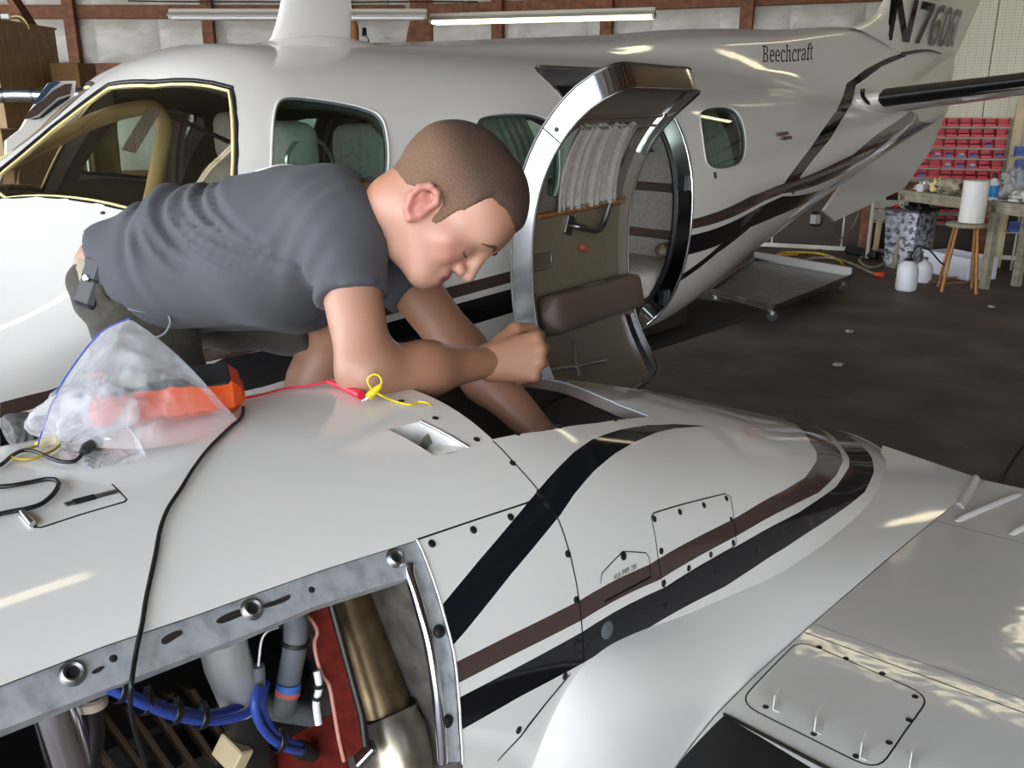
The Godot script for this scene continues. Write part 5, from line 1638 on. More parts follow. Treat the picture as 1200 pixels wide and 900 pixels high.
	for q in [Vector3(0.487, 1.055, 2.024), Vector3(0.483, 1.042, 2.026)]: obj("cable_tie", lathem(look(q, Vector3.UP), [0.006, -0.0025, 0.0065, 0, 0.006, 0.0025], 10), M.black_plastic, e)
	# exhaust
	var ex := obj("exhaust_pipe", tubem(P3([0.597, 1.095, 1.924, 0.592, 1.042, 1.959, 0.586, 0.978, 2.004, 0.584, 0.957, 2.019]), [0.034, 0.035, 0.036, 0.036], 24), M.bronze_pipe, e)
	obj("clamp_ring", tubem(P3([0.582, 0.968, 2.02, 0.582, 0.957, 2.024]), 0.0405, 24), M.dark_steel, ex)
	obj("clamp_band", tubem(P3([0.582, 0.963, 2.023, 0.582, 0.961, 2.024]), 0.0415, 24), M.bright_metal, ex)
	obj("exhaust_stack", tubem(P3([0.58, 0.962, 2.027, 0.578, 0.944, 2.041, 0.572, 0.917, 2.055, 0.568, 0.892, 2.062]), [0.0385, 0.0435, 0.044, 0.044], 24), M.titanium, ex)
	# at the front: a chromed duct, a black hose in a tan grommet and the finned oil cooler
	obj("chrome_duct", tubem(P3([0.215, 1.175, 2, 0.219, 1.139, 2, 0.226, 1.085, 1.99, 0.228, 1.064, 1.99]), 0.022, 20), M.chrome, e)
	obj("black_hose", tubem(smooth3(P3([0.248, 1.147, 2, 0.248, 1.123, 2, 0.242, 1.096, 2, 0.234, 1.069, 2]), 4), 0.011, 12), M.black_rubber, e)
	obj("grommet", lathem(look(Vector3(0.249, 1.15, 2), Vector3(0.25, 1.159, 2) - Vector3(0.248, 1.133, 2)), [0.012, -0.006, 0.016, -0.004, 0.016, 0.004, 0.012, 0.006], 18), M.tan_rubber, e)
	var c0 := Vector3(0.296, 1.002, 1.93)
	var ax := (Vector3(0.377, 1.089, 1.9) - Vector3(0.425, 0.946, 1.93)).normalized()
	var across := (Vector3(0.418, 0.943, 1.93) - Vector3(0.331, 0.986, 1.95)).normalized()
	for i in 6:
		var p: Vector3 = (Vector3(0.294, 0.974, 1.93)).lerp(Vector3(0.428, 0.928, 1.91), i / 5.0)
		var st := fresh()
		bar(st, p, p + ax * 0.115, 0.006, 0.03, Vector3(0, 0.3, 1), 0.001)
		obj("cooler_fin", st, M.cooler_brown, e)
	obj("cooler_end", boxm(look((Vector3(0.412, 0.961, 1.945)), across), Vector3(0.04, 0.022, 0.03), 0.002), M.pale_wood, e)
	obj("crankcase", boxm(X(Vector3(0.15, 0.75, 1.74)), Vector3(0.9, 0.4, 0.24), 0.04), M.dark_steel, e)
	for i in 4: obj("cylinder_head", lathem(Transform3D(Basis(Vector3.RIGHT, Vector3.BACK, Vector3.DOWN), Vector3(-0.35 + i * 0.24, 0.86, 1.80)), [0.0, 0.0, 0.085, 0.0, 0.085, 0.05, 0.08, 0.06, 0.085, 0.07, 0.085, 0.10, 0.0, 0.11], 16), M.dark_steel, e)
# a thin plate whose outline is given in space
func plate_in(p: PackedVector3Array, th: float) -> SurfaceTool:
	var n := Vector3.ZERO
	for i in p.size(): n += p[i].cross(p[(i + 1) % p.size()])
	n = n.normalized()
	var x := (p[1] - p[0]).normalized()
	var y := n.cross(x)
	var q := PackedVector2Array()
	for a in p: q.append(Vector2((a - p[0]).dot(x), (a - p[0]).dot(y)))
	return prismm(Transform3D(Basis(x, y, n), p[0]), q, th)

# ---------------------------------------------------------------- the mechanic
const CR = Vector3(0.691, 0.0, 0.723)
const CF = Vector3(0.690, -0.299, -0.659)
const CU = Vector3(0.216, 0.954, -0.207)
var HC := Vector3(0.977, 1.553, 1.735)
func hd(r: float, u: float, f: float) -> Vector3:
	# head axes: right ear, crown, face
	return HC - CF * r + (CR * 0.78 + CU * 0.62) * u + (CR * 0.62 - CU * 0.78) * f
func hl(p: Vector3) -> Vector3:
	var q := p - HC
	return Vector3(-q.dot(CF), q.dot(CR * 0.78 + CU * 0.62), q.dot(CR * 0.62 - CU * 0.78))
func hbone(a: Vector3, b: Vector3, ra: float, rb: float) -> Array:
	return bone(hd(a.x, a.y, a.z), hd(b.x, b.y, b.z), ra, rb)
func hand_bones(w: Vector3, f: Vector3, up: Vector3, out: Vector3, curl: Array, thumb: Array) -> Array:
	# w wrist, f towards the knuckles, up the thumb side, out the back of the hand
	var palm := []
	var fingers := []
	var lens := [0.044, 0.048, 0.044, 0.035]
	for i in 4:
		var k: Vector3 = w + f * (0.088 - 0.004 * absf(i - 1.0) - (0.007 if i == 3 else 0.0)) + up * (0.031 - 0.0205 * i) + out * (0.004 if i == 1 or i == 2 else 0.0)
		palm.append(bone(w + up * (0.014 - 0.010 * i), k, 0.0175, 0.0125))
		var chain := []
		var p := k
		var dirs := []
		for c in curl: dirs.append((f * cos(c) - out * sin(c) + up * 0.06 * (1.5 - i)).normalized())
		var ls := [lens[i], lens[i] * 0.66, lens[i] * 0.5]
		for s in 3:
			var q: Vector3 = p + dirs[s] * ls[s]
			chain.append(bone(p, q, [0.0112, 0.0100, 0.0090][s] * (0.9 if i == 3 else 1.0), [0.0102, 0.0092, 0.0082][s] * (0.9 if i == 3 else 1.0)))
			p = q
		fingers.append(chain)
	var tb: Vector3 = w + f * 0.022 + up * 0.026 - out * 0.010
	var chain := []
	var p := tb
	for s in 3:
		var q: Vector3 = p + (f * thumb[s].x + up * thumb[s].y - out * thumb[s].z).normalized() * [0.042, 0.034, 0.027][s]
		chain.append(bone(p, q, [0.0165, 0.0120, 0.0108][s], [0.0125, 0.0108, 0.0092][s]))
		p = q
	fingers.append(chain)
	return [palm, fingers]
func hand_field(p: Vector3, h: Array) -> float:
	var d := field(p, h[0], 0.014)
	for c in h[1]:
		var e := field(p, c, 0.004)
		var g := maxf(0.006 - absf(d - e), 0.0) / 0.006
		d = minf(d, e) - g * g * 0.0015
	return d
func mechanic():
	var hipC := Vector3(0.76, 1.345, 1.026)
	var hipR := Vector3(0.718, 1.343, 1.135)
	var hipL := Vector3(0.887, 1.286, 0.927)
	var kneeR := Vector3(0.728, 1.046, 1.189)
	var kneeL := Vector3(1.058, 1.274, 1.309)
	var ankR := kneeR + Vector3(-0.02, -0.40, -0.07)
	var ankL := kneeL - CR * 0.17 + Vector3(0, -0.37, 0)
	var shR := Vector3(0.846, 1.518, 1.614)
	var elR := Vector3(0.783, 1.307, 1.75)
	var wrR := Vector3(1.015, 1.287, 1.775)
	var shL := Vector3(1.102, 1.414, 1.413)
	var elL := Vector3(1.133, 1.248, 1.581)
	var wrL := Vector3(1.093, 1.146, 1.829)
	var neckB := Vector3(0.961, 1.514, 1.539)
	var base := Vector3((ankR.x + ankL.x) * 0.5, ankR.y - 0.085, (ankR.z + ankL.z) * 0.5)
	var man := thing("person", "man with cropped brown hair in a charcoal t-shirt and dark shorts bending over the nacelle", "person", base)
	# ---- skin: body, head and hands
	var T := []
	var torso_px := [[Vector3(0.779, 1.358, 1.04), 0.098, 0.085], [Vector3(0.84, 1.409, 1.172), 0.102, 0.070], [Vector3(0.907, 1.43, 1.354), 0.110, 0.085], [Vector3(0.949, 1.479, 1.467), 0.082, 0.105]]
	for i in 3:
		for s in [-1.0, 1.0]: T.append(bone(torso_px[i][0] + CF * s * torso_px[i][2], torso_px[i + 1][0] + CF * s * torso_px[i + 1][2], torso_px[i][1], torso_px[i + 1][1]))
	var arms := [bone(shR, elR.lerp(shR, 0.08), 0.052, 0.041), bone(elR, elR.lerp(wrR, 0.45), 0.041, 0.040), bone(elR.lerp(wrR, 0.45), wrR, 0.040, 0.026), bone(shL, elL, 0.054, 0.044), bone(elL, elL.lerp(wrL, 0.35), 0.043, 0.043), bone(elL.lerp(wrL, 0.35), wrL, 0.043, 0.028)]
	var legs := [bone(hipR, kneeR, 0.085, 0.060), bone(kneeR, kneeR.lerp(ankR, 0.35), 0.055, 0.058), bone(kneeR.lerp(ankR, 0.35), ankR, 0.058, 0.036), bone(hipL, kneeL, 0.085, 0.060), bone(kneeL, kneeL.lerp(ankL, 0.35), 0.056, 0.058), bone(kneeL.lerp(ankL, 0.35), ankL, 0.058, 0.036)]
	var all: Array = T + arms + legs
	all.append(bone(neckB, Vector3(0.952, 1.517, 1.65), 0.056, 0.052))
	var st := fresh()
	var tone := func(p: Vector3) -> Color: return skin_color(p, elR, wrR)
	var bx := AABB(hipC, Vector3.ZERO)
	for q in [hipR, hipL, kneeR, kneeL, ankR, ankL, shR, shL, elR, elL, wrR, wrL, neckB]: bx = bx.expand(q)
	nets(st, func(p: Vector3) -> float: return field(p, all, 0.035), bx.grow(0.17), 0.0105, tone)
	# head
	var skull := [hbone(Vector3(0.012, 0.020, -0.030), Vector3(0.010, 0.030, 0.022), 0.0735, 0.070), hbone(Vector3(-0.012, 0.020, -0.030), Vector3(-0.010, 0.030, 0.022), 0.0735, 0.070), hbone(Vector3(0, 0.036, -0.012), Vector3(0, 0.036, 0.015), 0.072, 0.066), hbone(Vector3(0.022, 0.020, 0.050), Vector3(-0.022, 0.020, 0.050), 0.046, 0.046)]
	var facial := [hbone(Vector3(0, -0.030, 0.040), Vector3(0, -0.082, 0.046), 0.052, 0.038), hbone(Vector3(0.034, 0.006, 0.078), Vector3(-0.034, 0.006, 0.078), 0.017, 0.017), hbone(Vector3(0.046, -0.050, 0.050), Vector3(0.040, -0.058, 0.060), 0.022, 0.018), hbone(Vector3(-0.046, -0.050, 0.050), Vector3(-0.040, -0.058, 0.060), 0.022, 0.018), hbone(Vector3(0.052, -0.060, -0.006), Vector3(0.024, -0.105, 0.056), 0.022, 0.018), hbone(Vector3(-0.052, -0.060, -0.006), Vector3(-0.024, -0.105, 0.056), 0.022, 0.018), hbone(Vector3(0.008, -0.108, 0.064), Vector3(-0.008, -0.108, 0.064), 0.017, 0.017), hbone(Vector3(0, -0.048, 0.0), Vector3(0, -0.075, -0.045), 0.052, 0.054)]
	var neck := [bone(hd(0, -0.055, -0.030), Vector3(0.957, 1.511, 1.597), 0.052, 0.055), bone(hd(0, -0.06, -0.03), hd(0, -0.10, 0.01), 0.046, 0.034)]
	var fine := [hbone(Vector3(0, 0.000, 0.0905), Vector3(0, -0.030, 0.1005), 0.0105, 0.0088), hbone(Vector3(0, -0.030, 0.1005), Vector3(0, -0.054, 0.1100), 0.0088, 0.0106), hbone(Vector3(0.0115, -0.059, 0.096), Vector3(-0.0115, -0.059, 0.096), 0.0092, 0.0092), hbone(Vector3(0.017, -0.082, 0.0835), Vector3(-0.017, -0.082, 0.0835), 0.0082, 0.0082), hbone(Vector3(0.014, -0.095, 0.0815), Vector3(-0.014, -0.095, 0.0815), 0.0090, 0.0090), hbone(Vector3(0.029, -0.034, 0.075), Vector3(0.036, -0.036, 0.071), 0.0125, 0.011), hbone(Vector3(-0.029, -0.034, 0.075), Vector3(-0.036, -0.036, 0.071), 0.0125, 0.011)]
	var ears := []
	for s in [1.0, -1.0]:
		var e := func(u: float, f: float, r := 0.083) -> Vector3: return Vector3(s * r, u - 0.046, f - 0.010)
		var rim := [e.call(-0.026, 0.006, 0.076), e.call(-0.022, -0.006, 0.080), e.call(-0.004, -0.016, 0.086), e.call(0.014, -0.018, 0.088), e.call(0.027, -0.010, 0.087), e.call(0.029, 0.004, 0.083), e.call(0.020, 0.014, 0.078), e.call(0.006, 0.012, 0.075)]
		for i in 7: ears.append(hbone(rim[i], rim[i + 1], 0.0052 if i > 0 else 0.0075, 0.0052))
		ears.append(hbone(e.call(-0.018, 0.008, 0.072), e.call(0.014, -0.004, 0.071), 0.0085, 0.010))
		ears.append(hbone(e.call(-0.012, -0.006, 0.079), e.call(0.012, -0.008, 0.081), 0.004, 0.004))
		ears.append(hbone(e.call(-0.010, 0.013, 0.076), e.call(-0.002, 0.014, 0.076), 0.005, 0.004))
	var base_head: Array = skull + facial
	var headf := func(p: Vector3) -> float:
		var d := field(p, base_head, 0.030)
		var n := field(p, neck, 0.02)
		var g := maxf(0.025 - absf(d - n), 0.0) / 0.025
		d = minf(d, n) - g * g * 0.00625
		if d > 0.05: return d
		var l := hl(p)
		# eye hollow, mouth line
		if l.z > 0.03:
			var ex := Vector3((absf(l.x) - 0.030) * 0.75, l.y + 0.026, l.z - 0.094)
			d += 0.0075 * exp(-ex.length_squared() / 0.00022)
			var e2 := field(p, fine, 0.008)
			g = maxf(0.012 - absf(d - e2), 0.0) / 0.012
			d = minf(d, e2) - g * g * 0.003
			var my := absf(l.y + 0.0885)
			if my < 0.004 and l.z > 0.07 and absf(l.x) < 0.022: d += 0.0022 * (1.0 - my / 0.004)
			var lid := absf(l.y + 0.038)
			if lid < 0.003 and absf(absf(l.x) - 0.032) < 0.014: d += 0.0016 * (1.0 - lid / 0.003)
		if absf(l.x) > 0.055:
			var e3 := field(p, ears, 0.005)
			g = maxf(0.006 - absf(d - e3), 0.0) / 0.006
			d = minf(d, e3) - g * g * 0.0015
		return d
	nets(st, headf, AABB(HC - Vector3(0.16, 0.17, 0.16), Vector3(0.32, 0.32, 0.32)), 0.0038, tone)
	# hands
	var fR := (CR * 0.98 + CF * 0.12 + CU * 0.12).normalized()
	var uR := (CU - fR * CU.dot(fR)).normalized()
	var oR := uR.cross(fR)
	if oR.dot(CF) > 0: oR = -oR
	var hR := hand_bones(wrR, fR, uR, oR, [1.25, 2.75, 3.9], [Vector3(0.75, 0.55, 0.25), Vector3(0.85, -0.05, 0.55), Vector3(0.55, -0.25, 0.85)])
	nets(st, func(p): return hand_field(p, hR), AABB(wrR - Vector3(0.09, 0.10, 0.09), Vector3(0.28, 0.22, 0.28)), 0.0034, tone)
	var fL := (wrL - elL).normalized()
	var uL := (CR - fL * CR.dot(fL)).normalized()
	var oL := uL.cross(fL)
	if oL.dot(CU) < 0: oL = -oL
	var hL := hand_bones(wrL, fL, uL, oL, [0.35, 0.8, 1.2], [Vector3(0.7, 0.6, 0.3), Vector3(0.85, 0.3, 0.35), Vector3(0.95, 0.0, 0.3)])
	nets(st, func(p): return hand_field(p, hL), AABB(wrL - Vector3(0.14, 0.20, 0.14), Vector3(0.32, 0.32, 0.32)), 0.0042, tone)
	obj("body", st, M.skin, man)
	# ---- hair: a cropped shell over the skull
	var edge := [[-0.13, -0.052], [-0.079, -0.056], [-0.050, -0.066], [-0.042, -0.048], [-0.028, -0.026], [-0.006, -0.018], [0.010, -0.020], [0.016, -0.048], [0.027, -0.050], [0.032, -0.012], [0.040, 0.000], [0.048, 0.040], [0.075, 0.047], [0.12, 0.044]]
	var hairf := func(p: Vector3) -> float:
		var d := field(p, base_head, 0.030)
		var l := hl(p)
		var i := 0
		while i < edge.size() - 2 and edge[i + 1][0] < l.z: i += 1
		var b := lerpf(edge[i][1], edge[i + 1][1], clampf((l.z - edge[i][0]) / (edge[i + 1][0] - edge[i][0]), 0.0, 1.0))
		var thick := 0.0006 + (0.0020 + 0.0040 * smoothstep(0.0, 0.06, l.y)) * smoothstep(0.0, 0.022, l.y - b)
		return maxf(d - thick, (b - l.y) * 0.6)
	var hs := fresh()
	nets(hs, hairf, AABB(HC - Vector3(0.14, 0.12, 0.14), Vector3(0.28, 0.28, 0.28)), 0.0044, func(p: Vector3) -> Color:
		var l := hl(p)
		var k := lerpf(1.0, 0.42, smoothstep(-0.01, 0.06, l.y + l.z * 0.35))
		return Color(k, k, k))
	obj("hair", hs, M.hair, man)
	var on_face := func(r: float, u: float, off: float) -> Vector3:
		var f := 0.125
		while f > 0.0 and headf.call(hd(r, u, f)) > off: f -= 0.001
		return hd(r, u, f)
	var bs := fresh()
	for s in [1.0, -1.0]:
		var pts := PackedVector3Array()
		for i in 7: pts.append(on_face.call(s * lerpf(0.019, 0.052, i / 6.0), 0.000 + 0.006 * sin(PI * i / 6.0) - 0.010 * pow(i / 6.0, 2.0), 0.0004))
		tube(bs, pts, [0.0022, 0.0032, 0.0036, 0.0034, 0.0030, 0.0022, 0.001], 6)
	obj("eyebrow", bs, M.brow_hair, man)
	var ls := fresh()
	for s in [1.0, -1.0]:
		var pts := PackedVector3Array()
		for i in 7: pts.append(on_face.call(s * lerpf(0.018, 0.046, i / 6.0), -0.038 - 0.003 * sin(PI * i / 6.0), 0.0006))
		tube(ls, pts, [0.0007, 0.0012, 0.0015, 0.0016, 0.0016, 0.0014, 0.0007], 6)
	obj("eyelash", ls, M.brow_hair, man)
	# ---- t-shirt
	var ax := (torso_px[2][0] - torso_px[0][0] as Vector3).normalized()
	ax = (ax - CF * ax.dot(CF)).normalized()
	var wv := (CU - ax * CU.dot(ax)).normalized()
	var hem := Vector3(0.725, 1.374, 1.052)
	var ST := []
	for b in T: ST.append([b[0], b[1], b[2], b[3] + 0.014, b[4]])
	for s in [-1.0, 1.0]: ST.append(bone(Vector3(0.774, 1.361, 1.154) + CF * s * 0.06, Vector3(0.907, 1.382, 1.376) + CF * s * 0.06, 0.068, 0.060))
	ST.append(bone(Vector3(0.907, 1.469, 1.427) - CF * 0.08, shR.lerp(elR, 0.12), 0.086, 0.066))
	ST.append(bone(Vector3(0.93, 1.46, 1.425) + CF * 0.08, shL.lerp(elL, 0.10), 0.088, 0.068))
	var slR := [bone(shR.lerp(elR, 0.02), shR.lerp(elR, 0.60), 0.066, 0.056)]
	var slL := [bone(shL.lerp(elL, 0.02), shL.lerp(elL, 0.52), 0.066, 0.060)]
	var cutR := shR.lerp(elR, 0.50)
	var cutL := shL.lerp(elL, 0.40)
	var aR := (elR - shR).normalized()
	var aL := (elL - shL).normalized()
	var folds := [[0.066, 0.04, 3.3, 0.012, 0.009], [0.085, 0.05, 4.6, 0.009, 0.006], [0.120, 0.04, 6.9, 0.011, 0.010], [0.140, 0.06, 6.0, 0.008, 0.005], [0.156, 0.064, 7.2, 0.010, 0.009], [0.194, 0.08, 4.5, 0.009, 0.008], [0.225, 0.085, 4.0, 0.010, 0.005], [0.045, -0.02, 2.4, 0.010, 0.008]]
	var o0: Vector3 = Vector3(0.725, 1.439, 1.099)
	var shirtf := func(p: Vector3) -> float:
		var d := field(p, ST, 0.05)
		var dr := maxf(field(p, slR, 0.02), (p - cutR).dot(aR))
		var dl := maxf(field(p, slL, 0.02), (p - cutL).dot(aL))
		var g := maxf(0.03 - absf(d - dr), 0.0) / 0.03
		d = minf(d, dr) - g * g * 0.0075
		g = maxf(0.03 - absf(d - dl), 0.0) / 0.03
		d = minf(d, dl) - g * g * 0.0075
		if absf(d) < 0.03:
			var q := p - o0
			var s := q.dot(ax)
			var h := q.dot(wv)
			for f in folds:
				var e: float = (s - f[0] - f[2] * (h - f[1]) * (h - f[1])) / f[3]
				if absf(e) < 3.0: d += f[4] * exp(-e * e) * smoothstep(-0.17, -0.02, h) - f[4] * 0.8 * exp(-(e - 1.7) * (e - 1.7)) * smoothstep(-0.17, -0.02, h)
			# armhole seam and pulls under the arm
			var ra := (p - shR)
			var t := ra.dot(aR)
			d += 0.003 * sin((ra.dot(ax) * 0.8 + t * 1.2) * 95.0) * smoothstep(0.10, 0.02, absf(ra.dot(ax) + 0.055)) * smoothstep(0.16, 0.05, absf(t - 0.05))
			d += 0.0012 * sin(s * 60.0 + h * 35.0)
		var hemd := -(p - hem).dot((ax * 0.93 + wv * 0.30).normalized())
		return maxf(maxf(d, hemd), -field(p, [neck_hole], 0.01))
	neck_hole = bone(Vector3(0.957, 1.518, 1.563), Vector3(0.953, 1.549, 1.742), 0.064, 0.10)
	var ss := fresh()
	var sb := AABB(hem, Vector3.ZERO)
	for q in [shR, shL, cutR, cutL, hipR, hipL, neckB]: sb = sb.expand(q)
	nets(ss, shirtf, sb.grow(0.15), 0.0075)
	var shirt := obj("shirt", ss, M.shirt_cloth, man)
	var collar := PackedVector3Array()
	var nd := (Vector3(0.953, 1.52, 1.649) - neckB).normalized()
	var nx := nd.cross(Vector3.UP).normalized()
	var ny := nx.cross(nd)
	for i in 25:
		var a := TAU * i / 24.0
		collar.append(Vector3(0.955, 1.513, 1.572) + (nx * cos(a) * 0.066 + ny * sin(a) * 0.060) - nd * 0.014 * sin(a))
	obj("collar", tubem(collar, 0.010, 8), M.shirt_cloth, shirt)
	# prints on the back, laid on the cloth
	var onto := func(p: Vector3, off: float) -> Vector3:
		for k in 6:
			var e := 0.004
			var d: float = shirtf.call(p) - off
			var gr := Vector3(shirtf.call(p + Vector3(e, 0, 0)) - shirtf.call(p - Vector3(e, 0, 0)), shirtf.call(p + Vector3(0, e, 0)) - shirtf.call(p - Vector3(0, e, 0)), shirtf.call(p + Vector3(0, 0, e)) - shirtf.call(p - Vector3(0, 0, e))).normalized()
			p -= gr * clampf(d, -0.03, 0.03) * 0.9
		return p
	var em0: Vector3 = Vector3(0.857, 1.564, 1.423)
	var emb := func(u: float, v: float) -> Vector3: return onto.call(em0 + CR * u + CF * v, 0.0012)
	var el := PackedVector2Array()
	for i in 20: el.append(Vector2(cos(TAU * i / 20.0) * 0.034, sin(TAU * i / 20.0) * 0.05 + 0.02))
	obj("emblem", region(emb, el, 10, 10), M.print_blue, shirt)
	var er := fresh()
	var rimp := PackedVector3Array()
	for q in el: rimp.append(emb.call(q.x, q.y))
	rimp.append(rimp[0])
	tube(er, rimp, 0.0016, 5)
	for k in [-0.01, 0.008, 0.02]: tube(er, PackedVector3Array([emb.call(-0.02, k), emb.call(0.0, k + 0.008), emb.call(0.022, k - 0.004)]), 0.0014, 5)
	obj("emblem_outline", er, M.print_white, shirt)
	var tx0: Vector3 = Vector3(0.946, 1.572, 1.497)
	var txf := func(u: float, v: float) -> Vector3: return onto.call(tx0 + CR * u + CF * v, 0.0015)
	obj("lettering", lettering("SELL", "Droid Sans", 700, txf, Vector2(0.066, -0.012), Vector2(-0.085, 0), Vector2(0, 0.036)), M.print_white, shirt)
	# ---- shorts, legs end in boots
	var P := [bone(Vector3(0.734, 1.353, 1.056) - CF * 0.05, Vector3(0.783, 1.366, 1.101) - CF * 0.05, 0.085, 0.098), bone(Vector3(0.753, 1.345, 1.018) + CF * 0.10, Vector3(0.801, 1.358, 1.063) + CF * 0.10, 0.085, 0.098), bone(hipR, kneeR, 0.100, 0.080), bone(hipL, kneeL, 0.100, 0.080)]
	var knR := hipR.lerp(kneeR, 0.93)
	var knL := hipL.lerp(kneeL, 0.90)
	var lR := (kneeR - hipR).normalized()
	var lL := (kneeL - hipL).normalized()
	var shortf := func(p: Vector3) -> float:
		var d := field(p, P, 0.035)
		d += 0.0025 * sin(p.x * 70.0 + p.y * 40.0) + 0.002 * sin(p.y * 90.0 - p.z * 60.0)
		d = maxf(d, (p - knR).dot(lR))
		d = maxf(d, (p - knL).dot(lL))
		return maxf(d, (p - (hem + ax * 0.02)).dot((ax * 0.93 + wv * 0.30).normalized()) if (p - hem).dot(wv) > -0.06 else -1.0)
	var pb := AABB(hipC, Vector3.ZERO)
	for q in [hipR, hipL, kneeR, kneeL, Vector3(0.683, 1.346, 0.975)]: pb = pb.expand(q)
	var ps := fresh()
	nets(ps, shortf, pb.grow(0.13), 0.0085)
	var shorts := obj("shorts", ps, M.shorts_cloth, man)
	var wb := fresh()
	nets(wb, func(p: Vector3) -> float:
		var s: float = (p - hem).dot((ax * 0.93 + wv * 0.30).normalized())
		return maxf(maxf(field(p, P, 0.035) - 0.004, absf(s + 0.012) - 0.016), -(p - hem).dot(wv) - 0.045), pb.grow(0.13), 0.007)
	obj("waistband", wb, M.tan_cloth, shorts)
	obj("key_cord", tubem(smooth3(P3([0.659, 1.349, 1.222, 0.684, 1.344, 1.251, 0.703, 1.344, 1.27, 0.707, 1.329, 1.281, 0.696, 1.309, 1.279, 0.682, 1.3, 1.268]), 5), 0.0025, 6), M.grey_plastic, man)
	for q in [ankR, ankL]:
		var a: Vector3 = q
		var fw := Vector3(0.35, 0, 0.94)
		var B := [bone(a + Vector3(0, 0.04, 0), a + Vector3(0, -0.03, 0), 0.05, 0.048), bone(a + Vector3(0, -0.045, 0) - fw * 0.03, a + Vector3(0, -0.05, 0) + fw * 0.15, 0.045, 0.042)]
		var bs2 := fresh()
		nets(bs2, func(p: Vector3) -> float: return maxf(maxf(field(p, B, 0.03), a.y - 0.085 - p.y), p.y - a.y - 0.07), AABB(a - Vector3(0.15, 0.12, 0.15), Vector3(0.36, 0.24, 0.40)), 0.009)
		obj("boot", bs2, M.black_leather, man)
	# what he stands on, behind the nacelle
	var steps := thing("step_stool", "low two-level wooden step behind the nacelle under the mechanic's boots", "step", Vector3(base.x, 0, base.z))
	for q in [[ankR, 0.34], [ankL, 0.32]]:
		var a: Vector3 = q[0]
		var top: float = a.y - 0.086
		obj("tread", boxm(X(Vector3(a.x + 0.02, top - 0.02, a.z + 0.05)), Vector3(q[1] * 0.62, 0.04, 0.36), 0.004), M.bench_wood, steps)
		for dx in [-0.08, 0.12]:
			for dz in [-0.1, 0.2]: obj("leg", boxm(X(Vector3(a.x + dx, (top - 0.04) * 0.5, a.z + dz)), Vector3(0.03, top - 0.04, 0.04), 0.003), M.bench_wood, steps)
	# belt pouch
	var pc := Vector3(0.635, 1.391, 1.147)
	var pu := (CU * 0.93 + CR * 0.30).normalized()
	var pn := (-CF * 0.9 - CR * 0.35).normalized()
	pn = (pn - pu * pn.dot(pu)).normalized()
	var PT := Transform3D(Basis(pn.cross(pu) * -1.0, pu, pn), pc)
	if PT.basis.determinant() < 0: PT.basis.x = -PT.basis.x
	var pouch := thing("belt_pouch", "black leather phone pouch with a snap flap on the back of the man's belt", "pouch", pc)
	obj("pouch_body", boxm(PT, Vector3(0.048, 0.096, 0.030), 0.008), M.black_leather, pouch)
	obj("flap", boxm(PT * X(Vector3(0.003, 0.022, 0.004)), Vector3(0.050, 0.052, 0.032), 0.010), M.black_leather, pouch)
	obj("snap", lathem(look(PT * Vector3(0.0, 0.004, 0.020), pn), [0.007, -0.002, 0.007, 0.001, 0.005, 0.003, 0.0, 0.0032], 14), M.bright_metal, pouch)
	obj("belt_loop", boxm(PT * X(Vector3(-0.005, 0.01, -0.018)), Vector3(0.04, 0.05, 0.01), 0.003), M.black_leather, pouch)
var neck_hole := []
func skin_color(p: Vector3, el: Vector3, wr: Vector3) -> Color:
	var c := Color(0.70, 0.53, 0.445)
	var l := hl(p)
	var tan_c := Color(0.59, 0.42, 0.325)
	var arm := clampf((p - el).dot((wr - el).normalized()) / 0.2, 0.0, 1.0) if l.length() > 0.165 else 0.0
	c = c.lerp(tan_c, 0.25 + 0.75 * smoothstep(-0.2, 0.5, arm)) if l.length() > 0.165 else c
	if l.length() < 0.165:
		c = c.lerp(Color(0.74, 0.44, 0.39), 0.85 * exp(-Vector2(l.y + 0.046, l.z + 0.010).length_squared() / 0.0009) * smoothstep(0.060, 0.078, absf(l.x)))
		c = c.lerp(Color(0.72, 0.45, 0.40), 0.45 * exp(-Vector2(l.y + 0.055, l.z - 0.070).length_squared() / 0.0009))
		c = c.lerp(Color(0.62, 0.31, 0.30), 0.9 * exp(-pow((l.y + 0.0885) / 0.007, 2.0)) * smoothstep(0.072, 0.080, l.z) * smoothstep(0.028, 0.020, absf(l.x)))
		c = c.lerp(Color(0.66, 0.465, 0.36), 0.8 * smoothstep(0.0, 0.05, l.y))
		c = c.lerp(Color(0.70, 0.48, 0.37), 0.7 * smoothstep(-0.04, -0.09, l.z))
	return c.srgb_to_linear()

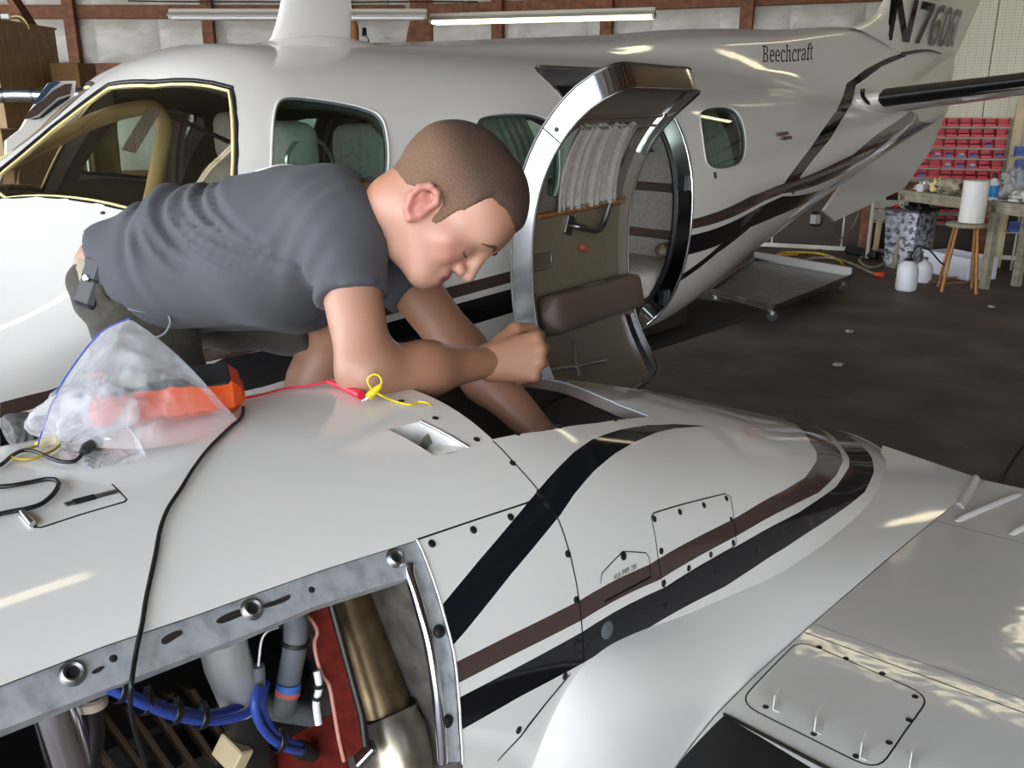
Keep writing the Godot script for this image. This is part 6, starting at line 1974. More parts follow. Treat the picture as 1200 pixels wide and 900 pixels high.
# ---------------------------------------------------------------- what lies on the nacelle
func loose_things():
	# plastic bag, slumped upright
	var bag := thing("plastic_bag", "crumpled clear plastic zip bag standing on the nacelle beside the man's hip", "bag", Vector3(0.422, 1.296, 1.736))
	var apex := Vector3(0.468, 1.439, 1.68)
	var front := P3([0.338, 1.299, 1.675, 0.367, 1.3, 1.693, 0.387, 1.303, 1.746, 0.42, 1.302, 1.778, 0.458, 1.299, 1.787, 0.512, 1.298, 1.772, 0.561, 1.297, 1.763])
	front = smooth3(front, 4)
	var rear := P3([0.338, 1.299, 1.675, 0.386, 1.296, 1.657, 0.425, 1.295, 1.653, 0.47, 1.294, 1.654, 0.515, 1.294, 1.659, 0.547, 1.296, 1.706, 0.561, 1.297, 1.763])
	rear = smooth3(rear, 4)
	var left_edge := smooth3(PackedVector3Array([Vector3(0.338, 1.299, 1.675), Vector3(0.368, 1.348, 1.661), Vector3(0.399, 1.387, 1.66), Vector3(0.435, 1.424, 1.667), Vector3(0.468, 1.439, 1.68)]), 6)
	var right_edge := smooth3(PackedVector3Array([Vector3(0.561, 1.297, 1.763), Vector3(0.544, 1.326, 1.749), Vector3(0.517, 1.374, 1.729), Vector3(0.493, 1.411, 1.702), Vector3(0.468, 1.439, 1.68)]), 6)
	var n := front.size() - 1
	var top := func(u: float) -> Vector3:
		# runs up the left edge, over the top and down the right edge
		if u < 0.42: return left_edge[mini(int(u / 0.42 * (left_edge.size() - 1)), left_edge.size() - 1)]
		return right_edge[clampi(int((1.0 - u) / 0.58 * (right_edge.size() - 1)), 0, right_edge.size() - 1)]
	var nz := FastNoiseLite.new()
	nz.seed = 5
	nz.frequency = 9.0
	for q in [[front, 1.0], [rear, -1.0]]:
		var f := func(u: float, v: float) -> Vector3:
			var i := mini(int(u * n), n - 1)
			var b: Vector3 = (q[0][i] as Vector3).lerp(q[0][i + 1], u * n - i)
			var t: Vector3 = top.call(u)
			var p := b.lerp(t, v)
			var bulge := sin(PI * u) * sin(PI * minf(v * 1.1, 1.0))
			var cr := nz.get_noise_3d(p.x * 2.2, p.y * 2.2, p.z * 2.2 + q[1] * 3.0) * 0.022 + absf(nz.get_noise_3d(p.x * 6.0, p.y * 6.0, p.z * 6.0)) * 0.010
			return p + (-CF + CU * 0.3) * (q[1] * 0.020 * bulge + cr * sin(PI * u) * smoothstep(0.0, 0.12, v) * smoothstep(1.0, 0.9, v))
		obj("bag_film", sheetm(f, 44, 26), M.bag_film, bag)
	obj("zip_strip", tubem(left_edge, 0.0012, 6), M.blue_hose, bag)
	obj("bag_corner", sheetm(func(u, v): return (Vector3(0.416, 1.301, 1.775)).lerp(Vector3(0.415, 1.298, 1.804), u).lerp((Vector3(0.446, 1.348, 1.675)).lerp(Vector3(0.433, 1.339, 1.685), u), v) + Vector3(0, 0.006 * sin(v * 9.0), 0), 6, 14), M.bag_film, bag)
	obj("bag_skirt", sheetm(func(u, v): return (Vector3(0.355, 1.3, 1.698)).lerp(Vector3(0.419, 1.299, 1.795), u).lerp((Vector3(0.349, 1.297, 1.785)).lerp(Vector3(0.395, 1.297, 1.797), u), v) + Vector3(0, 0.004 * sin(u * 21.0 + v * 5.0), 0), 20, 6), M.bag_film, bag)
	var pk := thing("parts_packet", "small crumpled white packet lying inside the clear plastic bag", "packet", Vector3(0.394, 1.294, 1.677))
	obj("packet", sheetm(func(u, v):
		var a: float = u * TAU
		var b: float = (v - 0.5) * PI
		var w := 1.0 + 0.18 * sin(a * 5.0 + v * 7.0) + 0.1 * sin(a * 9.0)
		return Vector3(0.403, 1.325, 1.667) + Vector3(cos(a) * cos(b) * 0.062 * w, sin(b) * 0.030 * w, sin(a) * cos(b) * 0.045 * w), 28, 14), M.bag_film, pk)
	# orange multimeter lying behind the bag
	var mt := thing("multimeter", "orange-cased multimeter lying on the nacelle half behind the plastic bag", "multimeter", Vector3(0.578, 1.291, 1.689))
	var ma := Vector3(0.596, 1.321, 1.694)
	var mb := Vector3(0.501, 1.319, 1.648)
	var md := (mb - ma).normalized()
	var mu := (Vector3(0, 1, 0.12) - md * md.dot(Vector3(0, 1, 0.12))).normalized()
	var MT := Transform3D(Basis(md, mu, md.cross(mu)), ma + md * 0.085)
	obj("holster", boxm(MT, Vector3(0.185, 0.046, 0.088), 0.012), M.orange_rubber, mt)
	obj("face", boxm(MT * X(Vector3(0, 0.021, 0)), Vector3(0.160, 0.012, 0.070), 0.004), M.black_plastic, mt)
	obj("display", boxm(MT * X(Vector3(0.05, 0.0275, 0)), Vector3(0.045, 0.002, 0.05), 0.0005), M.lcd, mt)
	obj("dial", lathem(MT * X(Vector3(-0.005, 0.027, 0)), [0.018, 0.0, 0.017, 0.006, 0.0, 0.007], 18), M.grey_plastic, mt)
	for z in [-0.02, 0.0, 0.02]: obj("jack", lathem(MT * X(Vector3(-0.093, -0.006, z), Vector3(0, 0, 90)), [0.007, -0.004, 0.007, 0.003, 0.004, 0.004, 0.0, 0.004], 12), M.orange_rubber, mt)
	# black lead: over the nacelle, across the rail and down past the engine
	var cable := P3([0.592, 1.298, 1.72, 0.57, 1.297, 1.752, 0.54, 1.297, 1.776, 0.486, 1.296, 1.821, 0.443, 1.292, 1.861, 0.413, 1.286, 1.89, 0.385, 1.28, 1.915, 0.363, 1.272, 1.94, 0.344, 1.26, 1.966, 0.325, 1.248, 1.991, 0.311, 1.237, 2.008, 0.297, 1.225, 2.027, 0.285, 1.215, 2.041, 0.276, 1.206, 2.052])
	cable.append_array(P3([0.262, 1.201, 2.075, 0.26, 1.177, 2.07, 0.262, 1.148, 2.065, 0.267, 1.116, 2.06, 0.272, 1.08, 2.055]))
	tag(obj("test_lead", tubem(smooth3(cable, 4), 0.0024, 8), M.black_rubber), "long black cable running from the orange meter over the nacelle and down past the rail", "cable")
	# red probe and its lead
	var pr := thing("test_probe", "red test probe with its thin lead lying against the man's elbow", "probe", Vector3(0.745, 1.288, 1.757))
	obj("handle", tubem(smooth3(P3([0.755, 1.292, 1.688, 0.747, 1.296, 1.733, 0.743, 1.296, 1.767]), 3), [0.0035, 0.0042, 0.0048, 0.0052, 0.0056, 0.006, 0.0062], 12), M.red_plastic, pr)
	obj("finger_guard", tubem(P3([0.744, 1.296, 1.765, 0.742, 1.296, 1.789]), [0.0068, 0.0068], 14), M.red_plastic, pr)
	obj("lead", tubem(smooth3(P3([0.626, 1.291, 1.666, 0.663, 1.288, 1.66, 0.696, 1.285, 1.65, 0.721, 1.286, 1.663, 0.738, 1.291, 1.684, 0.755, 1.292, 1.688]), 4), 0.0018, 6), M.red_plastic, pr)
	# yellow clip and its looped lead
	var yc := thing("yellow_clip", "small yellow alligator clip with a looped yellow lead at the man's elbow", "clip", Vector3(0.747, 1.288, 1.798))
	var y0 := Vector3(0.735, 1.292, 1.803)
	var y1 := Vector3(0.759, 1.312, 1.813)
	obj("boot", tubem(PackedVector3Array([y0.lerp(y1, 0.22), y0.lerp(y1, 0.6), y1]), [0.0052, 0.006, 0.0035], 12), M.yellow_plastic, yc)
	for s in [-0.0016, 0.0016]: obj("jaw", tubem(PackedVector3Array([y0.lerp(y1, 0.25) + CR * s, y0 + CR * s * 1.4]), 0.0016, 6), M.bright_metal, yc)
	var loop := smooth3(PackedVector3Array([y1, Vector3(0.761, 1.319, 1.813), Vector3(0.76, 1.326, 1.808), Vector3(0.755, 1.327, 1.802), Vector3(0.748, 1.321, 1.798), Vector3(0.748, 1.31, 1.803), Vector3(0.755, 1.3, 1.815), Vector3(0.773, 1.288, 1.825), Vector3(0.78, 1.287, 1.852), Vector3(0.797, 1.287, 1.851), Vector3(0.803, 1.286, 1.869), Vector3(0.874, 1.238, 1.801)]), 5)
	obj("lead", tubem(loop, 0.0017, 6), M.yellow_plastic, yc)
	# black lead with a banana plug, and the other loops at the left edge
	var bl := thing("plug_lead", "black cable ending in a black banana plug beside the plastic bag", "cable", Vector3(0.343, 1.296, 1.703))
	obj("cable", tubem(smooth3(P3([0.259, 1.301, 1.721, 0.287, 1.3, 1.706, 0.306, 1.299, 1.683, 0.322, 1.299, 1.674, 0.33, 1.3, 1.691, 0.333, 1.301, 1.726, 0.339, 1.301, 1.751, 0.35, 1.301, 1.758, 0.361, 1.303, 1.751]), 4), 0.0024, 8), M.black_rubber, bl)
	obj("plug", tubem(P3([0.363, 1.305, 1.749, 0.372, 1.305, 1.738, 0.393, 1.304, 1.723]), [0.004, 0.0072, 0.0078], 12), M.black_plastic, bl)
	obj("pin", tubem(P3([0.393, 1.304, 1.723, 0.405, 1.304, 1.722, 0.408, 1.304, 1.73]), [0.0024, 0.003, 0.002], 10), M.bright_metal, bl)
	tag(obj("looped_lead", tubem(smooth3(P3([0.246, 1.301, 1.762, 0.271, 1.301, 1.78, 0.291, 1.3, 1.784, 0.308, 1.3, 1.788, 0.314, 1.3, 1.799, 0.311, 1.299, 1.813, 0.299, 1.297, 1.829, 0.283, 1.296, 1.842, 0.269, 1.296, 1.844, 0.255, 1.296, 1.84, 0.224, 1.297, 1.835]), 4), 0.0027, 8), M.black_rubber), "loop of thick black cable lying in front of the banana plug", "cable")
	var yl := thing("yellow_lead", "yellow sleeved clip on a thin brown lead just in front of the plastic bag", "clip", Vector3(0.347, 1.293, 1.664))
	obj("sleeve", tubem(P3([0.341, 1.299, 1.667, 0.356, 1.298, 1.657, 0.365, 1.298, 1.665]), [0.0042, 0.005, 0.004], 10), M.yellow_plastic, yl)
	obj("lead", tubem(smooth3(P3([0.341, 1.298, 1.667, 0.323, 1.298, 1.67, 0.307, 1.299, 1.681, 0.306, 1.299, 1.694, 0.317, 1.3, 1.712, 0.335, 1.301, 1.711, 0.357, 1.299, 1.69, 0.366, 1.299, 1.667]), 4), 0.0020, 6), M.yellow_cable, yl)
	# a dusty roll of cloth between nacelle and fuselage
	var rg := thing("cloth_roll", "dusty dark grey rolled cloth on the nacelle's far shoulder behind the plastic bag", "cloth", Vector3(0.359, 1.267, 1.552))
	obj("roll", tubem(smooth3(P3([0.378, 1.272, 1.569, 0.366, 1.285, 1.566, 0.353, 1.291, 1.565, 0.339, 1.291, 1.566]), 3), [0.018, 0.021, 0.022, 0.021, 0.022, 0.023, 0.021, 0.022, 0.022, 0.020], 16), M.dusty_rag, rg)
	for q in [0.3, 0.6]: obj("fold", lathem(look((Vector3(0.373, 1.279, 1.569)).lerp(Vector3(0.343, 1.291, 1.562), q), Vector3(0.343, 1.291, 1.562) - Vector3(0.373, 1.279, 1.569)), [0.021, -0.005, 0.0245, -0.002, 0.024, 0.002, 0.021, 0.004], 18), M.dusty_rag, rg)

# ---------------------------------------------------------------- the far corner of the workshop
const BD = Vector3(-0.46, 0, 0.888)     # along the bench, towards the right of the view
const BN = Vector3(-0.888, 0, -0.46)    # out of the bench front
func bin_proto(called: String, m: Material) -> Node3D:
	# an open-fronted hopper bin; local x wide, y up, z out of its front
	var t := Node3D.new()
	t.name = called
	var st := fresh()
	var w := 0.106
	var h := 0.080
	var d := 0.13
	var side := P2([0, 0, d, 0, d + 0.006, h * 0.32, d * 0.62, h, 0, h])
	for x in [-w / 2, w / 2 - 0.003]: prism(st, Transform3D(Basis(Vector3.BACK, Vector3.UP, Vector3.LEFT), Vector3(x + 0.003, 0, -d)), side, 0.003)
	box(st, X(Vector3(0, 0.0015, -d / 2)), Vector3(w, 0.003, d))
	box(st, X(Vector3(0, h / 2, -d + 0.0015)), Vector3(w, h, 0.003))
	box(st, X(Vector3(0, h * 0.16, 0.0015)), Vector3(w, h * 0.32, 0.004), 0.001)
	box(st, X(Vector3(0, h * 0.32, 0.006)), Vector3(w, 0.006, 0.008), 0.002)
	own("shell", st, m, t)
	return t
func workshop():
	var turn := atan2(BN.x, BN.z)
	# rack of red bins behind the bench
	var RD := Vector3(0.373, 0, 0.928)
	turn = atan2(-0.928, 0.373)
	var top := Vector3(10.627, 1.479, -0.162)
	var rack := thing("bin_rack", "grey metal rack of louvred rails carrying the red bins", "rack", Vector3(top.x, 0, top.z), turn)
	# local x of the rack points to the right of the view along the bench
	var Bx := Basis.from_euler(Vector3(0, turn, 0))
	var sx := signf((Bx * Vector3.RIGHT).dot(RD))
	var rows := [0.0, -0.108, -0.216, -0.324, -0.432, -0.540, -0.90, -1.03]
	var counts := [6, 7, 8, 9, 10, 10, 8, 8]
	var proto := bin_proto("red_bin", M.bin_red)
	var names := ["topmost", "second", "third", "fourth", "fifth", "sixth", "upper under-bench", "lowest under-bench"]
	var blue_fronts := [[2, 1], [3, 0], [3, 2], [3, 3], [3, 4], [3, 5], [4, 2], [4, 3], [4, 4], [5, 6], [5, 7]]
	for r in rows.size():
		own("rail", boxm(X(Vector3(-sx * 0.60, top.y + rows[r] - 0.022, -0.01)), Vector3(1.24, 0.012, 0.03), 0.002), M.rail_metal, rack)
		own("backing", boxm(X(Vector3(-sx * 0.60, top.y + rows[r] + 0.03, -0.15)), Vector3(1.24, 0.10, 0.006)), M.rail_metal, rack)
		for c in counts[r]:
			var t = proto.duplicate()
			t.name = numbered("red_bin")
			add_child(t)
			t.position = Vector3(top.x, top.y + rows[r] - 0.012, top.z) - RD * (0.065 + c * 0.120)
			t.rotation.y = turn
			var where := ""
			if c == 0: where = "red bin at the right end of the rack's %s row" % names[r]
			else: where = "%s red bin from the right in the rack's %s row" % [["first", "second", "third", "fourth", "fifth", "sixth", "seventh", "eighth", "ninth", "tenth"][c], names[r]]
			var has := [r, c] in blue_fronts
			if has:
				own("label_card", boxm(X(Vector3(0, 0.014, 0.006)), Vector3(0.06, 0.022, 0.002)), M.label_blue, t)
				own("contents_or_shade", boxm(X(Vector3(0.01, 0.03, -0.05), Vector3(10, 25, 5)), Vector3(0.05, 0.03, 0.06), 0.008), M.paper if (r + c) % 2 == 0 else M.label_blue, t)
				where = where.replace("red bin", "blue-labelled red bin")
			elif (r * 5 + c * 3) % 5 != 0:
				own("contents_or_shade", boxm(X(Vector3(0, 0.018, -0.062), Vector3(4, 5, 2)), Vector3(0.092, 0.028, 0.105), 0.01), M.bin_shade, t)  # dark block painted as the shade inside the bin, no real parts
			tag(t, where, "bin", "red bins on the rack")
	proto.free()
	for q in [0.06, -1.24]:
		own("upright", boxm(X(Vector3(sx * q, top.y * 0.5 + 0.06, -0.05)), Vector3(0.04, top.y + 0.12, 0.05), 0.004), M.rail_metal, rack)
	# blue bins at the edge of the view
	var bp := bin_proto("blue_bin", M.bin_blue)
	var bi := 0
	var blue_at := [Vector3(10.359, 1.187, 0.069), Vector3(10.329, 1.055, 0.098), Vector3(10.295, 0.93, 0.119), Vector3(10.309, 0.621, 0.123), Vector3(10.262, 0.437, 0.156)]
	var blue_is := ["blue hopper bin on the stand beside the red rack, topmost one", "blue hopper bin on the stand beside the red rack, middle one", "blue hopper bin on the stand beside the red rack, just over the bench", "blue hopper bin under the right end of the bench, upper one", "blue hopper bin under the right end of the bench, lower one"]
	var stand := thing("bin_stand", "narrow metal stand with blue bins beside the red rack", "stand", Vector3((blue_at[0] as Vector3).x, 0, (blue_at[0] as Vector3).z), turn)
	for p in blue_at:
		var t = bp.duplicate()
		t.name = numbered("blue_bin")
		add_child(t)
		t.position = p
		t.rotation.y = turn
		t.scale = Vector3(1.15, 1.15, 1.15)
		tag(t, blue_is[bi], "bin", "blue bins")
		var lp: Vector3 = Bx.inverse() * (p - stand.position)
		own("shelf", boxm(X(lp + Vector3(0, -0.008, -0.07)), Vector3(0.18, 0.012, 0.17), 0.002), M.rail_metal, stand)
		bi += 1
	bp.free()
	for q in [-0.085, 0.085]: own("upright", boxm(X(Vector3(q, 0.72, -0.14)), Vector3(0.02, 1.44, 0.02), 0.002), M.rail_metal, stand)
	# a timber post between the racks
	tag(obj("timber_post", boxm(X(Vector3((Vector3(10.619, 1.454, -0.083)).x, 1.0, (Vector3(10.619, 1.454, -0.083)).z), Vector3(0, rad_to_deg(turn), 0)), Vector3(0.09, 2.0, 0.05), 0.004), M.pale_wood), "pale timber post standing between the red and the blue bins", "post")
	# pegboard over the bench on the right wall
	var n := (Vector3(13.37, 0, 4.95) - Vector3(8.515, 0, -7.106)).normalized()
	var pw := n.cross(Vector3.UP)
	if pw.dot(Vector3(0, 1.7, 2.8) - Vector3(11.187, 0, -0.47)) < 0: pw = -pw
	var pg := thing("pegboard", "white pegboard panels under a grey timber on the wall behind the tail", "pegboard", Vector3(11.187, 0, -0.47) + Vector3(0, 1.6, 0) + pw * 0.26)
	for k in 3:
		var c: Vector3 = Vector3(11.072, 0, -0.756) + n * (-0.35 + k * 0.98) + pw * 0.27
		obj("panel", boxm(Transform3D(Basis(n, Vector3.UP, pw), c + Vector3(0, 1.98, 0)), Vector3(0.972, 1.56, 0.012), 0.002), M.pegboard, pg)
	obj("top_timber", boxm(Transform3D(Basis(n, Vector3.UP, pw), Vector3(11.187, 0, -0.47) + pw * 0.29 + Vector3(0, 2.82, 0)), Vector3(2.6, 0.10, 0.06), 0.005), M.bench_wood, pg)
	for s in [-1.2, 1.2]: obj("batten", boxm(Transform3D(Basis(n, Vector3.UP, pw), Vector3(11.187, 0, -0.47) + pw * 0.24 + n * s + Vector3(0, 1.4, 0)), Vector3(0.06, 2.8, 0.05)), M.stud_wood, pg)
	# bench
	turn = atan2(BN.x, BN.z)
	var b0 := Vector3(9.798, 0.83, -0.922)
	var bench := thing("workbench", "cluttered grey wooden workbench in front of the red bins", "workbench", Vector3(b0.x, 0, b0.z))
	var bl := 2.6
	var T := Transform3D(Basis(BD, Vector3.UP, BD.cross(Vector3.UP)), b0 + BD * bl * 0.5)
	var bz := signf(BD.cross(Vector3.UP).dot(BN))
	for k in 3: obj("top_plank", boxm(T * X(Vector3(0, -0.02, -bz * (0.085 + k * 0.17))), Vector3(bl, 0.04, 0.166), 0.003), M.bench_wood, bench)
	obj("front_rail", boxm(T * X(Vector3(0, -0.075, -bz * 0.03)), Vector3(bl, 0.07, 0.03), 0.003), M.bench_wood, bench)
	for x in [-bl * 0.5 + 0.06, -0.05, bl * 0.5 - 0.1]:
		for z in [0.05, 0.45]: obj("leg", boxm(T * X(Vector3(x, -0.435, -bz * z)), Vector3(0.07, 0.79, 0.07), 0.004), M.bench_wood, bench)
	var P := func(px: float, back: float) -> Vector3:
		# a place on the bench top: distance along from its left end, and back from the front edge
		return b0 + BD * px - BN * back
	# things on the bench
	var g := "clutter on the workbench"
	rag("newspaper_sheet", "pale crumpled newspaper sheets heaped on the bench", "newspaper", P.call(0.52, 0.22), Vector3(0.19, 0.075, 0.13), M.newsprint, g, 3)
	rag("newspaper_sheet", "curled greenish paper beside the newspaper heap", "paper", P.call(0.33, 0.20), Vector3(0.08, 0.07, 0.05), M.cockpit_trim, g, 4)
	rag("paper_bag", "open white and blue paper bag at the bench's left end", "bag", P.call(0.12, 0.25), Vector3(0.11, 0.045, 0.08), M.paper, g, 5)
	rag("glove", "yellow and black work glove lying on the bench", "glove", P.call(0.80, 0.25), Vector3(0.09, 0.045, 0.06), M.glove_yellow, g, 6)
	rag("rag", "reddish rag on the bench behind the paper roll", "rag", P.call(0.93, 0.2), Vector3(0.08, 0.035, 0.06), M.rag_red, g, 7)
	rag("plastic_wrap", "clear crumpled plastic wrap beside the blue-labelled bottle", "wrap", P.call(1.06, 0.42), Vector3(0.15, 0.14, 0.10), M.clear_plastic, g, 8)
	rag("hanging_wrap", "clear plastic sheet hanging over the bench's front edge", "wrap", P.call(0.98, -0.04) + Vector3(0, -0.16, 0), Vector3(0.06, 0.09, 0.025), M.clear_plastic, g, 9)
	rag("paper_sheet", "white printed paper at the bench's right end", "paper", P.call(1.38, 0.2), Vector3(0.13, 0.05, 0.09), M.paper, g, 10)
	var cupt := thing("paper_cup", "small white tub at the front edge of the bench", "tub", P.call(0.26, 0.06), 0.0, g)
	own("tub", lathem(X(Vector3.ZERO), [0.0, 0.0, 0.034, 0.0, 0.042, 0.07, 0.045, 0.074, 0.039, 0.074, 0.032, 0.008, 0.0, 0.008], 20), M.milky, cupt)
	var bo := thing("spray_bottle", "white bottle with a blue label and grey cap on the bench", "bottle", P.call(1.16, 0.07), 0.0, g)
	own("bottle", lathem(X(Vector3.ZERO), [0.0, 0.0, 0.046, 0.0, 0.050, 0.01, 0.050, 0.15, 0.030, 0.185, 0.022, 0.19, 0.022, 0.20, 0.0, 0.20], 20), M.white_plastic, bo)
	own("label", lathem(X(Vector3.ZERO), [0.0505, 0.03, 0.0512, 0.031, 0.0512, 0.135, 0.0505, 0.136], 20), M.label_sky, bo)
	own("cap", lathem(X(Vector3(0, 0.2, 0)), [0.022, 0.0, 0.022, 0.03, 0.017, 0.034, 0.012, 0.05, 0.0, 0.05], 16), M.dark_steel, bo)
	for q in [[0.40, 0.08, "flat dark wrench lying near the tub on the bench"], [0.66, 0.07, "flat dark wrench lying behind the paper roll's top"], [1.28, 0.08, "flat dark wrench lying right of the blue-labelled bottle"]]:
		var w := thing("wrench", q[2], "wrench", P.call(q[0], q[1]) + Vector3(0, 0.006, 0), turn + q[0] * 3.0, g)
		own("shank", boxm(X(Vector3.ZERO), Vector3(0.13, 0.008, 0.014), 0.002), M.steel, w)
		own("jaw", lathem(X(Vector3(0.07, -0.005, 0)), [0.006, 0.0, 0.017, 0.0, 0.017, 0.01, 0.006, 0.01], 14), M.steel, w)
	# stool with the roll of paper
	var s0 := Vector3(9.012, 0, 0.049)
	var stool := thing("stool", "round wooden stool with four splayed legs holding the paper roll", "stool", s0)
	own("seat", lathem(X(Vector3(0, 0.60, 0)), [0.0, 0.0, 0.165, 0.0, 0.178, 0.012, 0.178, 0.030, 0.165, 0.040, 0.0, 0.040], 28), M.bench_wood, stool)
	for k in 4:
		var a := k * PI / 2 + 0.35
		own("leg", tubem(PackedVector3Array([Vector3(cos(a) * 0.12, 0.60, sin(a) * 0.12), Vector3(cos(a) * 0.21, 0.0, sin(a) * 0.21)]), [0.013, 0.016], 10), M.orange_wood, stool)
	var roll := thing("paper_roll", "tall white roll of paper towel standing on the wooden stool", "paper roll", s0 + Vector3(0.05, 0.64, 0.02))
	own("roll", lathem(X(Vector3.ZERO), [0.02, 0.0, 0.108, 0.0, 0.111, 0.004, 0.111, 0.376, 0.108, 0.38, 0.02, 0.38, 0.02, 0.0], 32), M.paper, roll)
	own("loose_end", sheetm(func(u, v): return Vector3(cos(u * 0.5 + 2.4) * (0.1125 + u * 0.006), v * 0.376 + 0.002, sin(u * 0.5 + 2.4) * (0.1125 + u * 0.006)), 6, 2, 0.001), M.paper, roll)
	# bottles in front of the stool
	var spr := thing("pump_sprayer", "translucent white pump sprayer with a black hose on the floor", "sprayer", Vector3(8.675, 0, -0.304))
	own("tank", lathem(X(Vector3.ZERO), [0.0, 0.0, 0.082, 0.0, 0.095, 0.012, 0.098, 0.05, 0.095, 0.20, 0.075, 0.255, 0.045, 0.275, 0.035, 0.285, 0.0, 0.285], 24), M.milky, spr)
	own("pump_cap", lathem(X(Vector3(0, 0.28, 0)), [0.038, 0.0, 0.040, 0.02, 0.02, 0.03, 0.012, 0.07, 0.03, 0.075, 0.03, 0.09, 0.0, 0.092], 18), M.black_plastic, spr)
	own("hose", tubem(smooth3(PackedVector3Array([Vector3(0.01, 0.30, 0), Vector3(0.02, 0.39, 0.03), Vector3(0.06, 0.42, 0.06), Vector3(0.12, 0.38, 0.13), Vector3(0.2, 0.28, 0.20), Vector3(0.24, 0.24, 0.24)]), 4), 0.008, 8), M.black_rubber, spr)
	var jug := thing("white_jug", "white plastic jug behind the pump sprayer", "jug", Vector3(9.226, 0, -0.347))
	own("jug", lathem(X(Vector3.ZERO), [0.0, 0.0, 0.075, 0.0, 0.08, 0.02, 0.08, 0.14, 0.055, 0.19, 0.022, 0.205, 0.022, 0.22, 0.0, 0.22], 20), M.milky, jug)
	own("cap", lathem(X(Vector3(0, 0.22, 0)), [0.025, 0.0, 0.025, 0.025, 0.0, 0.026], 14), M.brown_leather, jug)
	var tub := thing("storage_tub", "low translucent plastic tub on the floor behind the stool", "tub", Vector3(9.86, 0, -0.224), turn)
	var ts := fresh()
	for q in [[Vector3(0, 0.01, 0), Vector3(0.62, 0.02, 0.36)], [Vector3(0, 0.11, 0.18), Vector3(0.62, 0.22, 0.012)], [Vector3(0, 0.11, -0.18), Vector3(0.62, 0.22, 0.012)], [Vector3(0.31, 0.11, 0), Vector3(0.012, 0.22, 0.36)], [Vector3(-0.31, 0.11, 0), Vector3(0.012, 0.22, 0.36)]]: box(ts, X(q[0]), q[1], 0.004)
	own("tub", ts, M.milky, tub)
	own("rim", boxm(X(Vector3(0, 0.22, 0.188)), Vector3(0.66, 0.018, 0.02), 0.004), M.milky, tub)
	# waste bin
	var wb := thing("waste_bin", "square white waste bin splashed with dark paint, full of rubbish", "waste bin", Vector3(9.942, 0, -0.799), turn + 0.3)
	var wf := fresh()
	for k in 4:
		var a := k * PI / 2
		var D := Basis.from_euler(Vector3(0, a, 0))
		poly(wf, [D * Vector3(-0.15, 0, 0.15), D * Vector3(0.15, 0, 0.15), D * Vector3(0.19, 0.62, 0.19), D * Vector3(-0.19, 0.62, 0.19)], D * Vector3.BACK)
		poly(wf, [D * Vector3(-0.14, 0.02, 0.14), D * Vector3(0.14, 0.02, 0.14), D * Vector3(0.18, 0.62, 0.18), D * Vector3(-0.18, 0.62, 0.18)], D * Vector3.FORWARD)
	box(wf, X(Vector3(0, 0.012, 0)), Vector3(0.29, 0.02, 0.29))
	own("bin", wf, M.splashed_white, wb)
	var rimw := fresh()
	for q in [[Vector3(0, 0.62, 0.19), Vector3(0.40, 0.03, 0.025)], [Vector3(0, 0.62, -0.19), Vector3(0.40, 0.03, 0.025)], [Vector3(0.19, 0.62, 0), Vector3(0.025, 0.03, 0.38)], [Vector3(-0.19, 0.62, 0), Vector3(0.025, 0.03, 0.38)]]: box(rimw, X(q[0]), q[1], 0.006)
	own("rim", rimw, M.black_plastic, wb)
	for k in 5:
		var pm: Material = [M.black_plastic, M.rag_red, M.bin_red, M.black_plastic, M.dark_steel][k]
		rag("rubbish", ["black rubbish at the front of the splashed waste bin", "red rag in the middle of the splashed waste bin", "bright red scrap on top of the splashed waste bin", "black rubbish at the back of the splashed waste bin", "dark crumpled scrap at the right of the splashed waste bin"][k], "rubbish", Vector3(9.942, 0, -0.799) + Vector3([-0.08, 0.02, 0.0, 0.06, -0.02][k], 0.58, [-0.02, 0.03, -0.09, 0.05, 0.1][k]), Vector3(0.09, 0.06, 0.08), pm, "rubbish in the waste bin", 20 + k)
	# white post, black box, hoses on the floor
	tag(obj("white_post", boxm(look(Vector3(10.519, 0, -1.357) + Vector3(0, 0.42, 0), Vector3(0.02, 1, 0.02), Vector3(0.5, 0, 0.8)), Vector3(0.09, 0.84, 0.05), 0.004), M.pale_wood), "pale upright wooden leg standing on the floor under the bench's left end", "post")
	tag(obj("floor_brush", boxm(look(Vector3(10.289, 0, -1.421) + Vector3(0, 0.05, 0), Vector3(10.173, 0, -1.116) - Vector3(10.392, 0, -1.672)), Vector3(0.11, 0.46, 0.09), 0.01), M.black_plastic), "black broom head lying at the foot of the pale wooden leg", "broom")
	hose("yellow_hose", "yellow hose coiled on the floor beyond the low cart", P3([9.831, 0.02, -1.987, 9.617, 0.02, -2.123, 9.785, 0.03, -2.126, 9.958, 0.03, -1.945, 10.037, 0.02, -1.772, 9.719, 0.02, -1.421, 9.11, 0.02, -1.135, 9.045, 0.02, -1.349, 9.151, 0.02, -1.694, 9.295, 0.03, -2.027, 9.211, 0.02, -2.118]), M.yellow_cable)
	hose("grey_hose", "dull hose looping across the floor to the orange nozzle", P3([9.019, 0.02, -1.677, 9.563, 0.02, -1.749, 9.874, 0.02, -1.592, 9.601, 0.02, -1.223, 9.234, 0.02, -0.862, 9.187, 0.02, -0.771]), M.bench_wood)
	hose("floor_ring", "dull ring of hose at the foot of the pale wooden leg", P3([9.919, 0.02, -1.294, 10.314, 0.02, -1.394, 10.457, 0.02, -1.333, 10.284, 0.02, -1.164, 9.942, 0.02, -1.025, 9.61, 0.02, -0.982, 9.586, 0.02, -1.084, 9.919, 0.02, -1.294]), M.bench_wood)
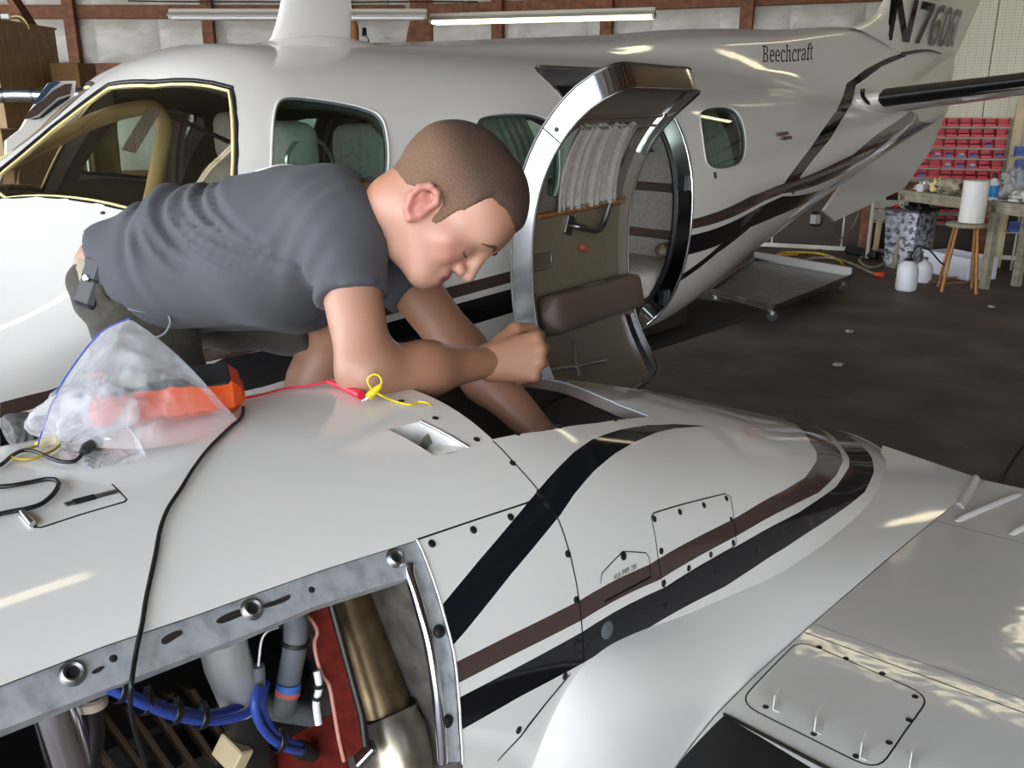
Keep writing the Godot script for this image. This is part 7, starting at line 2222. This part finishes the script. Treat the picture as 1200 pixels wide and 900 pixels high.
	tag(obj("orange_nozzle", tubem(P3([9.171, 0.025, -0.818, 9.196, 0.025, -0.723]), [0.022, 0.03], 10), M.safety_orange), "small bright orange nozzle on the floor left of the sprayer", "nozzle")
	hose("brown_lead", "brown cord trailing up from the floor beneath the tail", PackedVector3Array([Vector3(9.278, 0.02, -1.882), Vector3(10.052, 0.02, -1.937), Vector3(10.801, 0.02, -2.022), Vector3(9.381, 0.413, -1.209), Vector3(9.283, 0.609, -1.097), Vector3(9.242, 0.772, -1.063)]), M.brown_leather)
	hose("orange_lead_coil", "thin orange cord in loose loops under the wooden stool", P3([9.186, 0.015, -0.276, 9.426, 0.015, -0.221, 9.659, 0.015, -0.111, 9.596, 0.015, 0.023, 9.372, 0.015, -0.017, 9.187, 0.015, -0.147, 9.255, 0.015, -0.268]), M.orange_wood)
	# low cart
	var c := P3([6.747, 0.14, -1.264, 6.504, 0.14, -0.533, 8.265, 0.14, -0.666, 8.504, 0.14, -1.818])
	var ctr := (c[0] + c[1] + c[2] + c[3]) * 0.25
	var cart := thing("low_cart", "low stained steel cart on castors beneath the tail", "cart", Vector3(ctr.x, 0, ctr.z))
	var cp := PackedVector2Array()
	for q in c: cp.append(Vector2(q.x, -q.z))
	obj("deck", prismm(Transform3D(Basis(Vector3.RIGHT, Vector3.FORWARD, Vector3.UP), Vector3(0, 0.11, 0)), cp, 0.03), M.painted_cart, cart)
	for i in 4:
		var e := fresh()
		bar(e, c[i] + Vector3(0, 0.012 + (0.03 if i == 2 else 0.0), 0), c[(i + 1) % 4] + Vector3(0, 0.012 + (0.03 if i == 2 else 0.0), 0), 0.03, 0.03 if i != 2 else 0.09, Vector3.UP, 0.004)
		obj("edge_rail", e, M.steel if i == 2 else M.painted_cart, cart)
		var w: Vector3 = c[i].lerp(ctr, 0.10)
		obj("castor", lathem(Transform3D(Basis(Vector3(0.6, 0, 0.8), Vector3(0.8, 0, -0.6), Vector3.UP), Vector3(w.x, 0.05, w.z)), [0.0, -0.018, 0.044, -0.018, 0.05, -0.01, 0.05, 0.01, 0.044, 0.018, 0.0, 0.018], 18), M.black_rubber, cart)
		obj("fork", boxm(X(Vector3(w.x, 0.085, w.z)), Vector3(0.05, 0.06, 0.06), 0.008), M.steel, cart)
	# left background: cabinet, boxes, foil duct
	var cb := Vector3(3.726, 2.101, -8.045)
	var cab := thing("cabinet", "tall wood-veneered cabinet of upright boards in the left background", "cabinet", Vector3(cb.x, 0, cb.z), deg_to_rad(43.7))
	for k in 6: own("board", boxm(X(Vector3(-0.72 + k * 0.215, 1.24, 0)), Vector3(0.21, 2.48, 0.4), 0.004), M.cabinet_wood, cab)
	own("top", boxm(X(Vector3(-0.18, 2.485, 0)), Vector3(1.32, 0.02, 0.43), 0.003), M.cabinet_wood, cab)
	var bx := Vector3(4.239, 2.023, -7.928)
	var shelf := thing("shelf_unit", "wooden shelf carrying a cardboard carton beside the tall cabinet", "shelf", Vector3(bx.x, 0, bx.z), deg_to_rad(43.7))
	own("shelf_board", boxm(X(Vector3(0.0, 1.82, 0)), Vector3(0.7, 0.03, 0.4), 0.003), M.cabinet_wood, shelf)
	for s in [-0.33, 0.33]: own("side", boxm(X(Vector3(s, 0.905, 0)), Vector3(0.03, 1.81, 0.4), 0.003), M.cabinet_wood, shelf)
	var ct := thing("carton", "brown cardboard carton on the shelf beside the tall cabinet", "carton", Vector3(bx.x, 1.836, bx.z), deg_to_rad(43.7))
	own("carton", boxm(X(Vector3(-0.02, 0.14, 0)), Vector3(0.44, 0.28, 0.3), 0.004), M.cardboard, ct)
	own("flap", boxm(X(Vector3(-0.02, 0.285, 0.06), Vector3(4, 0, 0)), Vector3(0.43, 0.006, 0.16), 0.001), M.cardboard, ct)
	var du := thing("foil_duct", "shiny foil-wrapped duct running level in front of the tall cabinet", "duct", Vector3(3.128, 1.765, -6.091))
	obj("duct", tubem(smooth3(P3([2.602, 1.765, -6.642, 2.811, 1.758, -6.42, 3.024, 1.772, -6.203, 3.233, 1.765, -5.981, 3.446, 1.772, -5.762, 3.707, 1.765, -5.485]), 4), 0.065, 18), M.bright_metal, du)
	for px in [Vector3(2.949, 1.765, -6.278), Vector3(3.128, 1.765, -6.091), Vector3(3.328, 1.765, -5.882)]: obj("band", lathem(look(px, CR), [0.066, -0.012, 0.069, -0.01, 0.069, 0.01, 0.066, 0.012], 20), M.steel, du)
	for px in [Vector3(2.76, 1.765, -6.476), Vector3(3.391, 1.765, -5.815)]: obj("stand", tubem(PackedVector3Array([Vector3(px.x, 0, px.z), px - Vector3(0, 0.06, 0)]), 0.02, 8), M.steel, du)
	var wk := thing("wood_crate", "brown wooden crate under the foil duct at the left edge", "crate", Vector3((Vector3(3.33, 1.462, -7.259)).x, 0, (Vector3(3.33, 1.462, -7.259)).z), deg_to_rad(43.7))
	for k in 4: own("board", boxm(X(Vector3(-0.45 + k * 0.26, 0.72, 0)), Vector3(0.25, 1.44, 0.3), 0.004), M.cabinet_wood, wk)
	own("lid", boxm(X(Vector3(-0.06, 1.45, 0)), Vector3(1.05, 0.02, 0.32), 0.003), M.cardboard, wk)
	# hooks and clamps hanging by the corner post
	var tl := thing("hanging_yoke", "orange wooden yoke hanging on the wall left of the corner post", "yoke", Vector3(6.885, 2.461, -6.419))
	obj("arch", tubem(smooth3(P3([6.796, 2.345, -6.459, 6.835, 2.518, -6.497, 6.897, 2.605, -6.472, 6.937, 2.595, -6.426, 6.929, 2.499, -6.39, 6.894, 2.345, -6.357]), 4), 0.045, 10), M.orange_wood, tl)
	var ck := thing("pulley", "black pulley block hanging beside the orange yoke", "pulley", Vector3(7.008, 2.48, -6.299))
	obj("block", tubem(P3([7.016, 2.547, -6.321, 6.997, 2.461, -6.302]), [0.025, 0.03], 12), M.black_plastic, ck)
	obj("hook", tubem(smooth3(P3([7.004, 2.461, -6.295, 7.021, 2.412, -6.255, 6.989, 2.364, -6.266, 6.967, 2.393, -6.302]), 4), 0.012, 8), M.steel, ck)
	hose("wall_cable", "thin dark cable sagging along the wall above the strip lights", P3([5.349, 2.899, -8.832, 5.853, 2.889, -8.3, 6.432, 2.889, -7.694, 7.009, 2.879, -7.086, 7.662, 2.889, -6.406, 8.314, 2.889, -5.725]), M.black_rubber)
	var wl := thing("work_lamp", "small white work lamp clipped to the brace at the upper left corner", "lamp", Vector3(3.611, 2.553, -7.915))
	obj("head", boxm(look(Vector3(3.612, 2.557, -7.916), CR), Vector3(0.05, 0.09, 0.05), 0.006), M.white_plastic, wl)
	obj("cord", tubem(smooth3(P3([3.635, 2.553, -7.89, 3.704, 2.562, -7.821, 3.742, 2.511, -7.759, 3.749, 2.435, -7.717]), 4), 0.008, 6), M.cockpit_trim, wl)
	obj("clip", tubem(P3([3.627, 2.545, -7.894, 3.622, 2.469, -7.865]), 0.008, 6), M.steel, wl)
	var br := fresh()
	bar(br, Vector3(3.784, 2.744, -8.124), Vector3(3.909, 2.406, -7.992), 0.2, 0.06)
	struct("trim_diagonal_brace", br, M.stud_wood)
	# scraps on the floor
	for q in [[Vector3(5.748, 0.004, 0.365), "grey dried leaf scrap on the bare floor in front of the tail"], [Vector3(8.417, 0.004, 0.536), "yellow leaf on the floor at the right, in front of the stool"], [Vector3(6.705, 0.004, 0.025), "tiny white chip on the floor between cart and wing"]]:
		rag("floor_scrap", q[1], "scrap", q[0], Vector3(0.035, 0.008, 0.025), M.newsprint, "", 30)
	hose("dark_floor_lead", "dark cord curving over the floor at the right edge", P3([4.256, 0.006, 1.862, 4.366, 0.006, 1.784, 4.589, 0.006, 1.75, 4.921, 0.006, 1.72, 5.332, 0.006, 1.689]), M.black_rubber)
func hose(called: String, label: String, p: PackedVector3Array, m: Material):
	tag(obj(called, tubem(smooth3(p, 5), 0.016 if "hose" in called or "ring" in called else 0.009, 8), m), label, "hose" if "hose" in called or "ring" in called else "cord")
func rag(called: String, label: String, category: String, at: Vector3, s: Vector3, m: Material, group: String, seed_: int):
	var nz := FastNoiseLite.new()
	nz.seed = seed_
	nz.frequency = 1.1
	var f := func(u: float, v: float) -> Vector3:
		var a := u * TAU
		var b := (v - 0.5) * PI
		var d := Vector3(cos(b) * cos(a), sin(b), cos(b) * sin(a))
		var w := 1.0 + nz.get_noise_3dv(d * 1.5) * 0.9 + absf(nz.get_noise_3dv(d * 3.5)) * 0.5
		return Vector3(d.x * s.x * w, maxf(d.y * w + 0.75, 0.0) * s.y, d.z * s.z * w)
	var o := own(called, sheetm(f, 26, 14), m)
	o.position = at
	tag(o, label, category, group)
